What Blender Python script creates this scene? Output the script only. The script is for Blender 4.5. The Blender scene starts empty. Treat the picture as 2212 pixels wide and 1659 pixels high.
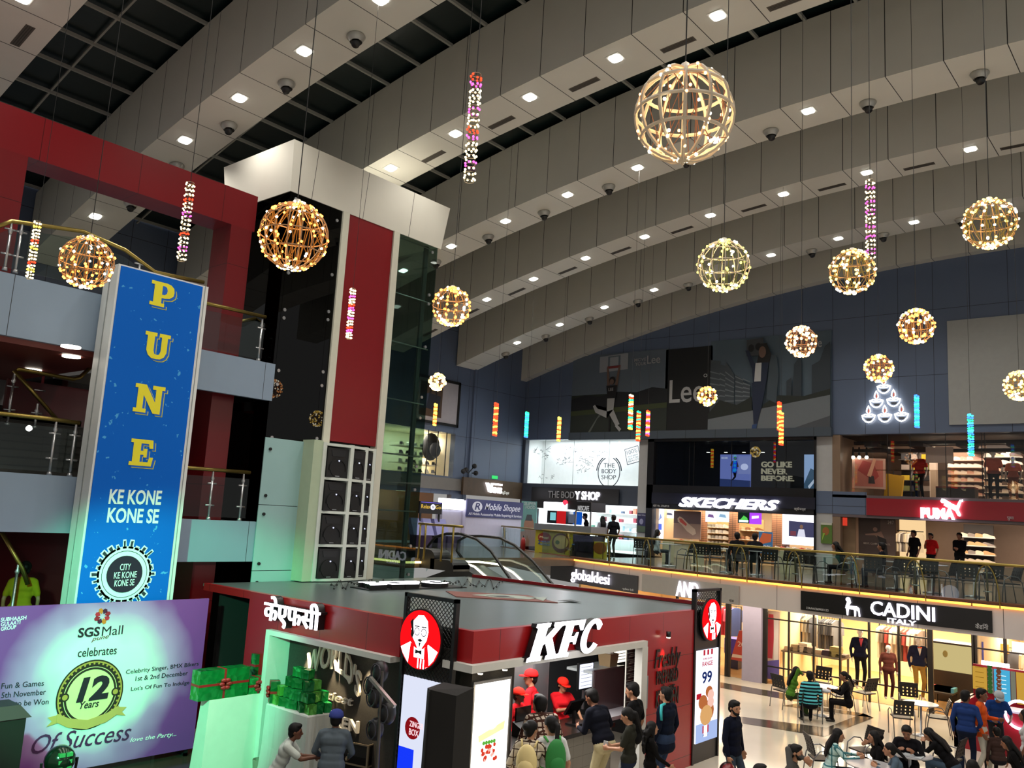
import bpy, math, random
import numpy as np
from mathutils import Vector, Matrix
random.seed(7)
S = bpy.context.scene
C = S.collection
PI = math.pi
# ---------------------------------------------------------------- camera
EYE = Vector((0, 0, 4.75))
FPX, PITCH, ROLL, YAW = 1826.2, .153874, .0577166, .7057159
_fw = Vector((-math.sin(YAW)*math.cos(PITCH), math.cos(YAW)*math.cos(PITCH), math.sin(PITCH)))
_r0 = Vector((math.cos(YAW), math.sin(YAW), 0))
_u0 = _r0.cross(_fw)
_rt = math.cos(ROLL)*_r0 + math.sin(ROLL)*_u0
_up = -math.sin(ROLL)*_r0 + math.cos(ROLL)*_u0
cd = bpy.data.cameras.new('camera')
cam = bpy.data.objects.new('camera', cd)
C.objects.link(cam)
m3 = Matrix((_rt, _up, -_fw)).transposed()
cam.matrix_world = Matrix.Translation(EYE) @ m3.to_4x4()
cd.sensor_width = 36.0
cd.lens = 36.0*FPX/2212
cd.clip_end = 300
S.camera = cam
# ---------------------------------------------------------------- world, exposure
S.view_settings.view_transform = 'Standard'
S.view_settings.look = 'None'
S.view_settings.gamma = 1
S.view_settings.use_curve_mapping = False
S.view_settings.exposure = 0.25
W = bpy.data.worlds.new('ambient_fill_world')
S.world = W
W.use_nodes = True
W.node_tree.nodes['Background'].inputs[0].default_value = (1, .98, .95, 1)
W.node_tree.nodes['Background'].inputs[1].default_value = .27  # even ambient fill, raised to brighten the beam undersides


def lamp(kind, loc, energy, color=(1, 1, 1), size=.3, target=None, spot=None, blend=.4, parent=None, sizey=None, name='light'):
 d = bpy.data.lights.new(name, kind)
 d.energy = energy
 d.color = color
 if kind == 'AREA':
  d.size = size
  if sizey:
   d.shape = 'RECTANGLE'
   d.size_y = sizey
 else:
  d.shadow_soft_size = size
 if spot:
  d.spot_size = spot
  d.spot_blend = blend
 o = bpy.data.objects.new(name, d)
 C.objects.link(o)
 o.location = loc
 if target is not None:
  o.rotation_euler = (Vector(target)-Vector(loc)).to_track_quat('-Z', 'Y').to_euler()
 if parent:
  o.parent = parent
  o.matrix_parent_inverse = Matrix.Translation(parent.location).inverted()
 return o


# unseen fill lamps added behind the camera and round the atrium, no fittings built
WARM = (1, .94, .86)
for q in ((0, -2.5, 7.4), (4, -2, 7.4), (5.5, 9, 7.2), (6, 14, 7.2), (6, 19, 7.2)):
 lamp('POINT', q, 130, WARM, .12, name='gallery_fill_light')
lamp('AREA', (-8, 29, 6.0), 60, (1, .86, .7), 14, (-8, 29, 0), sizey=3, name='gallery_fill_light')
lamp('AREA', (-20, 29, 6.0), 70, (.85, .93, 1), 8, (-20, 29, 0), sizey=3, name='gallery_fill_light')
lamp('AREA', (-5, 25.5, 2.42), 260, (1, .85, .66), 16, (-5, 25.5, 0), sizey=1.6, name='concourse_light')
# green stage wash, then an added pale fill spot, aimed at the anniversary backdrop
lamp('SPOT', (-7.5, 1.5, 5.2), 5200, (.12, 1, .5), .12, (-15.2, 8.2, 1.7), .62, .5, name='stage_wash_and_fill')
lamp('SPOT', (-8.0, 2.0, 5.0), 420, (.95, .8, .95), .15, (-15.2, 6.6, 1.0), .9, .8, name='stage_wash_and_fill')


def P(x, y, X=None, Y=None, Z=None):
 "the point seen at pixel (x, y) of the 2212x1659 frame that lies on a world plane"
 d = _fw + _rt*((x-1106)/FPX) - _up*((y-829.5)/FPX)
 t = X/d.x if X is not None else Y/d.y if Y is not None else (Z-EYE.z)/d.z
 return EYE + d*t


# ---------------------------------------------------------------- helpers
def lin(h):
 if isinstance(h, str):
  h = [int(h[i:i+2], 16)/255 for i in (0, 2, 4)]
  return tuple(c/12.92 if c <= .04045 else ((c+.055)/1.055)**2.4 for c in h)
 return tuple(h)


MATS = {}


def M(name, h, rough=.5, metal=0, var=.06, scale=6, spec=.5, coat=0):
 if name in MATS:
  return MATS[name]
 m = bpy.data.materials.new(name)
 m.use_nodes = True
 n, l = m.node_tree.nodes, m.node_tree.links
 b = n['Principled BSDF']
 c = lin(h)
 tc, nz, mx = n.new('ShaderNodeTexCoord'), n.new('ShaderNodeTexNoise'), n.new('ShaderNodeMix')
 mx.data_type = 'RGBA'
 nz.inputs['Scale'].default_value = scale
 l.new(tc.outputs['Object'], nz.inputs['Vector'])
 l.new(nz.outputs['Fac'], mx.inputs['Factor'])
 mx.inputs['A'].default_value = (*[x*(1-var) for x in c], 1)
 mx.inputs['B'].default_value = (*[min(1, x*(1+var)) for x in c], 1)
 l.new(mx.outputs['Result'], b.inputs['Base Color'])
 b.inputs['Roughness'].default_value = rough
 b.inputs['Metallic'].default_value = metal
 b.inputs['Specular IOR Level'].default_value = spec
 b.inputs['Coat Weight'].default_value = coat
 MATS[name] = m
 return m


def E(name, h, s=1.0, samp=False):
 "something that gives off light: lamps, lit letters, lit posters, screens"
 if name in MATS:
  return MATS[name]
 m = bpy.data.materials.new(name)
 m.use_nodes = True
 n, l = m.node_tree.nodes, m.node_tree.links
 n.remove(n['Principled BSDF'])
 e = n.new('ShaderNodeEmission')
 e.inputs[0].default_value = (*lin(h), 1)
 e.inputs[1].default_value = s
 l.new(e.outputs[0], n['Material Output'].inputs[0])
 if not samp:
  m.cycles.emission_sampling = 'NONE'
 MATS[name] = m
 return m


def glassmat(name, tint='e8f2f0', refl=.9, clear=.0, rough=.0):
 "thin clear sheet: see-through, mirror-like towards grazing view"
 if name in MATS:
  return MATS[name]
 m = bpy.data.materials.new(name)
 m.use_nodes = True
 n, l = m.node_tree.nodes, m.node_tree.links
 n.remove(n['Principled BSDF'])
 t, g, lw, pw, mu, mx = n.new('ShaderNodeBsdfTransparent'), n.new('ShaderNodeBsdfGlossy'), n.new('ShaderNodeLayerWeight'), n.new('ShaderNodeMath'), n.new('ShaderNodeMath'), n.new('ShaderNodeMixShader')
 t.inputs[0].default_value = (*lin(tint), 1)
 g.inputs['Roughness'].default_value = rough
 lw.inputs['Blend'].default_value = .5
 pw.operation = 'POWER'
 pw.inputs[1].default_value = 5
 mu.operation = 'MULTIPLY_ADD'
 mu.inputs[1].default_value = .9*refl
 mu.inputs[2].default_value = .035*refl
 l.new(lw.outputs['Facing'], pw.inputs[0])
 l.new(pw.outputs[0], mu.inputs[0])
 l.new(mu.outputs[0], mx.inputs[0])
 l.new(t.outputs[0], mx.inputs[1])
 l.new(g.outputs[0], mx.inputs[2])
 l.new(mx.outputs[0], n['Material Output'].inputs[0])
 MATS[name] = m
 return m


def panelmat(name, h, pitch, off=(0, 0), rough=.45, line='14161a', w=.012, axes='XZ', metal=0, coords='Object', spec=.5):
 "cladding panels with dark joints on a pitch"
 if name in MATS:
  return MATS[name]
 m = M(name, h, rough, metal, .05, 1.5, spec)
 n, l = m.node_tree.nodes, m.node_tree.links
 b = n['Principled BSDF']
 src = b.inputs['Base Color'].links[0].from_socket
 tc, sp = n.new('ShaderNodeTexCoord'), n.new('ShaderNodeSeparateXYZ')
 l.new(tc.outputs[coords], sp.inputs[0])
 prev = None
 for ax, p, o in zip(axes, pitch, off):
  a, f, c = n.new('ShaderNodeMath'), n.new('ShaderNodeMath'), n.new('ShaderNodeMath')
  a.operation = 'ADD'
  a.inputs[1].default_value = -o + 1000*p
  f.operation = 'MODULO'
  f.inputs[1].default_value = p
  c.operation = 'LESS_THAN'
  c.inputs[1].default_value = w
  l.new(sp.outputs[ax], a.inputs[0])
  l.new(a.outputs[0], f.inputs[0])
  l.new(f.outputs[0], c.inputs[0])
  if prev is None:
   prev = c.outputs[0]
  else:
   q = n.new('ShaderNodeMath')
   q.operation = 'MAXIMUM'
   l.new(prev, q.inputs[0])
   l.new(c.outputs[0], q.inputs[1])
   prev = q.outputs[0]
 mx = n.new('ShaderNodeMix')
 mx.data_type = 'RGBA'
 l.new(prev, mx.inputs['Factor'])
 l.new(src, mx.inputs['A'])
 mx.inputs['B'].default_value = (*lin(line), 1)
 l.new(mx.outputs['Result'], b.inputs['Base Color'])
 return m


class MB:
 def __init__(s):
  s.v, s.f, s.m, s.uv = [], [], [], None

 def add(s, vs, fs, m=0):
  k = len(s.v)
  s.v += [tuple(v) for v in vs]
  s.f += [tuple(i+k for i in f) for f in fs]
  s.m += [m]*len(fs)
  return s

 def box(s, x0, x1, y0, y1, z0, z1, m=0):
  x0, x1 = min(x0, x1), max(x0, x1)
  y0, y1 = min(y0, y1), max(y0, y1)
  z0, z1 = min(z0, z1), max(z0, z1)
  return s.add([(x0, y0, z0), (x1, y0, z0), (x1, y1, z0), (x0, y1, z0), (x0, y0, z1), (x1, y0, z1), (x1, y1, z1), (x0, y1, z1)],
                     [(0, 3, 2, 1), (4, 5, 6, 7), (0, 1, 5, 4), (1, 2, 6, 5), (2, 3, 7, 6), (3, 0, 4, 7)], m)

 def hexa(s, b, t, m=0):
  "a solid from four bottom and four top corners"
  return s.add(list(b)+list(t), [(0, 3, 2, 1), (4, 5, 6, 7), (0, 1, 5, 4), (1, 2, 6, 5), (2, 3, 7, 6), (3, 0, 4, 7)], m)

 def tube(s, pts, r, n=8, m=0, closed=False):
  pts = [Vector(p) for p in pts]
  N = len(pts)
  rs = r if isinstance(r, (list, tuple)) else [r]*N
  vs, fs = [], []
  pa = None
  for i, p in enumerate(pts):
   a = pts[(i-1) % N] if closed or i else pts[0]
   b = pts[(i+1) % N] if closed or i < N-1 else pts[-1]
   t = (b-a).normalized()
   if pa is None:
    pa = t.orthogonal().normalized()
   else:
    pa = (pa - t*pa.dot(t))
    pa = pa.normalized() if pa.length > 1e-6 else t.orthogonal().normalized()
   pb = t.cross(pa)
   for k in range(n):
    w = 2*PI*k/n
    vs.append(p + (pa*math.cos(w) + pb*math.sin(w))*rs[i])
  L = N if closed else N-1
  for i in range(L):
   for k in range(n):
    a, b = i*n+k, i*n+(k+1) % n
    c, d = ((i+1) % N)*n+(k+1) % n, ((i+1) % N)*n+k
    fs.append((a, b, c, d))
  if not closed:
   fs.append(tuple(range(n-1, -1, -1)))
   fs.append(tuple((N-1)*n+k for k in range(n)))
  return s.add(vs, fs, m)

 def cyl(s, p0, p1, r0, r1=None, n=16, m=0):
  return s.tube([p0, p1], [r0, r0 if r1 is None else r1], n, m)

 def ell(s, c, r, n=12, k=8, m=0, rot=None):
  c = Vector(c)
  r = r if isinstance(r, (tuple, list)) else (r, r, r)
  vs = []
  for j in range(1, k):
   t = PI*j/k
   for i in range(n):
    w = 2*PI*i/n
    q = Vector((r[0]*math.sin(t)*math.cos(w), r[1]*math.sin(t)*math.sin(w), r[2]*math.cos(t)))
    vs.append(c + (rot @ q if rot else q))
  for sg in (1, -1):
   q = Vector((0, 0, r[2]*sg))
   vs.append(c + (rot @ q if rot else q))
  fs = []
  for j in range(k-2):
   for i in range(n):
    fs.append((j*n+i, (j+1)*n+i, (j+1)*n+(i+1) % n, j*n+(i+1) % n))
  T, B = len(vs)-2, len(vs)-1
  for i in range(n):
   fs.append((T, i, (i+1) % n))
   fs.append((B, (k-2)*n+(i+1) % n, (k-2)*n+i))
  return s.add(vs, fs, m)

 def lathe(s, prof, c, n=20, m=0):
  "profile of (radius, height) pairs turned round the vertical through c"
  c = Vector(c)
  vs = [c+Vector((r*math.cos(2*PI*i/n), r*math.sin(2*PI*i/n), h)) for r, h in prof for i in range(n)]
  fs = [(j*n+i, j*n+(i+1) % n, (j+1)*n+(i+1) % n, (j+1)*n+i) for j in range(len(prof)-1) for i in range(n)]
  return s.add(vs, fs, m)

 def build(s, name, mats, parent=None, smooth=False, origin=None):
  me = bpy.data.meshes.new(name)
  if not isinstance(mats, (list, tuple)):
   mats = [mats]
  co = np.array(s.v, dtype=float).reshape(-1, 3)
  if parent is not None:
   o0 = wloc(parent)
  elif origin is not None:
   o0 = Vector(origin)
  else:
   a, b = co.min(0), co.max(0)
   o0 = Vector(((a[0]+b[0])/2, (a[1]+b[1])/2, a[2]))
  co = co - np.array(o0)
  me.from_pydata([tuple(x) for x in co], [], s.f)
  for q in mats:
   me.materials.append(q)
  if len(mats) > 1:
   me.polygons.foreach_set('material_index', s.m)
  if smooth:
   me.polygons.foreach_set('use_smooth', [True]*len(me.polygons))
  if s.uv is not None:
   ul = me.uv_layers.new(name='UVMap')
   ul.data.foreach_set('uv', [c for f in s.uv for p in f for c in p])
  o = bpy.data.objects.new(name, me)
  C.objects.link(o)
  if parent is not None:
   o.parent = parent
  else:
   o.location = o0
  return o


def wloc(o):
 v = Vector((0, 0, 0))
 while o is not None:
  v = v + o.location
  o = o.parent
 return v


def tag(o, label, cat, group=None, kind=None):
 o['label'] = label
 o['category'] = cat
 if group:
  o['group'] = group
 if kind:
  o['kind'] = kind
 return o


def thing(name, label, cat, loc, group=None):
 o = bpy.data.objects.new(name, None)
 o.empty_display_size = .1
 C.objects.link(o)
 o.location = loc
 return tag(o, label, cat, group)


def struct(mb, name, mats, parent=None, **k):
 o = mb.build(name, mats, parent, **k)
 o['kind'] = 'structure'
 return o


def dup(o, loc, rz=0, label=None, group=None, parent=None, scale=None):
 c = o.copy()
 C.objects.link(c)
 if parent is not None:
  c.parent = parent
 else:
  c.location = loc
  c.rotation_euler = (0, 0, rz)
  if scale:
   c.scale = (scale,)*3
  if label:
   c['label'] = label
  if group:
   c['group'] = group
 for ch in list(o.children):
  if ch.type != 'LIGHT':
   dup(ch, None, parent=c)
 return c


class Fr:
 "a flat drawing frame standing in the world: a, b along it, c out of it"
 def __init__(s, O, u, n, v=(0, 0, 1)):
  s.O, s.u, s.v, s.n = Vector(O), Vector(u).normalized(), Vector(v).normalized(), Vector(n).normalized()

 def p(s, a, b, c=0):
  return s.O + s.u*a + s.v*b + s.n*c

 def ab(s, q):
  d = Vector(q)-s.O
  return d.dot(s.u), d.dot(s.v)

 def poly(s, mb, pts, c0, c1, m=0):
  n = len(pts)
  vs = [s.p(a, b, c0) for a, b in pts] + [s.p(a, b, c1) for a, b in pts]
  fs = [tuple(range(n-1, -1, -1)), tuple(range(n, 2*n))] + [(i, (i+1) % n, n+(i+1) % n, n+i) for i in range(n)]
  return mb.add(vs, fs, m)

 def rect(s, mb, a0, a1, b0, b1, c0, c1, m=0):
  return s.poly(mb, [(a0, b0), (a1, b0), (a1, b1), (a0, b1)], c0, c1, m)

 def disc(s, mb, a, b, r, c0, c1, m=0, n=32, rb=None, t0=0, t1=2*PI):
  rb = rb or r
  full = abs(t1-t0-2*PI) < 1e-6
  return s.poly(mb, [(a+r*math.cos(t0+(t1-t0)*i/(n if full else n-1)), b+rb*math.sin(t0+(t1-t0)*i/(n if full else n-1))) for i in range(n)], c0, c1, m)

 def ring(s, mb, a, b, r0, r1, c0, c1, m=0, n=32, k=1, t0=0, t1=2*PI):
  for i in range(n):
   w0, w1 = t0+(t1-t0)*i/n, t0+(t1-t0)*(i+1)/n
   s.poly(mb, [(a+r0*math.cos(w0), b+k*r0*math.sin(w0)), (a+r1*math.cos(w0), b+k*r1*math.sin(w0)), (a+r1*math.cos(w1), b+k*r1*math.sin(w1)), (a+r0*math.cos(w1), b+k*r0*math.sin(w1))], c0, c1, m)
  return mb

 def line(s, mb, pts, w, c0, c1, m=0):
  for (a0, b0), (a1, b1) in zip(pts, pts[1:]):
   L = math.hypot(a1-a0, b1-b0) or 1
   dx, dy = -(b1-b0)/L*w/2, (a1-a0)/L*w/2
   s.poly(mb, [(a0-dx, b0-dy), (a1-dx, b1-dy), (a1+dx, b1+dy), (a0+dx, b0+dy)], c0, c1, m)
  return mb

 def text(s, mb, t, a0, a1, b0, b1, c0, c1, m=0, shear=0, bold=0, wave=None):
  "lettering stretched to fill a0..a1, b0..b1; wave bends or slopes it"
  cu = bpy.data.curves.new('lettering', 'FONT')
  cu.body = t
  cu.shear = shear
  cu.offset = bold
  cu.resolution_u = 3
  cu.extrude = .05
  ob = bpy.data.objects.new('lettering', cu)
  me = ob.to_mesh()
  co = np.array([v.co[:] for v in me.vertices])
  fs = [tuple(p.vertices) for p in me.polygons]
  ob.to_mesh_clear()
  bpy.data.objects.remove(ob)
  bpy.data.curves.remove(cu)
  if len(co) == 0:
   return mb
  lo, hi = co.min(0), co.max(0)
  q = (co-lo)/np.maximum(hi-lo, 1e-6)
  vs = []
  for x, y, z in q:
   a, b = a0+(a1-a0)*x, b0+(b1-b0)*y
   if wave:
    a, b = wave(a, b, x, y)
   vs.append(s.p(a, b, c0+(c1-c0)*z))
  return mb.add(vs, fs, m)


def FY(Y):
 return Fr((0, Y, 0), (1, 0, 0), (0, -1, 0))


def FX(X):
 return Fr((X, 0, 0), (0, 1, 0), (1, 0, 0))


def pxr(fr, x0, y0, x1, y1):
 "pixel box -> a0, a1, b0, b1 on a frame lying in a plane of constant X or Y"
 k = {'Y': fr.O.y} if abs(fr.n.y) > .9 else {'X': fr.O.x}
 a0, b1 = fr.ab(P(x0, y0, **k))
 a1, b0 = fr.ab(P(x1, y1, **k))
 return a0, a1, b0, b1


def pxp(fr, pts):
 k = {'Y': fr.O.y} if abs(fr.n.y) > .9 else {'X': fr.O.x}
 return [fr.ab(P(x, y, **k)) for x, y in pts]


# ---------------------------------------------------------------- materials
m_acp = None
WHITE = M('white_paint', 'd8d6cc', .5)
BLACK = M('black_paint', '0b0b0c', .45)
BLACKM = M('black_matt', '0a0a0b', .8)
STEEL = M('brushed_steel', 'b4b6b8', .3, .9)
DARKM = M('dark_metal', '2a2b2c', .4, .6)
BRASS = M('brass', '8c7a40', .32, .9)
RED = M('red_panel', '7a0c15', .3, 0, .04)
GLASS = glassmat('clear_glass', 'e6f0ee', .9)
GLASSD = glassmat('dim_glass', 'b6c4c0', 1.0)
CABLE = M('black_cable', '151412', .7)
# ---------------------------------------------------------------- the setting: ceiling
def zf(X):
 "underside of the vaulted beams"
 return EYE.z + 10.1437 - .0644*X - .0069*X*X


SEAM = [-27.3, -26.77, -25.66, -24.5, -23.35, -22.18, -21.02, -19.83, -18.66, -17.45, -16.3, -15.08, -13.96, -12.74, -11.55, -10.33, -9.11, -7.89, -6.66, -5.43, -4.22, -3.0, -1.78, -.56, .66, 1.9, 3.1, 4.3, 5.5, 6.7, 7.9]
BEAM_W, BEAM_H = 1.391, 2.1
BY = {0: 4.5, 1: 9.193, 2: 13.90, 3: 18.767, 4: 23.195, 5: 27.952, 6: 32.61}
m_beam = panelmat('beam_cladding', 'c4c2b8', (1.0,), (0.0,), .5, '1b1a18', .016, 'X', coords='UV')
m_ceil = M('ceiling_glass', '0c1a1a', .35)
m_purlin = M('purlin_paint', '8c8c86', .6)


def beam(k):
 y0, y1 = BY[k], BY[k]+BEAM_W
 if k == 6:
  y1 = 33.2
 mb = MB()
 mb.uv = []
 for i in range(len(SEAM)-1):
  n = 3
  for j in range(n):
   xa, xb = SEAM[i]+(SEAM[i+1]-SEAM[i])*j/n, SEAM[i]+(SEAM[i+1]-SEAM[i])*(j+1)/n
   ua, ub = i+j/n, i+(j+1)/n
   za, zb = zf(xa), zf(xb)
   for q, uvs in (([(xa, y0, za), (xb, y0, zb), (xb, y0, zb+BEAM_H), (xa, y0, za+BEAM_H)], 0),
                           ([(xa, y0, za), (xa, y1, za), (xb, y1, zb), (xb, y0, zb)], 1),
                           ([(xa, y1, za), (xa, y1, za+BEAM_H), (xb, y1, zb+BEAM_H), (xb, y1, zb)], 1)):
    mb.add(q, [(0, 1, 2, 3)])
    mb.uv.append([(ua, 0), (ub, 0), (ub, 1), (ua, 1)] if uvs == 0 else [(ua, 0), (ua, 1), (ub, 1), (ub, 0)])
 xa, za = SEAM[0], zf(SEAM[0])
 mb.add([(xa, y0, za), (xa, y0, za+BEAM_H), (xa, y1, za+BEAM_H), (xa, y1, za)], [(0, 1, 2, 3)])
 mb.uv.append([(.5, 0), (.5, 1), (.5, 1), (.5, 0)])
 return struct(mb, 'ceiling_beam', m_beam)


for k in BY:
 beam(k)
mb = MB()
for i in range(len(SEAM)-1):
 xa, xb = SEAM[i], SEAM[i+1]
 mb.add([(xa, -1, zf(xa)+2.25), (xb, -1, zf(xb)+2.25), (xb, 33.2, zf(xb)+2.25), (xa, 33.2, zf(xa)+2.25)], [(0, 1, 2, 3)])
struct(mb, 'ceiling', m_ceil)
mb = MB()
for k in range(0, 6):
 ya, yb = BY[k]+BEAM_W, BY[k+1]
 for i in range(len(SEAM)-1):
  x = (SEAM[i]+SEAM[i+1])/2
  z = zf(x)+2.1
  mb.box(x-.035, x+.035, ya-.02, yb+.02, z-.03, z+.05)
 for yy in (ya+.25, (ya+yb)/2+.1):
  mb.tube([(x, yy, zf(x)+2.13) for x in SEAM], .035, 4)
struct(mb, 'ceiling_grid', m_purlin)

LX = [-24.1, -21.75, -19.45, -17.1, -14.68, -12.25, -9.83, -7.38, -4.72, -2.35, .1]
OX = [-25.25, -22.95, -20.6, -18.2, -15.9, -13.5, -10.97, -8.52, -6.1, -3.7, -1.2]
e_down = E('downlight_lens', 'fffdf2', 9)
m_trimw = M('lamp_trim', 'c9c7c0', .4)
m_vent = M('vent_slot', '4a443a', .6)
ORD = {1: 'frontmost full', 2: 'second', 3: 'third', 4: 'fourth', 5: 'fifth'}
BN = {0: 'beam in the top left corner', 1: 'beam above the red portal', 2: 'beam ending behind the lift tower cap', 3: 'beam with the missing panel', 4: 'beam with slot vents below it', 5: 'rearmost lit beam'}


def on_soffit(x, y):
 s = -.0644-.0138*x
 return Vector((x, y, zf(x))), math.atan(s)


def place(root, x, y, k, i, what, grp):
 p, a = on_soffit(x, y)
 o = root
 o.location = p
 o.rotation_euler = (0, -a, 0)
 return o


mb = MB()
mb.box(-.17, .17, -.17, .17, -.012, 0.0)
dl = thing('downlight', 'x', 'ceiling light', (0, 0, 0))
mb.build('trim_ring', m_trimw, dl)
mb = MB()
pts = [(.135*math.copysign(abs(math.cos(t))**.5, math.cos(t)), .135*math.copysign(abs(math.sin(t))**.5, math.sin(t))) for t in [2*PI*i/20 for i in range(20)]]
Fr((0, 0, 0), (1, 0, 0), (0, 0, -1), (0, 1, 0)).poly(mb, pts, .012, .03)
mb.build('lens', e_down, dl)
pj = thing('ceiling_speaker', 'x', 'speaker', (0, 0, 0))
mb = MB()
mb.lathe([(.001, 0), (.19, 0), (.2, -.03), (.16, -.09), (.13, -.15)], (0, 0, 0), 18)
mb.build('housing', M('silver_plastic', 'a3a19a', .35, .4), pj, True)
mb = MB()
mb.cyl((0, 0, -.15), (.03, -.04, -.24), .1, .085, 16)
mb.build('eye', BLACK, pj, True)
vt = thing('air_vent', 'x', 'vent', (0, 0, 0))
mb = MB()
mb.box(-.4, .4, -.09, .09, -.006, .0)
mb.build('slot_frame', m_vent, vt)
mb = MB()
for q in (-.045, 0, .045):
 mb.box(-.37, .37, q-.008, q+.008, -.011, -.006)
mb.build('louvres', M('vent_blade', '2c2822', .6), vt)
SPOTW = 300
used = {}
WORDS = 'first second third fourth fifth sixth seventh eighth ninth tenth eleventh twelfth'.split()


def fix(kind, root, x, y, k, n):
 p, a = on_soffit(x, y)
 lab = {'d': 'square downlight, %s from the left on the %s', 's': 'silver ceiling speaker, %s from the left under the %s', 'v': 'dark slot vent, %s from the left in the %s'}[kind] % (WORDS[n], BN[k])
 if root.name in used:
  o = dup(root, p)
 else:
  o = root
  used[root.name] = 1
 o.location = p
 o.rotation_euler = (0, -a, 0)
 o['label'] = lab
 o['group'] = {'d': 'downlights', 's': 'ceiling speakers', 'v': 'slot vents'}[kind] + ' on the ' + BN[k]
 if kind == 'd':
  lamp('SPOT', p+Vector((0, 0, -.06)), SPOTW, (1, .95, .87), .12, p+Vector((0, 0, -3)), 2.3, .7, parent=None, name='downlight_beam')
 return o


def visible(p):
 d = Vector(p)-EYE
 z = d.dot(_fw)
 return z > 0 and abs(d.dot(_rt)/z*FPX) < 1140 and abs(d.dot(_up)/z*FPX) < 860


for k in range(0, 6):
 nl = no = 0
 for x in LX:
  y = BY[k]+.52
  if k == 3 and x == -4.72:
   continue
  if visible((x, y, zf(x))):
   fix('d', dl, x, y, k, nl)
   nl += 1
  elif k in (0, 1, 2, 3):
   lamp('SPOT', (x, y, zf(x)-.06), SPOTW, (1, .95, .87), .12, (x, y, 0), 2.3, .7, name='downlight_beam')
 for x in OX:
  y = BY[k]+(.95 if k != 5 else 1.08)
  if visible((x, y, zf(x))):
   fix('v' if k in (0, 2, 4) else 's', vt if k in (0, 2, 4) else pj, x, y, k, no)
   no += 1
# the damaged panel on the middle beam
p, a = on_soffit(-4.72, BY[3]+.5)
t = thing('access_hatch', 'open stained ceiling hatch with torn edges in the middle beam', 'ceiling hatch', p)
t.rotation_euler = (0, -a, 0)
mb = MB()
mb.box(-.3, .3, -.28, .28, -.004, .0)
o = mb.build('hatch_board', M('stained_board', 'a88a60', .8, 0, .3, 9))
o.location = (0, 0, 0)
o.parent = t
mb = MB()
for q in ((-.34, .34, -.33, -.28), (-.34, .34, .28, .33), (-.34, -.29, -.33, .33), (.29, .34, -.33, .33)):
 mb.box(*q, -.014, 0)
o = mb.build('torn_edge', M('torn_edge', '4d3a26', .9, 0, .5, 25))
o.location = (0, 0, 0)
o.parent = t

# ---------------------------------------------------------------- walls
YB, XL, XF = 33.05, -27.2, -16.1
F1 = 3.33                                                            # first floor level
m_wall = panelmat('blue_cladding', '56637a', (1.222, 2.44), (-11.64, 10.69), .4, '10141c', .016, 'XZ', coords='Object')
m_wallx = panelmat('blue_cladding_side', '56637a', (1.222, 2.44), (YB-.02, 10.69), .4, '10141c', .016, 'YZ', coords='Object')
m_floor = M('marble_floor', 'cfc6b4', .12, 0, .07, 1.2)
FB = FY(YB)
OP = {}
for nm, q in {'body': (1136, 947, 1379, 1050), 'skech': (1404, 942, 1764, 1210), 'puma': (1812, 942, 2212, 1075), 'pumalow': (1812, 1112, 2212, 1230), 'bodylow': (1128, 1082, 1379, 1230)}.items():
 OP[nm] = pxr(FB, *q)
zt = P(1800, 940, Y=YB).z                                            # underside of the upper wall
xr = 6.0
mb = MB()
mb.box(XL, xr, YB, YB+.3, zt+.02, 18)
struct(mb, 'wall_back', m_wall, origin=(0, YB, 0))
b = OP['body']
mb = MB()
mb.box(XL, b[0], YB, YB+.3, F1, zt+.02)                              # left of the lit shop window
mb.box(b[0], b[1], YB, YB+.3, OP['bodylow'][3]-.02, b[2])            # band under it
struct(mb, 'wall_back_band', M('slate_panel', '3a4250', .5), origin=(0, YB, 0))
mb = MB()
mb.box(b[1], OP['skech'][0], YB-.03, YB+.3, F1, zt+.02)
x1 = P(1799, 940, Y=YB).x
mb.box(OP['skech'][1], x1, YB-.03, YB+.3, F1, zt+.02)
struct(mb, 'wall_back_pillar', M('grey_pillar', 'a5a5a4', .5), origin=(0, YB, 0))
mb = MB()
zz = P(1860, 1063, Y=YB).z, P(1860, 1112, Y=YB).z
mb.box(OP['skech'][1], P(1873, 1090, Y=YB).x, YB-.06, YB-.02, zz[1], zz[0])
struct(mb, 'wall_back_patch', m_wall, origin=(0, YB, 0))
# left wing walls beyond the tower
mb = MB()
zv = P(1050, 1035, X=XL).z
mb.box(XL-.3, XL, 29.2, YB+.3, zv, 18)
struct(mb, 'wall_left', m_wallx, origin=(XL, 0, 0))
q = pxr(FX(XL-.15), 905, 925, 978, 1030)
mb = MB()
mb.box(XL-.45, XL-.12, 29.0, 29.22, F1, 18, 0)
ya, yb, za, zb = q
mb.box(XL-.45, XL-.15, 6, ya-3, F1, 18)
mb.box(XL-.45, XL-.15, ya-3, 29.0, zb, 18)
mb.box(XL-.45, XL-.15, yb, 29.0, F1, zb)
mb.box(XL-.45, XL-.15, ya-3, yb, F1+2.2, za)
struct(mb, 'wall_left_far', m_wallx, origin=(XL, 0, 0))
UPWIN = (ya-3, yb, za, zb)
mb = MB()
mb.box(-30, xr, -6, YB+8, -.3, 0)
struct(mb, 'floor', m_floor, origin=(0, 0, 0))
mb = MB()                                                            # dark granite inlays in the floor
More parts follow.
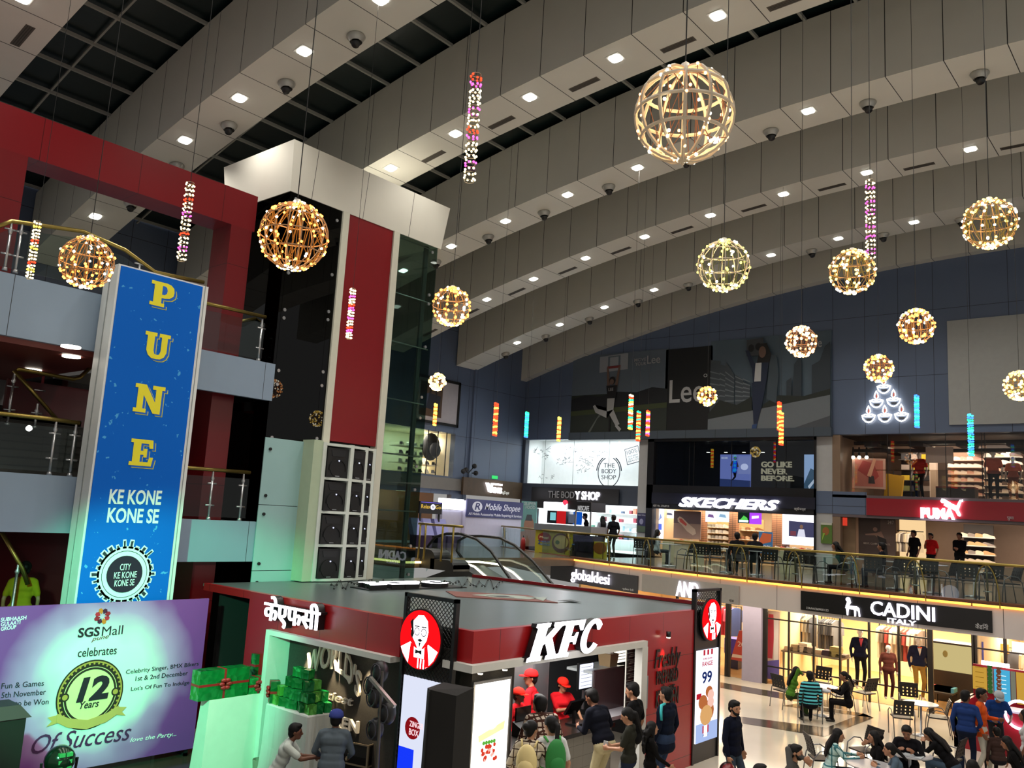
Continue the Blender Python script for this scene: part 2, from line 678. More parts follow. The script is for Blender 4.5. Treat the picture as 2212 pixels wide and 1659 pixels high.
for q in ([(1556, 1474), (1556, 1486), (1690, 1510), (1690, 1497)], [(1690, 1497), (1690, 1510), (1830, 1535), (1830, 1520)], [(1575, 1545), (1575, 1558), (1780, 1592), (1785, 1572)],
          [(1785, 1572), (1780, 1592), (1888, 1551), (1865, 1541)], [(1690, 1525), (1720, 1520), (1865, 1541), (1888, 1551)]):
 pts = [P(x, y, Z=0) for x, y in q]
 mb.add([(p.x, p.y, .004) for p in pts], [(0, 1, 2, 3)])
struct(mb, 'floor_inlay', M('granite_inlay', '4a443c', .14, 0, .15, 3))
mb = MB()
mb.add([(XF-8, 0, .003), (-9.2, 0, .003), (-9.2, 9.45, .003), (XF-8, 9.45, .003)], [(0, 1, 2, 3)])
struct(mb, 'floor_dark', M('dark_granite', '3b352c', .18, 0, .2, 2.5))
# ---------------------------------------------------------------- left wing: facade slabs, red portal, stairs
FF = FX(XF)
m_slab = panelmat('slab_cladding', '8193a6', (2.6,), (P(536, 1150, X=XF).y,), .42, '20262c', .012, 'Y')
m_wing = M('wing_wall', '6f6f70', .6)
m_redw = M('red_wall', '4a0a10', .32, 0, .06, 2)
m_shaft = M('shaft_dark', '0c1010', .5)


def slab(px, y0=None, y1=None, deep=6.0):
 a0, a1, z0, z1 = px
 a0 = y0 if y0 is not None else a0
 a1 = y1 if y1 is not None else a1
 mb = MB()
 mb.box(XF-.12, XF, a0, a1, z0, z1)
 struct(mb, 'trim_slab_edge', m_slab, origin=(XF, 0, 0))
 mb = MB()
 mb.box(XF-deep, XF-.12, a0, a1, z1-.35, z1-.02)
 struct(mb, 'floor_wing', m_wing)
 return z0, z1


YE = P(594, 800, X=XF).y                                             # where the wing meets the lift tower
zU = slab((0, 0, P(592, 867, X=XF).z, P(596, 787, X=XF).z), P(380, 740, X=XF).y, YE)
zL = slab((0, 0, P(545, 1213, X=XF).z, P(555, 1127, X=XF).z), P(330, 1090, X=XF).y, YE)
zU2 = slab((0, 0, P(110, 742, X=XF).z, P(110, 611, X=XF).z), -1.0, P(300, 660, X=XF).y)
zL2 = slab((0, 0, P(60, 1150, X=XF).z, P(60, 1023, X=XF).z), -1.0, P(262, 1045, X=XF).y)


def brass_rail(name, label, X, pts, z0, ends=None, posts=(), glass=True, grp=None):
 "brass handrail along px points, glass below it, posts standing on z0"
 w = [P(x, y, X=X) for x, y in pts]
 t = thing(name, label, 'railing', (X, w[0].y, z0), grp)
 mb = MB()
 mb.tube(w, .04, 10)
 mb.build('handrail', BRASS, t, True)
 for x, y in posts:
  p = P(x, y, X=X)
  mb = MB()
  mb.cyl((X, p.y, z0), (X, p.y, z0+.06), .05, .04, 10)
  mb.cyl((X, p.y, z0), (X, p.y, p.z-.14), .025, .025, 10)
  mb.lathe([(.025, -.2), (.045, -.15), (.025, -.1), (.02, 0)], (X, p.y, p.z), 10)
  o = mb.build('post', STEEL, t, True)
  mb = MB()
  for q in (.3, .75):
   mb.cyl((X, p.y-.1, z0+q), (X, p.y+.1, z0+q), .018, .018, 8)
  mb.build('glass_clamp', STEEL, o, True)
 if glass:
  mb = MB()
  for a, b in zip(w, w[1:]):
   mb.hexa([(X-.006, a.y, z0+.06), (X+.006, a.y, z0+.06), (X+.006, b.y, z0+.06), (X-.006, b.y, z0+.06)], [(X-.006, a.y, a.z-.14), (X+.006, a.y, a.z-.14), (X+.006, b.y, b.z-.14), (X-.006, b.y, b.z-.14)])
  mb.build('glass_panel', GLASS, t)
 return t


XR = XF-.1
brass_rail('balustrade', 'brass handrail with glass on the upper slab beside the lift tower', XR, [(400, 647), (445, 655), (574, 685)], zU[1], posts=[(567, 690)])
brass_rail('balustrade', 'brass handrail with glass on the lower slab beside the lift tower', XR, [(350, 1004), (400, 1010), (540, 1021)], zL[1], posts=[(461, 1018), (527, 1024)])
brass_rail('balustrade', 'brass handrail with glass in front of the stairs at the left edge', XR, [(-60, 889), (0, 893), (100, 904), (172, 914)], zL2[1], posts=[(122, 911), (165, 917)])
brass_rail('balustrade', 'topmost brass handrail under the red portal', XR, [(-40, 503), (25, 478), (180, 500), (270, 540), (335, 588), (440, 610)], zU2[1]+.05, posts=[(25, 482), (48, 484), (302, 570)], glass=True)
brass_rail('stair_rail', 'brass rail returning inwards on the upper slab by the lift', XR-.8, [(500, 698), (560, 687)], zU[1], posts=[(505, 700)], glass=False)

# back rooms of the wing: lit lobby with red lift doors, seen under the upper slab
mb = MB()
mb.box(XF-6.2, XF-6, -1, YE, 0, zU2[1])
struct(mb, 'wall_wing', m_wing)
mb = MB()
mb.box(XF-6, XF-.12, -1, P(300, 660, X=XF).y, zU2[0]-.1, zU2[0])
struct(mb, 'ceiling_lobby', M('lobby_ceiling', '6b2a22', .5))
LB = FX(XF-5.9)
a0, a1, z0, z1 = pxr(LB, 52, 742, 140, 860)
t = thing('lift_door', 'dark red lift doors with two black glass panes in the lobby behind the stairs', 'lift door', (XF-5.9, a0, z0-1.2))
mb = MB()
LB.rect(mb, a0, a1, z0-1.2, z1, 0, .06)
mb.build('door_leaf', m_redw, t)
for x0, x1 in ((57, 83), (101, 128)):
 q = pxr(LB, x0, 770, x1, 850)
 mb = MB()
 LB.rect(mb, *q, .06, .07)
 mb.build('pane', M('black_glass', '0a0808', .1), t)
for i, (x, y) in enumerate(((153, 750), (154, 771), (72, 800))):
 p = P(x, y, Z=zU2[0]-.12)
 mb = MB()
 mb.cyl((p.x, p.y, zU2[0]-.13), (p.x, p.y, zU2[0]-.1), .16, .16, 20)
 tag(mb.build('ceiling_lamp', E('lobby_lamp', 'fff4e0', 6)), ['round lobby ceiling lamp, the upper of two close to the blue banner', 'round lobby ceiling lamp, the lower of two close to the blue banner', 'round lobby ceiling lamp reflected near the red lift doors'][i], 'ceiling light', 'lobby ceiling lamps')
lamp('POINT', (XF-4.6, 4.2, zU2[0]-.4), 10, (1, .85, .7), .3, name='lobby_light')
a0, a1, z0, z1 = pxr(LB, 140, 797, 205, 830)
mb = MB()
LB.rect(mb, a0, a1, z0, z1, 0, .08)
tag(mb.build('lit_shelf_sign', E('lobby_shop', 'ffe9c8', 1.6)), 'bright shop window strip glowing at the back of the lobby', 'shop window')
# the flight of stairs behind the glass
t = thing('staircase', 'flight of grey steps climbing behind the brass rail at the left edge', 'stairs', (XF-1.2, 5, zL2[1]))
mb = MB()
for i in range(9):
 mb.box(XF-.9-.3*i-.3, XF-.9-.3*i, 1.0, 8.0, zL2[1]+.155*i, zL2[1]+.155*(i+1))
mb.build('riser', M('stair_stone', '35332f', .6), t)
mb = MB()
for i in range(9):
 mb.box(XF-.9-.3*i-.32, XF-.88-.3*i, 1.0, 8.0, zL2[1]+.155*(i+1), zL2[1]+.155*(i+1)+.02)
mb.build('tread', M('stair_nosing', '1d1b19', .4), t)
brass_rail('stair_rail', 'dark brass stair rail zigzagging up beside the red lift doors', XF-1.6, [(122, 905), (30, 800), (40, 797), (158, 819), (172, 816), (206, 784)], zL2[1]+.9, posts=[(32, 806), (82, 872)], glass=False)
brass_rail('stair_rail', 'sloping brass rail above the person in yellow', XF-.5, [(4, 1150), (48, 1228), (60, 1262)], 1.6, posts=[(40, 1216)], glass=False)
mb = MB()
mb.box(XF-5, XF-.25, -1, 6.2, 0, 1.5)
struct(mb, 'floor_landing', M('landing_stone', '2b2723', .5))
mb = MB()
mb.box(XF-5.5, XF-5.3, -1, YE, 0, zL[0])
struct(mb, 'wall_under_wing', M('dark_wall', '2a1512', .6))

# red portal standing over the wing
XP = XF-.6
FP = FX(XP)
mb = MB()
zt_, zb_ = P(300, 330, X=XP).z, P(300, 418, X=XP).z
yl, yr = P(52, 400, X=XP).y, P(556, 440, X=XP).y
mb.box(XP-.75, XP, -2.5, yr, zb_, zt_)
struct(mb, 'trim_portal_beam', panelmat('red_portal', '740c15', (1.9,), (P(305, 360, X=XP).y,), .28, '3a0508', .012, 'Y'), origin=(XP, 0, 0))
mb = MB()
yc = P(487, 600, X=XP).y
mb.box(XP-.75, XP, yc, yr-.06, 0, zb_)
struct(mb, 'trim_portal_post', panelmat('red_post', '6c0b13', (2.44,), (zb_-.9,), .3, '3a0508', .012, 'Z'), origin=(XP, yc, 0))
mb = MB()
mb.box(XP-.75, XP, -2.5, yl, zU2[1], zb_)
struct(mb, 'trim_portal_post', MATS['red_post'], origin=(XP, yl, 0))
# grey wall and glazing seen below the portal between post and tower
mb = MB()
mb.box(XP-2.5, XP-2.4, yc-3.2, yr+.9, 0, zU[0])
struct(mb, 'wall_lobby_red', m_redw)

# ---------------------------------------------------------------- glass lift tower
YT0, YT1 = P(542, 1257, X=XF).y, P(894, 1247, X=XF).y
XB = XF-2.7
ZC0, ZC1 = P(628, 413, X=XF).z, P(628, 303, X=XF).z
y1, y2, y3, y4 = [P(x, 700, X=XF).y for x in (718, 732, 833, 846)]
t = thing('lift_tower', 'glass lift tower with red panel and white flared cap', 'lift tower', (XF-1.3, (YT0+YT1)/2, 0))
mb = MB()
mb.box(XB, XF-.25, YT0+.15, y4-.05, 0, ZC0)
mb.build('shaft_wall', m_shaft, t)
mb = MB()
f = .13
mb.hexa([(XB, YT0-.02, ZC0), (XF+.02, YT0-.02, ZC0), (XF+.02, YT1+.1, ZC0), (XB, YT1+.1, ZC0)], [(XB-f, YT0-f, ZC1), (XF+f, YT0-f, ZC1), (XF+f, YT1+.1+f, ZC1), (XB-f, YT1+.1+f, ZC1)])
mb.build('cap', panelmat('cap_cladding', 'd3d0c4', (1.55,), (y1-.06,), .4, '2b2a28', .014, 'Y', coords='Object'), t)
MATS['cap_cladding'].node_tree
mb = MB()
mb.box(XF-.2, XF, y2, y3, P(760, 958, X=XF).z, ZC0)
mb.build('red_panel', RED, t)
for a, b in ((y1, y2), (y3, y4)):
 mb = MB()
 mb.box(XF-.2, XF+.05, a, b, 0, ZC0)
 mb.build('white_mullion', M('cream_trim', 'c9c8b8', .4), t)
mb = MB()
for q in (YT0, ):
 mb.box(XF-.02, XF-.005, YT0, y1, 2.9, ZC0)
 mb.box(XB, XF-.02, YT0, YT0+.015, 2.9, ZC0)
mb.build('dark_glazing', glassmat('lift_glass_dark', '2c3433', 1.0), t)
mb = MB()
mb.box(XF-.02, XF-.005, y4, YT1, 2.9, ZC0)
mb.box(XB, XF-.02, YT1-.015, YT1, 2.9, ZC0)
mb.build('clear_glazing', glassmat('lift_glass', 'c6d4cf', 1.1), t)
mb = MB()
mb.cyl((XF-.12, YT0+.9-.55, 2.9), (XF-.12, YT0+.35, ZC0), .07, .07, 10)
yq = P(905, 900, X=XF).y
mb.cyl((XF-.2, yq, 2.9), (XF-.2, yq, ZC0), .07, .07, 10)
mb.build('steel_column', M('column_grey', '6f7672', .4, .5), t)
mb = MB()
for y in (470, 575, 690, 830, 940):
 z = P(650, y, X=XF).z
 mb.cyl((XF-.1, YT0+.05, z), (XF-.1, y1-.02, z), .018, .018, 6)
for y in (520, 640, 745, 868, 985, 1105):
 z = P(890, y, X=XF).z
 mb.cyl((XF-.1, y4, z), (XF-.1, YT1-.02, z), .018, .018, 6)
mb.build('glass_rail', STEEL, t)
mb = MB()
for y in (425, 468, 590, 672, 690, 805, 835, 950):
 for yy, x in ((YT0+.15, 625), (y1-.15, 705)):
  p = P(x, y, X=XF)
  mb.cyl((XF-.04, yy, p.z), (XF+.02, yy, p.z), .04, .04, 10)
for y in (540, 635, 655, 750, 860, 905, 1010, 1060, 1180, 1240):
 p = P(920, y, X=XF)
 mb.cyl((XF-.04, YT1-.2, p.z), (XF+.02, YT1-.2, p.z), .04, .04, 10)
mb.build('spider_fitting', STEEL, t)
# frosted lower glazing on the left bay
q0, q1 = P(580, 945, X=XF), P(690, 957, X=XF)
t2 = thing('frosted_screen', 'pale teal frosted glass screen covering the lower left bay of the lift tower', 'glass screen', (XF+.03, YT0, 2.9))
mb = MB()
zs = [q0.z, P(620, 1093, X=XF).z, P(600, 1232, X=XF).z, 2.98]
mb.box(XF+.01, XF+.03, YT0-.02, y1-.02, zs[1]+.006, zs[0])
mb.box(XF+.01, XF+.03, YT0-.02, y1-.02, zs[2]+.006, zs[1]-.006)
mb.box(XF+.01, XF+.03, YT0-.02, y1-.02, zs[3], zs[2]-.006)
mb.build('glass_sheet', M('frosted_glass', '93b5b4', .25, 0, .05, 2), t2)
mb = MB()
for z in (zs[0]-.25, zs[1]+.2, zs[1]-.2, zs[2]+.15, zs[2]-.25):
 for yy in (YT0+.12, y1-.15):
  mb.cyl((XF+.03, yy, z), (XF+.06, yy, z), .035, .035, 10)
mb.build('bolt', DARKM, t2)

# ---------------------------------------------------------------- rack of loudspeakers curving round the tower foot
XS = XF+.45
m_rack = M('rack_white', 'c8cfc6', .45)
ZR0 = 3.05
rows = [P(760, y, X=XS).z for y in (1250, 1178, 1108, 1037, 965)]
cols = [P(x, 1100, X=XS).y for x in (691, 745, 783, 806)]
t = thing('speaker_rack', 'white curved rack holding twelve black loudspeakers beside the lift tower', 'rack', (XS, cols[0], ZR0))


def bow(y, off=0):
 "front face of the rack, swept back to the right"
 u = (y-cols[0])/(cols[3]-cols[0])
 return XS+.12*math.sin(PI*min(u, .55)) - .42*max(0, u-.35)**1.4+off


mb = MB()
for yy in cols:
 w = .05
 mb.box(bow(yy)-.55, bow(yy), yy-w, yy+w, ZR0, rows[4]+.03)
mb.build('upright', m_rack, t)
mb = MB()
for z in rows:
 ys = [cols[0]+(cols[3]-cols[0])*i/10 for i in range(11)]
 for a, b in zip(ys, ys[1:]):
  mb.hexa([(bow(a)-.55, a, z-.04), (bow(a)-.005, a, z-.04), (bow(b)-.005, b, z-.04), (bow(b)-.55, b, z-.04)], [(bow(a)-.55, a, z+.02), (bow(a)-.005, a, z+.02), (bow(b)-.005, b, z+.02), (bow(b)-.55, b, z+.02)])
mb.build('shelf', m_rack, t)
mb = MB()
mb.box(XF+.0, bow(cols[0])-.03, cols[0]-.3, cols[0]-.05, ZR0, rows[4]+.06)
mb.build('side_cheek', M('rack_side', 'a9b89c', .5), t)
sp = None
RN = ['bottom', 'second', 'third', 'top']
CN = ['left', 'middle', 'right']
for r in range(4):
 for c in range(3):
  ya, yb = cols[c]+.06, cols[c+1]-.06
  h = rows[r+1]-rows[r]-.1
  w = yb-ya
  ym = (ya+yb)/2
  lab = 'black two-way loudspeaker in the %s column, %s row of the white rack' % (CN[c], RN[r])
  X0 = bow(ym)-.03
  t = thing('loudspeaker', lab, 'loudspeaker', (X0-.25, ym, rows[r]+.02), 'loudspeakers in the white rack')
  z0 = rows[r]+.02
  mb = MB()
  mb.hexa([(X0-.45, ya+.06*w, z0), (X0, ya, z0), (X0, yb, z0), (X0-.45, yb-.06*w, z0)], [(X0-.45, ya+.06*w, z0+h), (X0, ya, z0+h), (X0, yb, z0+h), (X0-.45, yb-.06*w, z0+h)])
  mb.build('cabinet', M('speaker_plastic', '121314', .5), t)
  F = Fr((X0, 0, 0), (0, 1, 0), (1, 0, 0))
  mb = MB()
  F.disc(mb, ym, z0+.31*h, .36*w, 0, .012, 0, 28, .29*h)
  F.ring(mb, ym, z0+.31*h, .36*w, .42*w, 0, .03, 0, 24, .29*h/(.36*w), -.2, PI+.2)
  mb.build('woofer_grille', M('grille_black', '08090a', .6), t)
  mb = MB()
  F.poly(mb, [(ym-.36*w, z0+.93*h), (ym-.3*w, z0+.72*h), (ym+.3*w, z0+.72*h), (ym+.36*w, z0+.93*h)], 0, .01)
  mb.build('horn', M('horn_grey', '1c1e20', .4), t)
  mb = MB()
  F.disc(mb, ym+.02, z0+.58*h, .02, .01, .02, 0, 8)
  mb.build('power_lamp', E('speaker_led', 'cfd8ff', 1.5), t)
  mb = MB()
  F.rect(mb, ym-.06, ym+.06, z0+.04*h, z0+.065*h, .0, .014)
  mb.build('badge', M('badge_grey', '8c8f92', .4), t)
# ---------------------------------------------------------------- fried chicken kiosk
XK, YK, ZK = -8.55, 9.5, 3.04
YKB = 17.4
KR, KL = FX(XK), FY(YK)
m_kred = panelmat('kiosk_red', '9c1418', (1.22,), (.31,), .3, '2a0506', .01, 'Y', coords='Object')
m_kred2 = panelmat('kiosk_red_front', '9c1418', (1.22,), (.2,), .3, '2a0506', .01, 'X', coords='Object')
m_trimw2 = M('white_trim', 'cfcfc8', .45)
m_tex = M('black_texture', '332f2a', .85, 0, .5, 60)
KT = 'red and black fried chicken kiosk with a grey flat roof'
kiosk = thing('food_kiosk', KT, 'kiosk', ((XF+XK)/2, (YK+YKB)/2, 0))
mb = MB()
mb.box(XF+.06, XK-.03, YK+.03, YKB, ZK-.06, ZK-.01)
mb.build('roof', M('roof_sheet', '55605f', .3, 0, .12, 1.5), kiosk)
zf0, zt0 = P(1010, 1436, X=XK).z, P(1010, 1453, X=XK).z
YP2 = P(1500, 1380, X=XK).y
xN = P(981, 1360, Y=YK).x                                            # notch for the totem
mb = MB()
mb.box(XK-.12, XK, YK, YP2, zf0, ZK)
mb.box(xN, XK-.12, YK, YK+.1, zf0, ZK)
mb.build('fascia', m_kred, kiosk)
xL0, xL1, xLN = P(541, 1279, Y=YK).x, P(588, 1349, Y=YK).x, P(868, 1335, Y=YK).x
mb = MB()
mb.box(xL0, xLN, YK, YK+.12, P(760, 1397, Y=YK).z, ZK)
mb.box(xL0, xL1, YK, YK+.12, 0, P(760, 1397, Y=YK).z)
mb.box(XF+.1, xL0, YK+.02, YK+.12, ZK-.14, ZK)
mb.build('front_fascia', m_kred2, kiosk)
mb = MB()
mb.box(XK-.15, XK+.1, YK-.1, P(1389, 1400, X=XK).y, zt0, zf0)
mb.box(xN-.1, XK-.15, YK-.1, YK+.1, zt0, zf0)
ya = P(1378, 1400, X=XK).y
mb.box(XK-.06, XK+.1, ya, P(1390, 1400, X=XK).y, 0, zt0)
zq, zw = P(760, 1397, Y=YK).z, P(760, 1409, Y=YK).z
mb.box(xL1, P(856, 1415, Y=YK).x, YK-.12, YK+.15, zw, zq)
mb.box(xL1, xL1+.12, YK-.12, YK+.4, 0, zw)
mb.build('white_canopy', m_trimw2, kiosk)
mb = MB()
xT0, xT1 = P(862, 1400, Y=YK).x, xN
mb.box(xL1+.1, xT1, YK+.34, YK+.44, 0, ZK-.07)                       # recessed dark wall of the front
pY1 = P(1112, 1440, X=XK-.25).y
mb.box(xN-.1, XK-.25, YK+.3, pY1, 0, ZK-.07)                         # corner pier
mb.build('dark_wall', m_tex, kiosk)
ys_ = YP2
mb = MB()
mb.box(XK-.14, XK-.0, P(1390, 1400, X=XK).y, YP2, 0, zf0)
mb.build('red_side_panel', panelmat('kiosk_red_side', '9c1418', (3.3, .98), (0, P(1450, 1392+28, X=XK).z), .32, '2a0506', .01, 'YZ'), kiosk)
mb = MB()
mb.box(XF+.1, XK-.14, YKB-.1, YKB, 0, ZK)
mb.box(XF+.1, XF+.2, YK+.4, YKB, 0, ZK-.07)
mb.box(XK-.5, XK-.1, YP2-.1, YKB, 0, ZK-.07)
mb.build('rear_wall', M('kiosk_dark', '161415', .7), kiosk)
mb = MB()
mb.box(XF+.3, XK, YK+.1, YKB-.05, ZK, ZK+.06)
mb.box(XF+.3, XK-.1, YKB-.08, YKB+.02, ZK-.02, ZK+.08)
# only a low red kerb round the roof edge is kept above the sheet
mb = MB()
mb.box(XF+.3, XK-.1, YKB-.06, YKB+.02, ZK-.06, ZK+.07)
mb.build('rear_kerb', RED, kiosk)

LIT = E('lit_letter', 'f8f6ff', 4, True)
LITSIDE = M('letter_return', '0c0c10', .4)
KP = [(0, 0), (.5, 0), (.5, .1), (.42, .13), (.42, .4), (.5, .46), (.72, .13), (.66, .1), (.66, 0), (1.1, 0), (1.1, .1), (1.0, .13), (.7, .58), (.95, .87), (1.05, .9), (1.05, 1), (.65, 1), (.65, .9), (.7, .87), (.42, .58), (.42, .87), (.5, .9), (.5, 1), (0, 1), (0, .9), (.08, .87), (.08, .13), (0, .1)]
FP_ = [(0, 0), (.5, 0), (.5, .1), (.4, .13), (.4, .4), (.55, .4), (.6, .32), (.68, .32), (.68, .65), (.6, .65), (.55, .55), (.4, .55), (.4, .87), (.62, .87), (.75, .7), (.85, .7), (.85, 1), (0, 1), (0, .9), (.08, .87), (.08, .13), (0, .1)]
ca = [math.radians(a) for a in range(38, 330, 12)]
CP = [(.5+.5*math.cos(a), .5+.5*math.sin(a)) for a in ca] + [(.5+.22*math.cos(a), .5+.36*math.sin(a)) for a in reversed(ca)] + [(.72, .66), (.82, .66)]


def kfc(fr, a0, a1, b0, b1, c0, c1, parent, sh=.22, nm='letter'):
 w = a1-a0
 for pts, o, sx in ((KP, 0, .36), (FP_, .38, .34), (CP, .68, .3)):
  q = [(a0+w*((x*sx+o)*.88+sh*.55*y*.9), b0+(b1-b0)*y) for x, y in pts]
  mb = MB()
  fr.poly(mb, q, c0, c1-.01, 1)
  fr.poly(mb, q, c1-.01, c1, 0)
  mb.build(nm, [LIT, LITSIDE], parent)


q = pxr(KR, 1131, 1345, 1283, 1420)
za, zb = P(1140, 1425, X=XK).z, P(1140, 1346, X=XK).z
t = thing('shop_sign', 'big white glowing slanted letters on the red band above the counter', 'sign', (XK, q[0], za))
kfc(KR, q[0]-.08, q[1]+.16, za, zb, .04, .16, t)
# Devanagari name on the front
x0, x1 = P(590, 1300, Y=YK).x, P(708, 1340, Y=YK).x
z0, z1 = P(600, 1350, Y=YK).z, P(600, 1286, Y=YK).z
t = thing('shop_sign', 'glowing white Devanagari letters above the black wall with spotlights', 'sign', (x0, YK-.1, z0))
mb = MB()
KL.text(mb, 'केएफसी', x0, x1, z0, z1, .16, .19, 0, 0, .01)
mb.build('letter_face', LIT, t)
mb = MB()
KL.text(mb, 'केएफसी', x0, x1, z0, z1, .02, .158, 0, 0, .01)
mb.build('letter_return', LITSIDE, t)
lamp('POINT', ((x0+x1)/2, YK-.6, (z0+z1)/2), 6, (.85, .85, 1), .3, name='sign_glow')
yy = (q[0]+q[1])/2
lamp('POINT', (XK+.6, yy, (za+zb)/2), 8, (.85, .85, 1), .3, name='sign_glow')

# lettering on the black wall
FW = FY(YK+.34)
t = thing('wall_lettering', 'cream raised lettering on the black kiosk wall behind the gift table', 'sign', (xL1+2, YK+.3, 1.2))
m_cream = M('cream_letter', 'd9d0c0', .6, 0, .12, 12)
mb = MB()
a0, a1, b0, b1 = pxr(FW, 668, 1425, 782, 1500)
FW.text(mb, "WORLD'S", a0, a1, 0, .42, .02, .06, 0, 0, .012, wave=lambda a, b, x, y: (a, b + P(668+114*x, 1462+18*x-30*math.sin(PI*x)+ (22*x*x), Y=YK+.34).z + (0 if x < .8 else -.06) - .0))
mb.build('lettering', m_cream, t)
mb = MB()
a0, a1, b0, b1 = pxr(FW, 690, 1488, 765, 1525)
FW.text(mb, 'tastiest', a0-.15, a1, b0, b1+.02, .02, .06, 0, .1, .012)
mb.build('lettering', m_cream, t)
mb = MB()
a0, a1, b0, b1 = pxr(FW, 690, 1530, 778, 1584)
FW.text(mb, 'CHICKEN', a0-.35, a1, b0, b1, .02, .07, 0, 0, .025)
mb.build('lettering', m_cream, t)
e_spot = E('spot_lens', 'fff0d0', 12)


def wallspot(p, target, e, col, lab, grp, facing):
 t = thing('spotlight', lab, 'spotlight', p, grp)
 mb = MB()
 mb.cyl(Vector(p)+Vector((0, 0, .02)), Vector(p)+Vector((0, 0, .12)), .045, .045, 12)
 mb.build('housing', BLACK, t, True)
 mb = MB()
 mb.cyl(p, Vector(p)+Vector((0, 0, .02)), .035, .04, 12)
 mb.build('lens', e_spot, t)
 lamp('SPOT', Vector(p)-Vector((0, 0, .01)), e, col, .03, target, .75, .6, name='wall_wash')
 return t


for i, (x, y, w) in enumerate(((660, 1380, 'left'), (722, 1394, 'middle'), (789, 1410, 'right'))):
 p = P(x, y, Y=YK+.2)
 p.z = zw-.06
 wallspot((p.x, YK+.18, p.z), (p.x, YK+.42, 1.2), 170, (1, .8, .5), 'small %s spotlight of three washing down the black kiosk wall' % w, 'spotlights over the black kiosk wall', 0)

# lit menu poster on the corner pier
FPi = FX(XK-.25)
a0, a1 = P(1022, 1480, X=XK-.25).y, P(1097, 1465, X=XK-.25).y
b1 = P(1060, 1472, X=XK-.25).z
t = thing('menu_lightbox', 'tall glowing white menu poster with a strawberry cup on the kiosk corner pier', 'poster', (XK-.22, a0, .3))
mb = MB()
FPi.rect(mb, a0-.04, a1+.04, .35, b1+.04, .0, .05)
mb.build('frame', STEEL, t)
mb = MB()
FPi.rect(mb, a0, a1, .39, b1, .05, .055)
mb.build('lit_panel', E('menu_white', 'fffdf4', 2.2, True), t)
mb = MB()
c, d = (a0+a1)/2, P(1055, 1625, X=XK-.2).z
rnd = random.Random(3)
for i in range(26):
 FPi.disc(mb, c-.02+rnd.uniform(-.17, .17), d+rnd.uniform(-.12, .1), rnd.uniform(.02, .035), .056, .058+i*2e-4, rnd.choice((0, 0, 1)), 8)
for i in range(5):
 FPi.disc(mb, c-.15+i*.06, d+.15, .03, .056, .0625, 2, 8)
FPi.poly(mb, [(a0+.12, b1-.75), (a1-.08, b1-.6), (a1-.1, b1-.72), (a0+.14, b1-.84)], .056, .058, 3)
FPi.disc(mb, c, b1-.6, .16, .056, .058, 4, 20, .1)
FPi.disc(mb, c, d-.35, .2, .056, .058, 4, 20, .12)
mb.build('print', [E('berry_red', 'd8402c', .9), E('berry_pale', 'f0b0a0', 1), E('leaf_green', '5cae3c', .9), E('pale_yellow', 'ece9a8', 1.1), E('pale_cream', 'f6f2d8', 1.4)], t)
for i, x in enumerate((1035, 1088)):
 p = P(x, 1462-6*i, X=XK-.12)
 wallspot((XK-.1, p.y, zt0-.08), (XK-.27, p.y, 1.4), 70, (1, .82, .55), 'small %s spotlight above the strawberry cup poster' % ('left', 'right')[i], 'spotlights over the menu poster', 0)

# round portrait totems
m_wire = M('black_wire', '0c0c0c', .5)
m_lred = E('lit_red', 'd80c12', 1.5, True)
m_lwhite = E('lit_white', 'fdf4ff', 3.0, True)
m_lblack = M('ink_black', '0c0a10', .6)


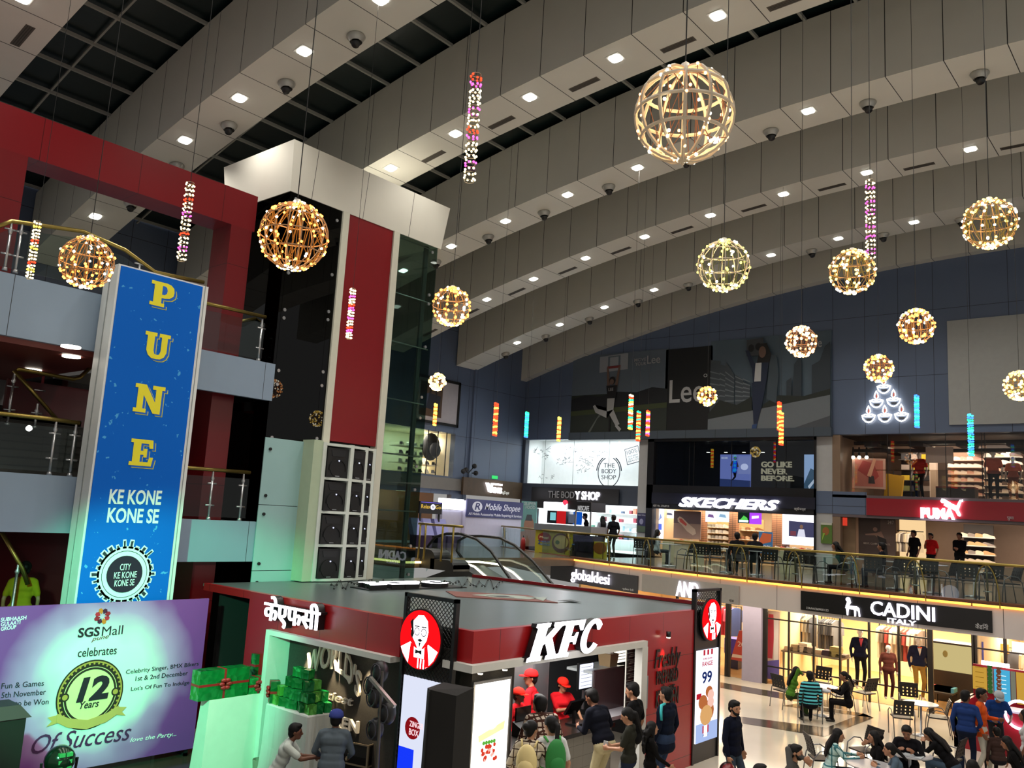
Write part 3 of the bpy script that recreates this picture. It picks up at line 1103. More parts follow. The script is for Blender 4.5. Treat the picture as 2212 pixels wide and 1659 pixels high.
def portrait(fr, a, b, r, c, t, k=1):
 "red disc with a white bearded bust in a bow tie and striped apron"
 mb = MB()
 fr.disc(mb, a, b, r*1.06, c-.06, c-.012, 0, 40)
 mb.build('disc_box', BLACK, t)
 mb = MB()
 fr.disc(mb, a, b, r, c-.012, c, 0, 48)
 mb.build('disc_face', m_lred, t)
 S_ = lambda pts: [(a+x*r, b+y*r) for x, y in pts]
 mb = MB()
 z1, z2, z3 = c+.001, c+.004, c+.007
 fr.poly(mb, S_([(-.92, -.35), (-.45, -.12), (-.2, -.3), (.2, -.3), (.45, -.12), (.93, -.3), (.75, -.62), (.5, -.85), (.35, -.93), (-.5, -.86), (-.8, -.55)]), z1, z1+.002, 0)   # shirt
 fr.poly(mb, S_([(-.42, -.14), (-.25, -.25), (-.2, -.95), (-.5, -.86)]), z2, z2+.002, 2)
 fr.poly(mb, S_([(.42, -.14), (.28, -.25), (.3, -.94), (.55, -.83)]), z2, z2+.002, 2)
 fr.poly(mb, S_([(-.3, -.62), (.4, -.62), (.38, -.94), (-.3, -.95)]), z2, z2+.002, 2)
 for x in (-.02, .12, .26):
  fr.poly(mb, S_([(x, -.64), (x+.06, -.64), (x+.06, -.96), (x, -.96)]), z3, z3+.001, 0)
 fr.poly(mb, S_([(-.34, .62), (-.12, .82), (.15, .84), (.36, .66), (.42, .3), (.36, .0), (.2, -.2), (.1, -.33), (-.05, -.33), (-.2, -.12), (-.36, .06), (-.44, .3)]), z2, z2+.002, 0)   # head
 fr.poly(mb, S_([(-.5, .56), (-.36, .7), (-.34, .42), (-.28, .18), (-.36, .0), (-.44, .12), (-.42, .34)]), z3, z3+.001, 1)
 for x in (-.14, .2):
  fr.ring(mb, a+x*r, b+.26*r, .11*r, .14*r, z3, z3+.001, 1, 14)
  fr.rect(mb, a+(x-.12)*r, a+(x+.12)*r, b+.42*r, b+.46*r, z3, z3+.001, 1)
 fr.poly(mb, S_([(-.1, -.02), (.04, .04), (.18, -.02), (.04, -.08)]), z3, z3+.001, 1)
 fr.poly(mb, S_([(-.02, -.1), (.08, -.1), (.03, -.3)]), z3, z3+.0005, 1)
 fr.poly(mb, S_([(-.16, -.34), (.0, -.38), (.16, -.34), (.16, -.5), (0, -.45), (-.16, -.5)]), z3, z3+.001, 1)
 mb.build('bust_print', [m_lwhite, m_lblack, m_lred], t)


def diamond_mesh(fr, a0, a1, b0, b1, c, st, r, t):
 mb = MB()
 n = int((a1-a0+b1-b0)/st)+1
 for i in range(n):
  for sg in (0, 1):
   pts = []
   o = i*st
   # line a = o - b' or a = o - H + b'
   H = b1-b0
   for bb in (0, H):
    aa = o-bb if sg == 0 else o-H+bb
    pts.append((aa, bb))
   (xa, ya), (xb, yb) = pts
   W_ = a1-a0
   t0, t1 = 0, 1
   dx = xb-xa
   lo, hi = sorted(((0-xa)/dx, (W_-xa)/dx))
   t0, t1 = max(0, lo), min(1, hi)
   if t1 <= t0:
    continue
   p0 = fr.p(a0+xa+dx*t0, b0+ya+(yb-ya)*t0, c)
   p1 = fr.p(a0+xa+dx*t1, b0+ya+(yb-ya)*t1, c)
   mb.tube([p0, p1], r, 4)
 mb.build('wire_mesh', m_wire, t)


YT = YK-.12
FT = FY(YT)
a0, a1 = P(866, 1400, Y=YT).x, P(980, 1400, Y=YT).x
bt = P(928, 1287, Y=YT).z
t = thing('kiosk_totem', 'black mesh totem with round red portrait sign at the kiosk corner', 'totem', ((a0+a1)/2, YT, 0))
mb = MB()
w = .055
for q in ((a0, a0+w, 0, bt), (a1-w, a1, 0, bt), (a0, a1, bt-w, bt)):
 mb.box(q[0], q[1], YT, YT+.08, q[2], q[3])
mb.build('frame', BLACK, t)
q = pxr(FT, 869, 1314, 957, 1447)
diamond_mesh(FT, a0+w, a1-w, 1.0, bt-w, -.03, .075, .006, t)
mb = MB()
mb.box(a0+w, a1-w, YT+.05, YT+.1, 0, P(925, 1395, Y=YT).z)
mb.build('back_board', m_tex, t)
cx, cy = FT.ab(P(912.5, 1381, Y=YT))
portrait(FT, cx, cy, .43, .06, t)
q = pxr(FT, 876, 1462, 960, 1659)
mb = MB()
FT.rect(mb, a0+.09, a1-.09, .2, P(915, 1468, Y=YT).z, -.04, -.02)
mb.build('lit_poster', E('poster_glow', 'cfd4e6', 1.0, True), t)
mb = MB()
zc = P(885, 1600, Y=YT).z
FT.rect(mb, a0+.09, a0+.42, .35, zc-.12, -.02, -.015, 0)
FT.disc(mb, a0+.36, zc+.18, .16, -.02, -.016, 1, 20)
FT.text(mb, 'ZINGER', a0+.3, a0+.6, zc+.2, zc+.28, -.015, -.01, 2)
FT.text(mb, 'BOX', a0+.3, a0+.5, zc+.08, zc+.17, -.015, -.01, 2)
mb.build('poster_print', [E('poster_blue', '1230d8', 1.2), E('poster_red', '8a1018', .8), E('poster_pink', 'ffd6dc', 1)], t)

XT = XK+.03
FT2 = FX(XT)
a0, a1 = P(1500, 1440, X=XT).y, P(1556, 1440, X=XT).y
bt = P(1530, 1272, X=XT).z
t = thing('kiosk_totem', 'black mesh totem with portrait disc and tall menu screen beside the red wall', 'totem', (XT, (a0+a1)/2, 0))
mb = MB()
for q in ((a0, a0+w, 0, bt), (a1-w, a1, 0, bt), (a0, a1, bt-w, bt)):
 mb.box(XT-.1, XT, q[0], q[1], q[2], q[3])
mb.box(XT-.12, XT-.03, a0+w, a1-w, 0, P(1530, 1400, X=XT).z+.62)
mb.build('frame', BLACK, t)
zz = P(1530, 1400, X=XT).z+.6
diamond_mesh(FT2, a0+w, a1-w, zz, bt-w, -.05, .075, .006, t)
cx, cy = FT2.ab(P(1533, 1338, X=XT))
portrait(FT2, cx, cy, .42, .06, t)
b0, b1 = P(1525, 1600, X=XT).z, P(1528, 1403, X=XT).z
s0, s1 = a0+.12, a1-.1
mb = MB()
FT2.rect(mb, s0, s1, b0, b1, -.03, .0)
mb.build('lit_screen', E('screen_white', 'eef0ff', 1.25, True), t)
mb = MB()
H, V = s1-s0, b1-b0
g = lambda x, y: (s0+H*x, b0+V*y)


def R_(x0, x1, y0, y1, m, c=.002):
 FT2.rect(mb, s0+H*x0, s0+H*x1, b0+V*y0, b0+V*y1, 0, c, m)


for x in (.28, .46, .64):
 R_(x, x+.08, .94, 1, 0)
FT2.text(mb, 'SUPER SAVER', s0+.26*H, s0+.7*H, b0+.89*V, b0+.91*V, 0, .003, 0)
FT2.text(mb, 'RANGE', s0+.24*H, s0+.72*H, b0+.82*V, b0+.87*V, 0, .003, 0, 0, .01)
FT2.text(mb, '99', s0+.24*H, s0+.7*H, b0+.63*V, b0+.76*V, 0, .003, 1, 0, .02)
for x, y, rx, m in ((.58, .53, .16, 2), (.66, .49, .15, 3), (.3, .43, .2, 2), (.66, .41, .15, 3), (.52, .32, .3, 2), (.46, .28, .28, 4)):
 FT2.disc(mb, s0+x*H, b0+y*V, rx*H, 0, .002+.001*m, m, 18, rx*H*.75)
R_(.0, .22, .47, .53, 0)
R_(0, 1, 0, .2, 5)
R_(.3, .36, .09, .17, 0, .004)
R_(.52, .58, .09, .17, 0, .004)
R_(.36, .52, .05, .17, 6, .004)
FT2.text(mb, 'KFC', s0+.32*H, s0+.56*H, b0+.055*V, b0+.085*V, .004, .006, 1)
mb.build('screen_print', [E('print_red', 'b01c2c', 1), E('print_blue', '16265c', 1), E('print_bun', 'b4683a', .9), E('print_pale', 'e8b8a8', 1), E('print_meat', 'd8a468', .9), E('print_sky', '9fb2de', 1), m_lwhite], t)

# red side wall lettering, lamp and notice
FRs = FX(XK)
t = thing('wall_lettering', 'black script and block lettering on the red kiosk wall under a lamp', 'sign', (XK, P(1440, 1400, X=XK).y, 1.0))
m_blk = M('letter_black', '0d0809', .5)
for s, q, sh, bd in (('Freshly', (1413, 1404, 1468, 1446), .3, 0), ('PREPARED', (1417, 1450, 1463, 1469), 0, .012), ('in our', (1432, 1478, 1456, 1487), 0, .01), ('KITCHEN', (1416, 1492, 1463, 1518), 0, .012)):
 a0, a1, b0, b1 = pxr(FRs, *q)
 mb = MB()
 FRs.text(mb, s, a0, a1, min(b0, b1), max(b0, b1), .01, .025, 0, sh, bd)
 mb.build('lettering', m_blk, t)
p = P(1444, 1376, X=XK+.12)
wallspot((XK+.12, p.y, p.z-.02), (XK+.0, p.y, p.z-.9), 70, (1, .3, .12), 'single lamp glowing orange on the red wall above the black lettering', None, 0)
a0, a1, b0, b1 = pxr(FRs, 1387, 1462, 1397, 1530)
mb = MB()
FRs.rect(mb, a0, a1, b0, b1, .0, .015)
tag(mb.build('notice_board', M('notice_grey', '8d8f90', .5)), 'grey notice sheet fixed to the red kiosk wall beside the white frame', 'notice')

# counter, equipment and boards inside
XCn = -9.05
y0, y1 = pY1+.02, P(1378, 1400, X=XK).y-.02
mb = MB()
mb.box(XCn-.62, XCn, y0, y1, 0, .98)
mb.build('counter_front', panelmat('counter_tile', '8f8c84', (.3, .2), (0, 0), .4, '5c5a54', .006, 'YZ'), kiosk)
mb = MB()
mb.box(XCn-.7, XCn+.08, y0, y1, .98, 1.05)
mb.build('counter_top', M('counter_black', '17130f', .3), kiosk)
XI = XCn-2.5
mb = MB()
mb.box(XI-.1, XI, YK+.5, YKB-.2, 0, ZK-.1)
mb.build('kitchen_wall', M('kitchen_wall', '3c3f42', .5), kiosk)
FI = FX(XI)
t = thing('kitchen_rack', 'tall steel kitchen fryer unit behind the counter staff', 'kitchen unit', (XI+.4, y0+1.2, 0))
mb = MB()
mb.box(XI+.02, XI+.7, y0+.1, y0+2.0, 0, 1.95)
mb.build('body', STEEL, t)
mb = MB()
mb.box(XI+.70, XI+.72, y0+.2, y0+1.0, 1.1, 1.7)
mb.box(XI+.70, XI+.72, y0+1.1, y0+1.9, 1.1, 1.7)
mb.build('glass_door', BLACK, t)
mb = MB()
mb.box(XI+.3, XI+.74, y0+.15, y0+1.9, .98, 1.03)
mb.box(XI+.3, XI+.74, y0+.15, y0+1.9, 1.75, 1.8)
mb.build('lit_shelf', E('heat_shelf', 'ffb070', 1.2), t)
t = thing('steel_column', 'grey steel cabinet column standing behind the capped cashier', 'cabinet', (XI+1.2, y0+2.5, 0))
mb = MB()
mb.box(XI+.9, XI+1.5, y0+2.05, y0+2.55, 0, 2.3)
mb.build('cabinet_body', M('cabinet_steel', '8d9094', .35, .7), t)
mb = MB()
mb.box(XI+1.5, XI+1.52, y0+2.1, y0+2.5, .2, 2.2)
mb.build('cabinet_door', M('cabinet_door', '7b7f83', .3, .7), t)


def px_panel(name, label, cat, X, box, mat, back=.05, frame=None, group=None):
 fr = FX(X)
 a0, a1, b0, b1 = pxr(fr, *box)
 b0, b1 = min(b0, b1), max(b0, b1)
 t = thing(name, label, cat, (X, a0, b0), group)
 mb = MB()
 fr.rect(mb, a0, a1, b0, b1, .0, .008)
 mb.build('face', mat, t)
 mb = MB()
 fr.rect(mb, a0-.03, a1+.03, b0-.03, b1+.03, -back, -.001)
 mb.build('casing', frame or BLACK, t)
 return t, fr, a0, a1, b0, b1


t, fr, a0, a1, b0, b1 = px_panel('order_screen', 'upright order screen showing a white page inside the kiosk', 'screen', XCn-.9, (1253, 1436, 1279, 1483), E('screen_page', 'e8ecff', 1.1))
mb = MB()
for i in range(6):
 fr.rect(mb, a0+.04, a1-.04, b0+.05+i*.07, b0+.056+i*.07, .009, .012)
mb.build('page_lines', M('page_ink', '5a5a78', .6), t)
mb = MB()
mb.cyl((XCn-.95, (a0+a1)/2, 1.05), (XCn-.95, (a0+a1)/2, b0), .03, .03, 8)
mb.build('stand', STEEL, t)
t, fr, a0, a1, b0, b1 = px_panel('menu_board', 'bright menu screen hanging at the top right inside the kiosk', 'screen', XCn-.9, (1318, 1408, 1354, 1428), E('menu_board_glow', 'fff4dc', 2.0))
mb = MB()
for i in range(3):
 fr.rect(mb, a0+.05, a1-.08, b0+.05+i*.06, b0+.065+i*.06, .009, .012)
mb.cyl(fr.p((a0+a1)/2, b1, -.03), fr.p((a0+a1)/2, ZK-.1, -.03), .02, .02, 8)
mb.build('hanger', DARKM, t)
t, fr, a0, a1, b0, b1 = px_panel('counter_screen', 'dull brown glass screen on the kiosk counter at right', 'screen', XCn-.62, (1285, 1452, 1345, 1528), M('brown_glass', '564648', .15), .04, STEEL)
mb = MB()
mb.box(XCn-.66, XCn-.2, a0-.02, a1+.02, 1.05, b0-.04)
mb.build('plinth', M('plinth_white', 'c2c0c6', .4), t)
mb = MB()
mb.box(XCn-1.3, XCn-.66, a0, a1+.1, b1-.05, b1)
mb.build('ledge', M('ledge_grey', '9aa0a0', .4), t)
p = P(1313, 1450, X=XCn-.9)
t = thing('paper_bucket', 'brown paper box of napkins on the ledge inside the kiosk', 'box', (XCn-.9, p.y, b1))
mb = MB()
s = .13
mb.hexa([(XCn-.9-s, p.y-s, b1), (XCn-.9+s, p.y-s, b1), (XCn-.9+s, p.y+s, b1), (XCn-.9-s, p.y+s, b1)], [(XCn-.9-s*1.2, p.y-s*1.2, b1+.25), (XCn-.9+s*1.2, p.y-s*1.2, b1+.25), (XCn-.9+s*1.2, p.y+s*1.2, b1+.25), (XCn-.9-s*1.2, p.y+s*1.2, b1+.25)])
mb.build('carton', M('kraft', '8a7352', .7), t)
mb = MB()
mb.ell((XCn-.9, p.y, b1+.26), (.12, .12, .06), 10, 6)
mb.build('napkins', WHITE, t)
FS = FX(XK-.2)
a0, a1, b0, b1 = pxr(FS, 1355, 1405, 1378, 1490)
t = thing('menu_rack', 'stack of small black menu plates hung beside the white kiosk frame', 'menu board', (XK-.2, a0, min(b0, b1)))
lo, hi = min(b0, b1)-.3, zt0-.02
n = 9
for i in range(n):
 za, zb = lo+(hi-lo)*i/n, lo+(hi-lo)*(i+1)/n
 mb = MB()
 FS.rect(mb, a0, a1, za+.012, zb, 0, .012)
 o = mb.build('menu_plate', M('plate_black', '14100f', .4), t)
 mb = MB()
 FS.rect(mb, a0+.05, a1-.06, (za+zb)/2-.006, (za+zb)/2+.014, .012, .015)
 FS.rect(mb, a0+.1, a1-.12, (za+zb)/2+.03, (za+zb)/2+.045, .012, .015)
 mb.build('plate_text', M('plate_grey', '77706a', .6), o)
mb = MB()
FS.rect(mb, a0-.02, a1+.02, lo, hi, -.02, -.001)
mb.build('plate_backing', WHITE, t)
t = thing('cash_register', 'black touch screen cash register on the kiosk counter', 'cash register', (XCn-.3, P(1240, 1540, X=XCn-.3).y, 1.05))
c = wloc(t)
mb = MB()
mb.box(c.x-.12, c.x+.12, c.y-.1, c.y+.1, 1.05, 1.08)
mb.cyl((c.x, c.y, 1.08), (c.x, c.y, 1.3), .03, .03, 8)
mb.build('stand', BLACK, t)
mb = MB()
mb.hexa([(c.x-.1, c.y-.2, 1.25), (c.x-.06, c.y-.2, 1.23), (c.x-.06, c.y+.2, 1.23), (c.x-.1, c.y+.2, 1.25)], [(c.x+.05, c.y-.2, 1.5), (c.x+.09, c.y-.2, 1.48), (c.x+.09, c.y+.2, 1.48), (c.x+.05, c.y+.2, 1.5)])
mb.build('touch_screen', M('pos_black', '0a0a0c', .15), t)
t = thing('cash_register', 'low black till near the corner pier of the kiosk counter', 'cash register', (XCn-.3, P(1130, 1570, X=XCn-.3).y+.2, 1.05))
c = wloc(t)
mb = MB()
mb.hexa([(c.x-.2, c.y-.25, 1.05), (c.x+.2, c.y-.25, 1.05), (c.x+.2, c.y+.25, 1.05), (c.x-.2, c.y+.25, 1.05)], [(c.x-.2, c.y-.25, 1.28), (c.x+.1, c.y-.25, 1.15), (c.x+.1, c.y+.25, 1.15), (c.x-.2, c.y+.25, 1.28)])
mb.build('till_body', BLACK, t)
mb = MB()
mb.box(c.x-.19, c.x-.16, c.y-.2, c.y+.2, 1.28, 1.5)
mb.build('till_screen', MATS['pos_black'], t)
lamp('AREA', (XCn-1.2, (y0+y1)/2, ZK-.15), 190, (1, .96, .92), 3, (XCn-1.2, (y0+y1)/2, 0), sizey=1.2, name='kitchen_light')

# things lying on the kiosk roof
zr = ZK-.01
o0, o1 = P(800, 1276, Z=zr), P(1005, 1270, Z=zr)
u = (o1-o0).normalized()
FRo = Fr(o0, u, (0, 0, 1), Vector((0, 0, 1)).cross(u))
t = thing('roof_sign', 'glowing white letters lying flat on the grey kiosk roof', 'sign', o0)
dep = .62
kfc(FRo, .0, (o1-o0).length, 0, dep, .02, .12, t, .1)
mb = MB()
FRo.rect(mb, -.05, (o1-o0).length+.02, -.03, dep+.03, .0, .02)
mb.build('base_tray', BLACK, t)
o0, o1 = P(985, 1290, Z=zr), P(1205, 1303, Z=zr)
u = (o1-o0).normalized()
FRo = Fr(o0, u, (0, 0, 1), Vector((0, 0, 1)).cross(u))
L = (o1-o0).length
t = thing('roof_panel', 'flat red printed panel with a pale bust lying on the kiosk roof', 'printed panel', o0)
mb = MB()
FRo.poly(mb, [(0, 0), (L, 0), (L-.6, 1.25), (-.3, 1.1)], .0, .015)
mb.build('board', M('roof_print_red', '6e3830', .5), t)
mb = MB()
FRo.poly(mb, [(.3, .5), (.7, .95), (1.3, .95), (1.7, .6), (1.5, .3), (.8, .25)], .016, .02, 0)
FRo.poly(mb, [(1.8, .15), (L-.3, .15), (L-.6, .8), (1.9, .9)], .016, .02, 0)
FRo.poly(mb, [(.6, .5), (1.0, .7), (1.2, .45), (.9, .35)], .021, .023, 1)
FRo.poly(mb, [(2.1, .3), (2.4, .7), (2.6, .3)], .021, .023, 1)
mb.build('print', [M('roof_print_pale', '8f9a90', .5), M('roof_print_dark', '30383a', .5)], t)
t = thing('light_string', 'tangled dark cable of small bulbs strewn across the kiosk roof', 'string light', P(800, 1268, Z=zr))
rnd = random.Random(5)
mb, mc = MB(), MB()
pts = []
for i in range(60):
 x = 715+ (1085-715)*i/59
 p = P(x, 1263+6*math.sin(i*1.7)+rnd.uniform(-4, 8), Z=zr)
 pts.append((p.x, p.y, zr+.02+rnd.random()*.05))
 mc.ell((p.x, p.y, zr+.03), .022, 6, 4)
mb.tube(pts, .008, 4)
mb.build('cable', CABLE, t)
mc.build('bulb_caps', M('bulb_cap', '1b1d1b', .5), t)
p = P(620, 1288, Z=zr)
# ---------------------------------------------------------------- first floor balcony
def Ye(X):
 return 23.5+.0155*(X+5.6)**2


def on_edge(x, y, off=0):
 d = _fw + _rt*((x-1106)/FPX) - _up*((y-829.5)/FPX)
 lo, hi = 5, 60
 for _ in range(50):
  m = (lo+hi)/2
  q = EYE+d*m
  if q.y < Ye(q.x)-off:
   lo = m
  else:
   hi = m
 return EYE+d*lo


class CurveFr(Fr):
 "a drawing frame that follows the curved edge of the balcony"
 def __init__(s):
  pass

 def p(s, a, b, c=0):
  g = .031*(a+5.6)
  n = Vector((g, -1, 0)).normalized()
  return Vector((a, Ye(a), b)) + n*c

 def rect(s, mb, a0, a1, b0, b1, c0, c1, m=0):
  n = max(1, int((a1-a0)/.5))
  for i in range(n):
   x0, x1 = a0+(a1-a0)*i/n, a0+(a1-a0)*(i+1)/n
   mb.hexa([s.p(x0, b0, c1), s.p(x1, b0, c1), s.p(x1, b0, c0), s.p(x0, b0, c0)], [s.p(x0, b1, c1), s.p(x1, b1, c1), s.p(x1, b1, c0), s.p(x0, b1, c0)], m)
  return mb


CF = CurveFr()
XA, XBr = -25.8, 6.0
ZL = 3.25
zb = on_edge(1640, 1313).z
m_fascia = panelmat('fascia_cladding', 'c6bdb8', (1.9,), (P(1684, 1290, Y=24).x,), .45, '3a3634', .014, 'X', coords='Object')
mb = MB()
CF.rect(mb, XA, XBr, zb, ZL-.04, -.1, 0)
struct(mb, 'trim_fascia', m_fascia, origin=(0, 0, 0))
mb = MB()
CF.rect(mb, XA, XBr, ZL+.04, F1+.02, -.3, .03)
struct(mb, 'trim_balcony_wood', M('balcony_wood', '6b3c1e', .45, 0, .2, 4))
n = 40
mb = MB()
for i in range(n):
 x0, x1 = XA+(XBr-XA)*i/n, XA+(XBr-XA)*(i+1)/n
 mb.hexa([(x0, Ye(x0)+.04, F1-.1), (x1, Ye(x1)+.04, F1-.1), (x1, YB, F1-.1), (x0, YB, F1-.1)], [(x0, Ye(x0)+.04, F1), (x1, Ye(x1)+.04, F1), (x1, YB, F1), (x0, YB, F1)])
mb.box(XL, -18.75, 17.6, YB, F1-.3, F1)
struct(mb, 'floor_first', M('upper_floor', '5c544a', .15, 0, .1, 2))
mb = MB()
for i in range(n):
 x0, x1 = XA+(XBr-XA)*i/n, XA+(XBr-XA)*(i+1)/n
 mb.hexa([(x0, Ye(x0)+.1, zb), (x1, Ye(x1)+.1, zb), (x1, 29, zb), (x0, 29, zb)], [(x0, Ye(x0)+.1, zb+.08), (x1, Ye(x1)+.1, zb+.08), (x1, 29, zb+.08), (x0, 29, zb+.08)])
struct(mb, 'ceiling_concourse', M('concourse_ceiling', 'b8aea0', .6))
# amber light strip under the balcony edge
t = thing('led_strip', 'long amber light strip glowing along the curved balcony edge', 'strip light', (XA, Ye(XA), ZL))
mb = MB()
x = XA
k = 0
while x < XBr:
 CF.rect(mb, x, min(x+1.86, XBr), ZL-.03, ZL+.03, .0, .05)
 x += 1.9
mb.build('light_tube', E('amber_tube', 'ff9c40', 3.2, True), t)
mb = MB()
CF.rect(mb, XA, XBr, ZL+.031, ZL+.045, 0, .07)
mb.build('channel', DARKM, t)
mb = MB()
for q in ((XL, -18.7, 17.52, 17.6), (-18.74, -18.68, 17.6, 20.2)):
 mb.box(q[0], q[1], q[2], q[3], F1-.16, F1-.1)
tag(mb.build('led_strip', E('yellow_tube', 'ffd88a', 4)), 'pale yellow light strip on the landing edge by the escalator', 'strip light')

# glass balustrade with brass rail
ZH = .5*(on_edge(1601, 1178.7).z+on_edge(2129, 1218).z)
t = thing('balustrade', 'long curved glass balustrade with brass handrail along the food court balcony', 'railing', (XA, Ye(XA), F1))
mb = MB()
xs = [XA+(XBr-XA)*i/60 for i in range(61)]
mb.tube([CF.p(x, ZH, .02) for x in xs], .035, 10)
mb.build('handrail', BRASS, t, True)
mb = MB()
CF.rect(mb, XA, XBr, F1+.03, ZH-.06, -.04, -.03)
mb.build('glass_panel', GLASS, t)
for px_ in (1032, 1089, 1227, 1310, 1397, 1495.6, 1600, 1714.6, 1836, 1974, 2129):
 X0 = on_edge(px_, P(0, 0, Y=1).x*0+1180 if px_ > 1300 else 1140).x
 mb = MB()
 mb.cyl(CF.p(X0, F1, -.12), CF.p(X0, ZH-.05, -.05), .022, .022, 8)
 o = mb.build('post', M('post_bronze', '6d6146', .3, .8), t, True)
 mb = MB()
 for zq in (F1+.25, F1+.7):
  mb.cyl(CF.p(X0-.09, zq, -.09), CF.p(X0+.09, zq, -.09), .016, .016, 6)
 mb.build('glass_clamp', STEEL, o, True)
 mb = MB()
 for sx in (-.28, .28):
  pts = []
  for i in range(9):
   w = PI/2*i/8
   pts.append(CF.p(X0+sx*math.sin(w)**1.0, ZH-.03-(ZH-ZL)*(1-math.cos(w)) if sx > 0 else ZH-.03-(ZH-F1-.1)*(1-math.cos(w)), .02+(.05 if sx > 0 else -.1)*math.sin(w)))
  mb.tube(pts, .017, 6)
 mb.build('curved_stay', BRASS, o, True)

# shop signs fixed to the fascia
glow = E('sign_white', 'f4eeff', 2.2)


def cbox(x0, y0, x1, y1):
 a, b = on_edge(x0, y0), on_edge(x1, y1)
 return a.x, b.x, b.z, a.z


def fascia_sign(lab, box, col, name):
 a0, a1, _, _ = cbox(*box)
 xm = (box[0]+box[2])/2
 ym = (box[1]+box[3])/2
 h = abs(on_edge(xm, ym-box[4] if len(box) > 4 else ym).z)
 return a0, a1


def csign(lab, px0, px1, top, bot, mat):
 "px0/px1 left and right limits, top/bot = y at the left limit"
 a0, a1 = on_edge(px0, top).x, on_edge(px1, top+60).x
 z1, z0 = on_edge(px0, top).z, on_edge(px0, bot).z
 t = thing('shop_sign', lab, 'sign', CF.p((a0+a1)/2, z0, 0))
 mb = MB()
 CF.rect(mb, a0, a1, z0, z1, .01, .06)
 mb.build('sign_board', mat, t)
 return t, a0, a1, z0, z1


t, a0, a1, z0, z1 = csign('dark grey fascia sign with glowing white rounded lettering left of the escalator', 1193, 1379, 1217, 1250, M('sign_grey', '403f42', .5))
mb = MB()
b0, b1 = on_edge(1240, 1228).x, on_edge(1322, 1245).x
CF.text(mb, 'globaldesi', b0, b1, z0+.02, z1-.06, .09, .13, 0, 0, 0)
mb.build('lettering', glow, t)
mb = MB()
CF.text(mb, 'ग्लोबल देसी', on_edge(1348, 1260).x, on_edge(1372, 1262).x, z0+.04, z0+.13, .06, .07)
mb.build('small_lettering', M('pale_letter', 'b9b9b9', .5), t)
t, a0, a1, z0, z1 = csign('pale grey fascia sign with three tall glowing letters behind the second totem', 1390, 1598, 1240, 1277, M('sign_pale', '9c9791', .5))
mb = MB()
CF.text(mb, 'AND', on_edge(1466, 1260).x, on_edge(1514, 1262).x, z0+.02, z1-.06, .09, .13, 0, 0, .008)
mb.build('lettering', glow, t)
mb = MB()
CF.text(mb, 'एंड', on_edge(1578, 1285).x, on_edge(1588, 1285).x, z0+.06, z0+.15, .06, .07)
mb.build('small_lettering', M('dim_letter', '5a5550', .5), t)
t, a0, a1, z0, z1 = csign('long black fascia sign with glowing white lettering and animal emblem above the menswear store', 1732, 2144, 1276, 1317, M('sign_black', '0d0c0c', .4))
zq = lambda x, y: on_edge(x, y).z
mb = MB()
CF.text(mb, 'CADINI', on_edge(1884, 1310).x, on_edge(2022, 1325).x, zq(1884, 1327), zq(1884, 1297), .09, .13, 0, 0, .015)
CF.text(mb, 'ITALY', on_edge(1920, 1335).x, on_edge(1982, 1340).x, zq(1884, 1340), zq(1884, 1329.5), .09, .13, 0, 0, .02)
mb.build('lettering', glow, t)
mb = MB()
ex, ez = on_edge(1845, 1310).x, zq(1845, 1330)
k = .42
Q = lambda pts: [(ex+k*x, ez+k*y) for x, y in pts]
for pts in ([(-.35, 0), (-.28, 0), (-.25, .35), (-.3, .6), (-.42, .62), (-.4, .4)], [(-.45, .45), (-.3, .95), (-.15, 1.0), (-.1, .8), (-.22, .6), (.25, .62), (.42, .5), (.48, 0), (.4, -.02), (.36, .3), (.22, .4), (.2, -.02), (.12, -.02), (.1, .38), (-.2, .4), (-.3, .3)]):
 CF.poly(mb, Q(pts), .09, .12)
CF.disc(mb, ex-.28*k, ez+.98*k, .14*k, .09, .12, 0, 14)
mb.build('emblem', glow, t)
mb = MB()
CF.text(mb, '27AAACS6995D1Z2', on_edge(1744, 1312).x, on_edge(1792, 1322).x, zq(1744, 1315), zq(1744, 1310.5), .06, .07)
CF.text(mb, 'कैडिनी', on_edge(2108, 1350).x, on_edge(2136, 1352).x, zq(2108, 1357), zq(2108, 1345), .06, .07)
mb.build('small_lettering', MATS['pale_letter'], t)

# ---------------------------------------------------------------- escalator
YE1, YE2 = 19.0, 20.2
esc = thing('escalator', 'escalator with black curved handrails and bright skirt lights behind the kiosk', 'escalator', (-17.5, 19.6, 2.0))
F1e = FY(YE1)
for Y, pts in ((YE1, [(940, 1215), (926, 1200), (924, 1180), (940, 1160), (965, 1153), (995, 1153), (1030, 1165), (1060, 1190), (1082, 1222), (1110, 1262), (1150, 1320)]), (YE2, [(1000, 1208), (987, 1190), (990, 1168), (1008, 1158), (1040, 1158), (1080, 1162), (1112, 1178), (1150, 1212), (1188, 1256), (1230, 1305)])):
 w = [P(x, y, Y=Y) for x, y in pts]
 mb = MB()
 mb.tube(w, .045, 8)
 mb.build('handrail', M('rubber_black', '0d0d0d', .4), esc, True)
 mb = MB()
 fr = FY(Y)
 top = [fr.ab(p) for p in w[2:]]
 low = [(a, b-.78) for a, b in top]
 fr.poly(mb, top+low[::-1], -.005, .005)
 mb.build('glass_side', GLASS, esc)
 mb = MB()
 mb.tube([Vector((p.x, Y-.03, p.z-.8)) for p in w[3:]], .03, 6)
 mb.build('skirt_light', E('skirt_light', 'fff2d0', 6), esc)
mb = MB()
w = [P(x, y, Y=YE1) for x, y in [(924, 1180), (995, 1153), (1060, 1190), (1110, 1262), (1150, 1320)]]
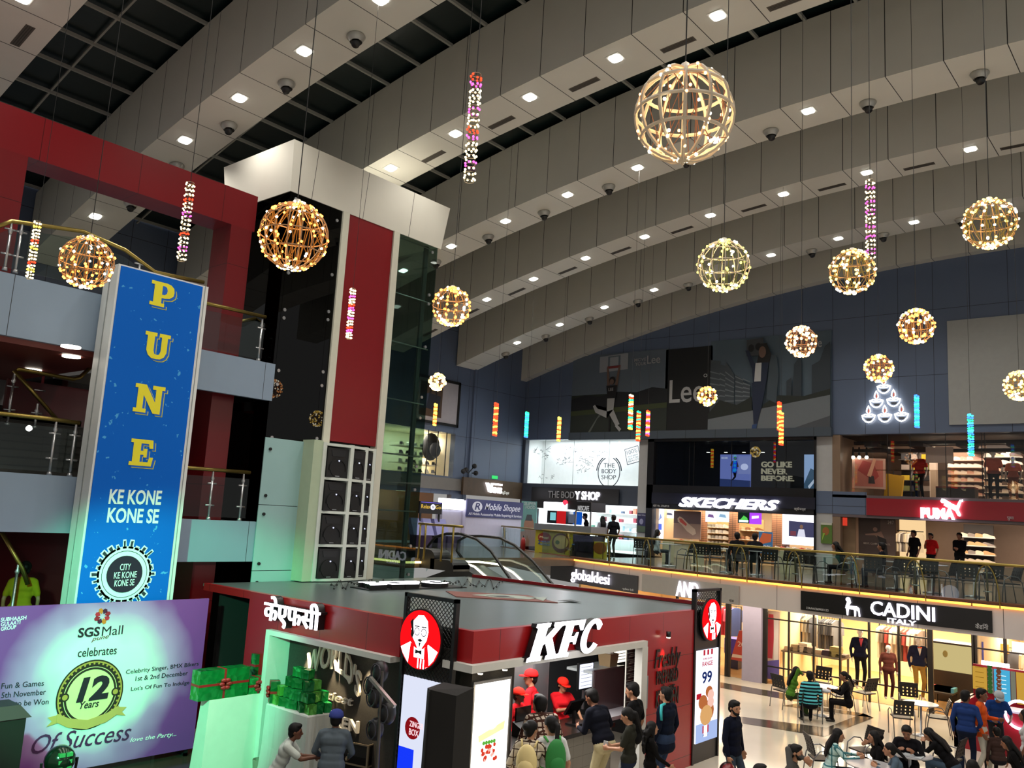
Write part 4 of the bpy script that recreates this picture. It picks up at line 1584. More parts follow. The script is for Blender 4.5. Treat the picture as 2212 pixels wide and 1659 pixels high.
for a, b in zip(w, w[1:]):
 mb.hexa([(a.x, YE1+.05, a.z-1.7), (b.x, YE1+.05, b.z-1.7), (b.x, YE2-.05, b.z-1.7), (a.x, YE2-.05, a.z-1.7)], [(a.x, YE1+.05, a.z-.95), (b.x, YE1+.05, b.z-.95), (b.x, YE2-.05, b.z-.95), (a.x, YE2-.05, a.z-.95)])
mb.build('step_band', M('step_dark', '26282a', .5), esc)
# dark rounded plant housings on the landing behind the tower
for i, (x0, x1, y0, y1) in enumerate(((855, 936, 1180, 1246), (930, 978, 1206, 1246))):
 a, b = P(x0, y0, Y=18.2), P(x1, y1, Y=18.2)
 mb = MB()
 z0, z1 = ZK+.0, a.z
 pr = [(a.x, z0), (b.x, z0), (b.x, z0+(z1-z0)*.6)] + [(b.x-.25+.25*math.cos(w), z1-.25+.25*math.sin(w)) for w in (0, .4, .8, 1.2, 1.57)] + [(a.x, z1)]
 FY(18.2).poly(mb, pr, -.7, 0)
 tag(mb.build('escalator_housing', M('housing_black', '1b1c1d', .5)), ('black rounded escalator housing seen through the lift tower glass', 'grey rounded escalator housing just right of the lift tower')[i], 'machine housing')
# rail of the landing
w = [P(x, y, Y=17.7) for x, y in ((905, 1131), (1000, 1137))]
t = thing('balustrade', 'short brass rail on the escalator landing right of the lift tower', 'railing', (w[0].x, 17.7, F1))
mb = MB()
mb.tube([(w[0].x, 17.7, w[0].z), (w[1].x, 17.7, w[0].z)], .035, 8)
mb.build('handrail', BRASS, t, True)
for x in (908, 920, 957, 980):
 q = P(x, 1140, Y=17.7)
 mb = MB()
 mb.cyl((q.x, 17.7, F1), (q.x, 17.7, w[0].z), .03, .03, 8)
 mb.build('post', BRASS, t, True)

# ---------------------------------------------------------------- shop helpers
def room(name, x0, x1, y0, y1, z0, z1, wall, floor_, ceil, back=None):
 mb = MB()
 mb.box(x0, x1, y1, y1+.1, z0, z1)
 struct(mb, 'wall_%s_back' % name, back or wall)
 mb = MB()
 mb.box(x0-.1, x0, y0, y1, z0, z1)
 mb.box(x1, x1+.1, y0, y1, z0, z1)
 struct(mb, 'wall_%s_side' % name, wall)
 mb = MB()
 mb.box(x0, x1, y0, y1, z0-.1, z0+.008)
 struct(mb, 'floor_%s' % name, floor_)
 mb = MB()
 mb.box(x0, x1, y0, y1, z1, z1+.1)
 struct(mb, 'ceiling_%s' % name, ceil)


def poster(name, label, cat, fr, box, base, art=(), group=None, dep=.04):
 "flat picture: art = list of (points in 0..1, material) or ('t', text, box, material)"
 a0, a1, b0, b1 = pxr(fr, *box)
 b0, b1 = min(b0, b1), max(b0, b1)
 t = thing(name, label, cat, fr.p((a0+a1)/2, b0), group)
 mb = MB()
 fr.rect(mb, a0, a1, b0, b1, 0, dep)
 mb.build('board', base, t)
 if art:
  mb = MB()
  mats = []
  c = dep+.002
  for it in art:
   m = it[-1]
   if m not in mats:
    mats.append(m)
   k = mats.index(m)
   if it[0] == 't':
    x0, y0, x1, y1 = it[2]
    fr.text(mb, it[1], a0+(a1-a0)*x0, a0+(a1-a0)*x1, b0+(b1-b0)*y0, b0+(b1-b0)*y1, c, c+.004, k, it[3] if len(it) > 4 else 0, .008)
   elif it[0] == 'o':
    x, y, rx, ry = it[1]
    fr.disc(mb, a0+(a1-a0)*x, b0+(b1-b0)*y, (a1-a0)*rx, c, c+.003, k, 24, (b1-b0)*ry)
   else:
    fr.poly(mb, [(a0+(a1-a0)*x, b0+(b1-b0)*y) for x, y in it[0]], c, c+.003, k)
   c += .0035
  mb.build('print', mats, t)
 return t


# ---------------------------------------------------------------- banners on the blue wall
FBw = FY(YB-.02)
D = lambda n, h: M('banner_'+n, h, .5, 0, .03)
skin_p = D('skin', '6b5246')
poster('wall_banner', 'dark wall banner of a person hanging from a basketball hoop beside the black banner', 'banner', FBw, (1240, 772, 1440, 936), D('dusk', '58636e'), [
 ([(0, 0), (1, 0), (1, .5), (0, .5)], D('grassdark', '232a20')), ([(0, .45), (.15, .5), (.3, .47), (.5, .52), (.7, .5), (.85, .55), (1, .52), (1, .28), (0, .28)], D('treeline', '14161a')),
 ([(0, 0), (1, 0), (1, .3), (0, .24)], D('court', '262c26')), ([(0, .24), (1, .3), (1, .36), (0, .3)], D('lawn', '3a4224')), ([(.22, .02), (.3, .2), (.34, .24), (.31, .24), (.2, .03)], D('chalk', '5c625c')),
 ([(.3, .77), (.6, .79), (.6, .99), (.3, .97)], D('board', '8d9196')), ([(.39, .83), (.52, .835), (.52, .97), (.39, .965)], D('dusk', '58636e')), ([(.41, .845), (.5, .85), (.5, .955), (.41, .95)], D('board', '8d9196')),
 ([(.385, .84), (.525, .845), (.52, .815), (.39, .81)], D('hoop', '7a2a28')), ([(.38, .83), (.4, .83), (.42, .6), (.39, .6)], skin_p), ([(.505, .83), (.525, .83), (.5, .58), (.475, .6)], skin_p),
 ('o', (.445, .66, .035, .05), D('hair', '14100e')), ('o', (.44, .645, .022, .035), skin_p), ([(.385, .6), (.5, .6), (.49, .44), (.4, .44)], D('tee', '0c0c0e')), ('t', 'LEE', (.41, .53, .46, .57), D('chalk2', '9a9a9a')),
 ([(.4, .44), (.48, .44), (.47, .3), (.54, .12), (.5, .1), (.41, .28), (.3, .32), (.27, .37), (.25, .35), (.28, .27), (.4, .2)], D('jeans', '9a9a98')), ([(.52, .11), (.56, .06), (.54, .03), (.49, .1)], D('jeans', '9a9a98')),
 ([(.425, .0), (.44, .0), (.44, .22), (.425, .22)], D('tee', '0c0c0e')), ('t', 'MOVE', (.67, .87, .79, .91), D('chalk2', '9a9a9a')), ('t', 'YOUR', (.68, .82, .79, .86), D('chalk2', '9a9a9a')), ('t', 'Lee', (.8, .83, .93, .93), D('chalk2', '9a9a9a'))])
poster('wall_banner', 'narrow black wall banner with large white lettering between two picture banners', 'banner', FBw, (1440, 756, 1537, 936), D('ink', '08090b'), [('t', 'Lee', (.1, .36, .84, .63), D('chalk3', 'aeaeae')), ('o', (.86, .66, .04, .02), D('chalk3', 'aeaeae')), ('o', (.86, .66, .025, .013), D('ink', '08090b'))])
bl = []
for x0, x1, h0, h1 in ((.0, .09, .8, .78), (.09, .14, .74, .72), (.14, .22, .76, .62), (.23, .3, .62, .56), (.3, .36, .54, .5)):
 bl.append(([(x0, .25), (x1, .25), (x1, h1), (x0, h0)], D('tower', '40484e')))
 for i in range(6):
  bl.append(([(x0, .34+.065*i*(h0/.8)), (x1, .34+.06*i*(h1/.8)), (x1, .35+.06*i*(h1/.8)), (x0, .355+.065*i*(h0/.8))], D('tower2', '6a7278')))
poster('wall_banner', 'wide wall banner of a person carrying a stereo on one shoulder before a skyline', 'banner', FBw, (1537, 738, 1797, 935), D('sky', '4c5c68'), bl + [
 ([(.66, .3), (.7, .3), (.7, .55), (.66, .52)], D('tower3', '2a343c')), ([(.71, .3), (.78, .3), (.78, .72), (.76, .75), (.72, .68)], D('tower3', '2a343c')), ([(.86, .3), (1, .3), (1, .88), (.96, .84), (.92, .7), (.86, .66)], D('tower3', '2a343c')),
 ([(0, .22), (.1, .36), (.25, .3), (.38, .38), (.38, .2), (0, .14)], D('bush', '1c221c')), ([(.48, .3), (.6, .38), (.8, .36), (1, .42), (1, .25), (.45, .22)], D('bush', '1c221c')),
 ([(0, 0), (1, 0), (1, .36), (.6, .28), (0, .16)], D('pave', '666c70')), ([(.6, 0), (1, 0), (1, .16)], D('pave2', '45494e')),
 ([(.5, .35), (.58, .3), (.6, .6), (.58, .78), (.53, .8)], D('shade', '3c4850')), ([(.33, .8), (.47, .8), (.47, .98), (.33, .97)], D('stereo', '3a3c40')), ('o', (.37, .88, .025, .04), D('ink', '08090b')), ('o', (.43, .89, .025, .04), D('ink', '08090b')),
 ([(.42, .72), (.45, .92), (.5, .92), (.54, .8), (.52, .7)], D('hair', '14100e')), ('o', (.465, .83, .03, .06), skin_p), ([(.32, .86), (.35, .86), (.4, .72), (.52, .72), (.5, .52), (.39, .52), (.38, .66)], D('denim', '16223a')),
 ([(.41, .72), (.46, .72), (.455, .53), (.4, .53)], D('white', 'b8b8b8')), ([(.38, .52), (.5, .52), (.47, .3), (.43, .1), (.4, .1), (.39, .3)], D('denim', '16223a')), ([(.39, .09), (.43, .1), (.42, .03), (.38, .02)], D('shoe', '24406c')),
 ('t', 'Lee', (.84, .83, .94, .92), D('chalk2', '9a9a9a'))])
mb = MB()
q = pxr(FBw, 1235, 936, 1800, 943)
FBw.rect(mb, q[0], q[1], min(q[2:]), max(q[2:]), 0, .25)
struct(mb, 'trim_ledge', panelmat('ledge_panel', '3e4852', (1.4,), (0,), .5, '14181c', .02, 'X'))
poster('wall_board', 'blank pale grey board on the blue wall at the right edge', 'board', FBw, (2046, 694, 2330, 912), M('blank_board', '9b9c98', .5))

# diya lamps
q0 = P(1898, 880, Y=YB-.06)
e_neon = E('neon_white', 'fff8ee', 7)
DN = ['top lamp of the pyramid', 'left lamp of the middle row', 'right lamp of the middle row', 'left lamp of the bottom row', 'middle lamp of the bottom row', 'right lamp of the bottom row']
FD = FY(YB-.05)
for i, (x, y) in enumerate(((1910, 838), (1894, 869), (1931, 866), (1877, 901), (1912, 900), (1948, 898))):
 a, b = FD.ab(P(x, y, Y=YB-.05))
 t = thing('neon_lamp', 'white neon oil lamp outline on the blue wall, '+DN[i], 'neon sign', FD.p(a, b-.2), 'neon oil lamps on the blue wall')
 mb = MB()
 o = [(-.24, .06), (-.2, -.08), (-.1, -.18), (0, -.21), (.1, -.18), (.2, -.08), (.24, .06), (.12, .1), (0, .08), (-.12, .1)]
 mb.tube([FD.p(a+x_, b+y_, .05) for x_, y_ in o], .022, 6, 0, True)
 mb.tube([FD.p(a-.24, b+.06, .05), FD.p(a-.1, b+.01, .05), FD.p(a+.1, b+.01, .05), FD.p(a+.24, b+.06, .05)], .018, 6)
 fl = [(0, .1), (.075, .2), (.05, .32), (0, .43), (-.05, .32), (-.075, .2)]
 mb.tube([FD.p(a+x_, b+y_, .05) for x_, y_ in fl], .02, 6, 0, True)
 mb.build('neon_tube', e_neon, t, True)
 mb = MB()
 FD.poly(mb, [(a+x_, b+y_) for x_, y_ in ((-.13, -.05), (.13, -.05), (.07, -.14), (-.07, -.14))], 0, .02, 1)
 FD.poly(mb, [(a-.025, b+.12), (a+.025, b+.12), (a+.02, b+.3), (a-.02, b+.3)], 0, .02, 0)
 mb.build('bowl_plate', [M('wick_red', '7a2c1a', .5), M('bowl_dark', '2a2e36', .5)], t)

# ---------------------------------------------------------------- white cosmetics store
b = OP['body']
cold = M('shop_white', 'e9edec', .5)
lowz = OP['bodylow']
room('cosmetics', XL+.1, b[1], YB+.3, YB+3.2, F1, 5.75, cold, cold, cold)
room('cosmetics_upper', b[0], b[1], YB+.3, YB+1.4, b[2], b[3]+.02, cold, cold, cold)
lamp('AREA', ((b[0]+b[1])/2, YB+.7, b[3]-.1), 85, (.9, .97, 1), 5.5, ((b[0]+b[1])/2, YB+1.0, b[2]), sizey=.5, name='shop_window_light')
lamp('AREA', ((b[0]+b[1])/2, YB+1.6, 5.7), 300, (.95, .98, 1), 5.5, ((b[0]+b[1])/2, YB+1.9, F1), sizey=1.2, name='shop_light')
FW2 = FY(YB+.02)
t = thing('shop_window', 'big lit white upper shop window printed with plant sketches and a round emblem', 'shop window', (b[0]+3, YB, b[2]))
mb = MB()
FW2.rect(mb, b[0], b[1], b[2], b[3], -.02, 0)
mb.build('glass_pane', glassmat('shop_glass', 'ffffff', .35), t)
mb = MB()
for x in (1176, 1238, 1315):
 a = P(x, 1000, Y=YB).x
 FW2.rect(mb, a-.008, a+.008, b[2], b[3], 0, .01)
mb.build('glass_joint', M('joint_grey', '8c9898', .5), t)
ink = M('emblem_ink', '23384c', .5)
mb = MB()
a, z = FW2.ab(P(1315, 1020, Y=YB))
FW2.ring(mb, a, z, .58, .62, .01, .015, 0, 40, 1.15, math.radians(-250), math.radians(70))
FW2.ring(mb, a, z, .66, .71, .01, .015, 0, 30, 1.12, math.radians(5), math.radians(60))
FW2.ring(mb, a, z, .66, .71, .01, .015, 0, 30, 1.12, math.radians(120), math.radians(175))
for s, y in (('THE', .22), ('BODY', -.05), ('SHOP', -.33)):
 w = .1*len(s)
 FW2.text(mb, s, a-w, a+w, z+y, z+y+.2, .01, .015)
q = pxr(FW2, 1355, 971, 1379, 996)
L = .36
a2, z2 = (q[0]+q[1])/2, (q[2]+q[3])/2
R = lambda pts, an: [(a2+x*math.cos(an)-y*math.sin(an), z2+x*math.sin(an)+y*math.cos(an)) for x, y in pts]
FW2.line(mb, R([(-L, -L), (L, -L), (L, L), (-L, L), (-L, -L)], .25), .03, .01, .015)
for s, y, h in (('100%', .08, .2), ('VEGETARIAN', -.06, .08), ('CRUELTY FREE', -.17, .08), ('BEAUTY', -.28, .08)):
 FW2.text(mb, s, a2-.28, a2+.28, z2+y, z2+y+h, .01, .015, 0, 0, 0, wave=lambda a_, b_, x, y_: (a2+(a_-a2)*math.cos(.25)-(b_-z2)*math.sin(.25), z2+(a_-a2)*math.sin(.25)+(b_-z2)*math.cos(.25)))
mb.build('emblem_print', ink, t)
rnd = random.Random(11)
mb = MB()
for x, y, n in ((1168, 975, 10), (1190, 985, 6), (1240, 975, 10), (1290, 985, 8), (1215, 995, 14), (1262, 997, 16), (1180, 1030, 8), (1262, 1015, 10)):
 c = FW2.ab(P(x, y, Y=YB))
 for i in range(n):
  p0 = (c[0]+rnd.uniform(-.5, .5), c[1]+rnd.uniform(-.12, .2))
  FW2.line(mb, [p0, (p0[0]+rnd.uniform(-.15, .15), p0[1]+rnd.uniform(-.12, .12)), (p0[0]+rnd.uniform(-.2, .2), p0[1]+rnd.uniform(-.1, .1))], .014, .004, .008)
mb.build('plant_sketch', M('sketch_ink', '4a585e', .5), t)
t = poster('shop_sign', 'black shop sign with half lit white lettering under the white shop window', 'sign', FY(YB-.1), (1150, 1052, 1337, 1090), M('sign_black2', '0b0c10', .4), [])
fr = FY(YB-.15)
q = pxr(fr, 1182, 1058, 1236, 1074)
mb = MB()
zq0, zq1 = P(1240, 1077, Y=YB-.15).z, P(1240, 1062, Y=YB-.15).z
x0, x1, x2 = [P(x, 1070, Y=YB-.15).x for x in (1185, 1241, 1296)]
fr.text(mb, 'THE BOD', x0, x1, zq0, zq1, .01, .04, 0, 0, .005)
fr.text(mb, 'Y SHOP', x1+.05, x2, zq0-.04, zq1+.02, .01, .05, 1, 0, .02)
mb.build('lettering', [M('unlit_letter', '9b9ca0', .5), E('sign_violet_white', 'f6f0ff', 5)], t)
# shelves of products
prod = [M('jar_%d' % i, h, .4) for i, h in enumerate(('2f6f5a', '8fb8c8', '7a2c3a', 'd8d8d0', '40506a', 'b86a50', '9cc0a8'))]
for r in range(4):
 z = F1+.55+.42*r
 t = thing('wall_shelf', 'white wall shelf of jars in the cosmetics store, %s row' % ('lowest', 'second', 'third', 'top')[r], 'shelf', (b[1]-2.5, YB+3, z), 'cosmetics store shelves')
 mb = MB()
 mb.box(b[1]-4.6, b[1]-.2, YB+2.75, YB+3.2, z-.03, z)
 mb.build('board', cold, t)
 x = b[1]-4.5
 while x < b[1]-.3:
  w, h = rnd.uniform(.08, .2), rnd.uniform(.12, .3)
  if rnd.random() < .7:
   mb = MB()
   mb.box(x, x+w, YB+2.85, YB+3.05, z, z+h)
   m = rnd.choice(prod)
   tag(mb.build('cosmetics_box', m), 'small coloured product pack on the white shelves of the cosmetics store', 'package', 'product packs in the cosmetics store')
  x += w+rnd.uniform(.05, .3)

# ---------------------------------------------------------------- black fronted shoe store
k = OP['skech']
zs0, zs1 = P(1500, 1098, Y=YB).z, P(1500, 1062, Y=YB).z
iw = pxr(FB, 1417, 955, 1761, 1056)
m_bf = M('black_front', '0a0b10', .35)
t = thing('shopfront', 'black two storey shoe store front between the grey pillars', 'shopfront', ((k[0]+k[1])/2, YB, F1))
mb = MB()
mb.box(k[0], iw[0], YB-.15, YB+.2, F1, k[3])
mb.box(iw[1], k[1], YB-.15, YB+.2, F1, k[3])
mb.box(k[0], k[1], YB-.15, YB+.2, iw[3], k[3])
mb.box(k[0], k[1], YB-.15, YB+.2, P(1500, 1102, Y=YB).z, iw[2])
mb.build('frame', m_bf, t)
mb = MB()
mb.box(iw[0], iw[1], YB-.02, YB, iw[2], iw[3])
mb.build('glass_pane', glassmat('dark_shop_glass', 'c4ccd4', 1.0), t)
mb = MB()
for x in (1490, 1500, 1581, 1677, 1698):
 a = P(x, 1000, Y=YB).x
 mb.box(a-.01, a+.01, YB-.04, YB-.02, iw[2], iw[3])
mb.build('glass_joint', DARKM, t)
dk = M('dark_room', '17181a', .6)
room('shoes_upper', iw[0], iw[1], YB+.2, YB+2.6, iw[2]-.02, iw[3]+.02, dk, dk, dk)
FI2 = FY(YB+.7)
poster('lit_poster', 'glowing blue poster of a runner in blue behind the upper shoe store glass', 'poster', FI2, (1557, 982, 1622, 1053), E('runner_glow', '8a94d8', 1.0), [
 ([(0, 0), (1, 0), (1, .2), (0, .25)], E('runner_floor', '46568e', .7)), ([(.6, .4), (1, .4), (1, .95), (.6, .95)], E('runner_wall', '9aa0d4', 1.1)), ('o', (.8, .62, .12, .1), E('runner_light', 'e8e6ff', 1.3)),
 ([(.4, .55), (.58, .55), (.56, .8), (.44, .8)], E('runner_vest', '1a3ad0', 1)), ('o', (.5, .88, .05, .06), E('runner_skin', '6a4438', .6)), ([(.38, .78), (.44, .8), (.4, .62), (.34, .66)], E('runner_skin', '6a4438', .6)),
 ([(.58, .78), (.62, .62), (.56, .6)], E('runner_skin', '6a4438', .6)), ([(.4, .55), (.56, .55), (.56, .46), (.42, .42)], E('runner_short', '2060d8', 1)), ([(.44, .45), (.56, .48), (.54, .3), (.44, .2), (.4, .22), (.48, .32)], E('runner_leg', '10121c', .5)),
 ('t', 'SKECHERS', (.05, .86, .26, .92), E('print_whiteglow', 'f4f6ff', 1.2))])
poster('lit_poster', 'glowing pale blue poster at the right end of the upper shoe store window', 'poster', FI2, (1738, 982, 1766, 1057), E('poster_sky', 'b8d0f0', 1.1), [([(0, .15), (.5, .6), (1, .5), (1, .0), (0, .0)], E('poster_hill', '5a7a90', .8)), ([(.4, 0), (1, .3), (1, .4), (.3, .08)], E('poster_white', 'eef2f8', 1.1))])
t = thing('wall_lettering', 'three lines of pale lettering glowing inside the dark upper shoe store', 'sign', (P(1680, 1050, Y=YB+.9).x, YB+.9, iw[2]))
fr = FY(YB+.9)
mb = MB()
for s, q in (('GO LIKE', (1645, 997, 1711, 1010)), ('NEVER', (1645, 1012, 1701, 1025)), ('BEFORE.', (1645, 1027, 1716, 1040))):
 a0, a1, b0, b1 = pxr(fr, *q)
 fr.text(mb, s, a0, a1, b0, b1, 0, .05, 0, 0, .03)
mb.build('lettering', E('pale_gold_letter', 'e8d4a8', .75), t)
mb = MB()
fr.rect(mb, iw[0]+5, iw[1]-.1, iw[2], iw[3]-.3, -.12, -.02)
mb.build('backing', M('backing_dark', '1f1f1e', .6), t)
for i, x in enumerate((1530, 1568, 1607, 1648, 1677, 1698, 1716)):
 p = P(x, 978, Y=YB+1.2)
 mb = MB()
 mb.box(p.x-.06, p.x+.06, YB+1.15, YB+1.25, p.z, p.z+.03)
 tag(mb.build('track_spot', E('track_glow', 'fff0d8', 3)), 'small lit ceiling spot, %s from the left in the dark upper shoe store' % WORDS[i], 'ceiling light', 'ceiling spots in the upper shoe store')
t = poster('shop_sign', 'navy sign band with big slanted glowing letters on the black shoe store', 'sign', FY(YB-.16), (1409, 1064, 1761, 1101), M('navy_band', '0d1024', .4), [])
fr = FY(YB-.22)
zq0, zq1 = P(1576, 1099, Y=YB-.22).z, P(1576, 1077, Y=YB-.22).z
x0, x1 = P(1468, 1085, Y=YB-.22).x, P(1684, 1090, Y=YB-.22).x
mb = MB()
fr.text(mb, 'SKECHERS', x0, x1, zq0, zq1, .02, .1, 0, .35, .035)
mb.build('lettering', E('skech_white', 'f6f2ff', 6, True), t)
mb = MB()
fr.text(mb, 'स्केचर्स', P(1716, 1100, Y=YB-.2).x, P(1741, 1100, Y=YB-.2).x, P(1730, 1104, Y=YB-.2).z, P(1730, 1096, Y=YB-.2).z, .0, .02)
fr.text(mb, 'GST No. 27AAFCS', P(1412, 1090, Y=YB-.2).x, P(1446, 1092, Y=YB-.2).x, P(1412, 1094, Y=YB-.2).z, P(1412, 1090, Y=YB-.2).z, .0, .02)
mb.build('small_lettering', M('pale_letter', 'b9b9b9', .5), t)
warm = M('shop_warm', 'cdb390', .6)
wood = M('shop_wood', '8a6846', .5, 0, .15, 6)
ztop = P(1500, 1100, Y=YB).z
room('shoes_lower', iw[0], iw[1], YB+.2, YB+3.6, F1, ztop+.25, warm, wood, M('shop_ceiling', 'd8cfc0', .6))
lamp('AREA', ((iw[0]+iw[1])/2, YB+1.6, ztop+.2), 330, (1, .86, .66), 7, ((iw[0]+iw[1])/2, YB+1.9, F1), sizey=1.5, name='shop_light')
FS2 = FY(YB+.5)
poster('lit_poster', 'narrow white lit poster at the left end of the shoe store doorway', 'poster', FS2, (1418, 1098, 1433, 1165), E('strip_white', 'f2f4ff', 1.6), [([(.2, .3), (.8, .3), (.8, .5), (.2, .5)], E('strip_blue', '5a70e0', 1)), ([(.4, .6), (.8, .7), (.6, .85)], E('strip_shoe', '90a0d8', 1))])
poster('hanging_poster', 'large grey poster of a pale shoe sole inside the shoe store', 'poster', FY(YB+.9), (1457, 1103, 1514, 1166), M('sole_poster', 'a58c80', .6), [([(0, .55), (1, .55), (1, 1), (0, 1)], M('sole_dark', '6f5e62', .6)), ([(.14, .72), (.22, .8), (.34, .74), (.55, .55), (.8, .36), (.84, .2), (.72, .14), (.5, .28), (.3, .5), (.16, .6)], M('sole_pale', 'd8c4b0', .6)), ([(.2, .72), (.3, .72), (.5, .52), (.46, .46), (.24, .6)], M('sole_red', 'd05a50', .6))])
for i, (x0, x1, h) in enumerate(((1434, 1459, 'f2f2ee'), (1525, 1548, 'e6e8f6'), (1549, 1575, 'cfe0ee'))):
 poster('lit_poster', ('white lit shoe picture above the left shoe rack', 'white lit picture of a purple shoe over the middle rack', 'pale blue lit picture over the middle rack')[i], 'poster', FY(YB+1.2), (x0, 1101, x1, 1128 if i else 1120), E('lb%d' % i, h, 1.3), [([(.2, .4), (.8, .35), (.7, .6), (.3, .65)], E('lbs%d' % i, ('6a6a80', '7a5a90', '8ab0d0')[i], .9))])
poster('screen', 'green and black advertising screen hanging in the shoe store', 'screen', FY(YB+.8), (1595, 1106, 1620, 1131), E('scr_dark', '20302a', .6), [([(.1, .1), (.9, .1), (.8, .5), (.5, .7), (.2, .3)], E('scr_green', '4cb84a', 1.2)), ([(.1, .08), (.9, .08), (.9, .3), (.1, .3)], E('scr_white', 'e8fff0', 1))])
poster('screen', 'purple advertising screen hanging in the shoe store', 'screen', FY(YB+.78), (1620, 1105, 1645, 1133), E('scr_purple', '9a3ce0', 1.3), [([(.2, .4), (.8, .5), (.8, .7), (.2, .65)], E('scr_pink', 'f0c8ff', 1.4))])
poster('standing_sign', 'blue and orange discount board standing in the shoe store doorway', 'sign', FY(YB-.1), (1640, 1148, 1669, 1197), M('board_blue', '3c78b0', .5), [([(.1, .4), (.9, .55), (.95, .9), (.3, .95), (.05, .6)], M('board_orange', 'd8683c', .5)), ('t', '20%', (.1, .24, .9, .38), M('board_white', 'eeeeee', .5))])
t = poster('lit_poster', 'large white lit panel picturing a person in an apron in the shoe store', 'poster', FY(YB+.3), (1691, 1110, 1763, 1180), E('panel_white', 'f4f0ff', 1.9, True), [([(.2, .27), (.95, .27), (.95, .75), (.2, .78)], E('pic_room', '4a4a6a', .7)), ([(.45, .27), (.7, .27), (.66, .52), (.5, .52)], E('pic_apron', 'd8d8e8', .9)), ('o', (.58, .6, .05, .07), E('pic_skin', '8a6a58', .7)), ([(.25, .3), (.42, .3), (.42, .45), (.25, .45)], E('pic_red', '8a4a58', .6))])
# brick piers and racks of shoes
m_brick = panelmat('brick_pier', '9a6a4a', (.22, .08), (0, 0), .8, '5a4030', .02, 'XZ')
for i, (x0, x1) in enumerate(((1513, 1523), (1576, 1592), (1669, 1690))):
 a0, a1 = P(x0, 1150, Y=YB+1.6).x, P(x1, 1150, Y=YB+1.6).x
 mb = MB()
 mb.box(a0, a1, YB+1.5, YB+1.8, F1, ztop+.2)
 struct(mb, 'wall_brick_pier', m_brick)


def shoe_mesh(m1, m2):
 mb = MB()
 prof = [(-.14, .0), (-.14, .09), (-.1, .11), (-.03, .095), (.05, .065), (.12, .05), (.15, .03), (.15, 0)]
 Fr((0, .045, 0), (1, 0, 0), (0, 1, 0)).poly(mb, [(x, y+.02) for x, y in prof], -.09, 0, 0)
 Fr((0, .05, 0), (1, 0, 0), (0, 1, 0)).poly(mb, [(-.15, 0), (.16, 0), (.16, .022), (-.15, .022)], -.1, 0, 1)
 return mb


SH = {}


def shoe(col, p, rz, lab, grp, s=1):
 if col not in SH:
  o = shoe_mesh(0, 1).build('running_shoe', [M('upper_'+col, col, .6), M('sole_white', 'd8d4c8', .5)], origin=(0, 0, 0))
  SH[col] = o
 else:
  o = SH[col].copy()
  C.objects.link(o)
 o.location = p
 o.rotation_euler = (0, 0, rz)
 o.scale = (s, s, s)
 return tag(o, lab, 'shoe', grp)


def rack(name, label, x0, x1, Y, zs, cols, n, lab, grp, mat, s=1.2, rz=.9, deep=.35):
 t = thing(name, label, 'shelf', ((x0+x1)/2, Y, zs[0]))
 for z in zs:
  mb = MB()
  mb.box(x0, x1, Y-deep/2, Y+deep/2, z-.025, z)
  mb.build('board', mat, t)
 mb = MB()
 mb.box(x0, x1, Y+deep/2, Y+deep/2+.04, zs[0]-.1, zs[-1]+.5)
 mb.build('back_panel', mat, t)
 rn = random.Random(hash(label) % 99 if False else len(label))
 for z in zs:
  for i in range(n):
   shoe(rn.choice(cols), (x0+(x1-x0)*(i+.5)/n, Y-.03, z), rz+rn.uniform(-.1, .1), lab, grp, s)


sw = M('rack_wood', 'b08a58', .5)
Yr = YB+2.2
pxx = lambda x, Y=Yr: P(x, 1160, Y=Y).x
rack('shoe_rack', 'wide lit rack of pale trainers in the middle of the shoe store', pxx(1525), pxx(1575), Yr, [F1+.25*i+.15 for i in range(6)], ('d8d0c0', '8a8478', 'b8b0a8'), 6, 'pale trainer on the wide middle rack of the black fronted shoe store', 'trainers on the middle shoe rack', sw)
rack('shoe_rack', 'dark rack of trainers at the left of the shoe store', pxx(1434), pxx(1457), Yr, [F1+.3*i+.15 for i in range(5)], ('3a3840', '8a4a58', '6a6a70'), 3, 'dark trainer on the left rack of the black fronted shoe store', 'trainers on the left shoe rack', sw)
rack('shoe_rack', 'wooden rack of boots between the brick piers of the shoe store', pxx(1594), pxx(1646), Yr, [F1+.4*i+.15 for i in range(4)], ('8a5a3a', 'c8a078', '5a4a40'), 5, 'brown shoe on the right rack between the brick piers', 'shoes on the right shoe rack', sw)
for i, x in enumerate((1480, 1700, 1742)):
 a = P(x, 1190, Y=YB+.6).x
 t = thing('display_table', ('low display table of shoes under the sole poster', 'low display table of shoes left of the lit apron picture', 'low display table of shoes right in the doorway corner')[i], 'table', (a, YB+.6, F1))
 mb = MB()
 mb.box(a-.5, a+.5, YB+.35, YB+.85, F1+.62, F1+.68)
 mb.build('top', sw, t)
 mb = MB()
 mb.box(a-.45, a+.45, YB+.4, YB+.8, F1, F1+.62)
 mb.build('plinth', M('plinth_cream', 'b9ab90', .5), t)
 for j in range(4):
  shoe(('d8d0c0', 'c84a40', 'b8b0a8')[j % 3], (a-.36+.24*j, YB+.6, F1+.68), .8, 'trainer laid out on the display tables of the shoe store', 'trainers on the display tables')

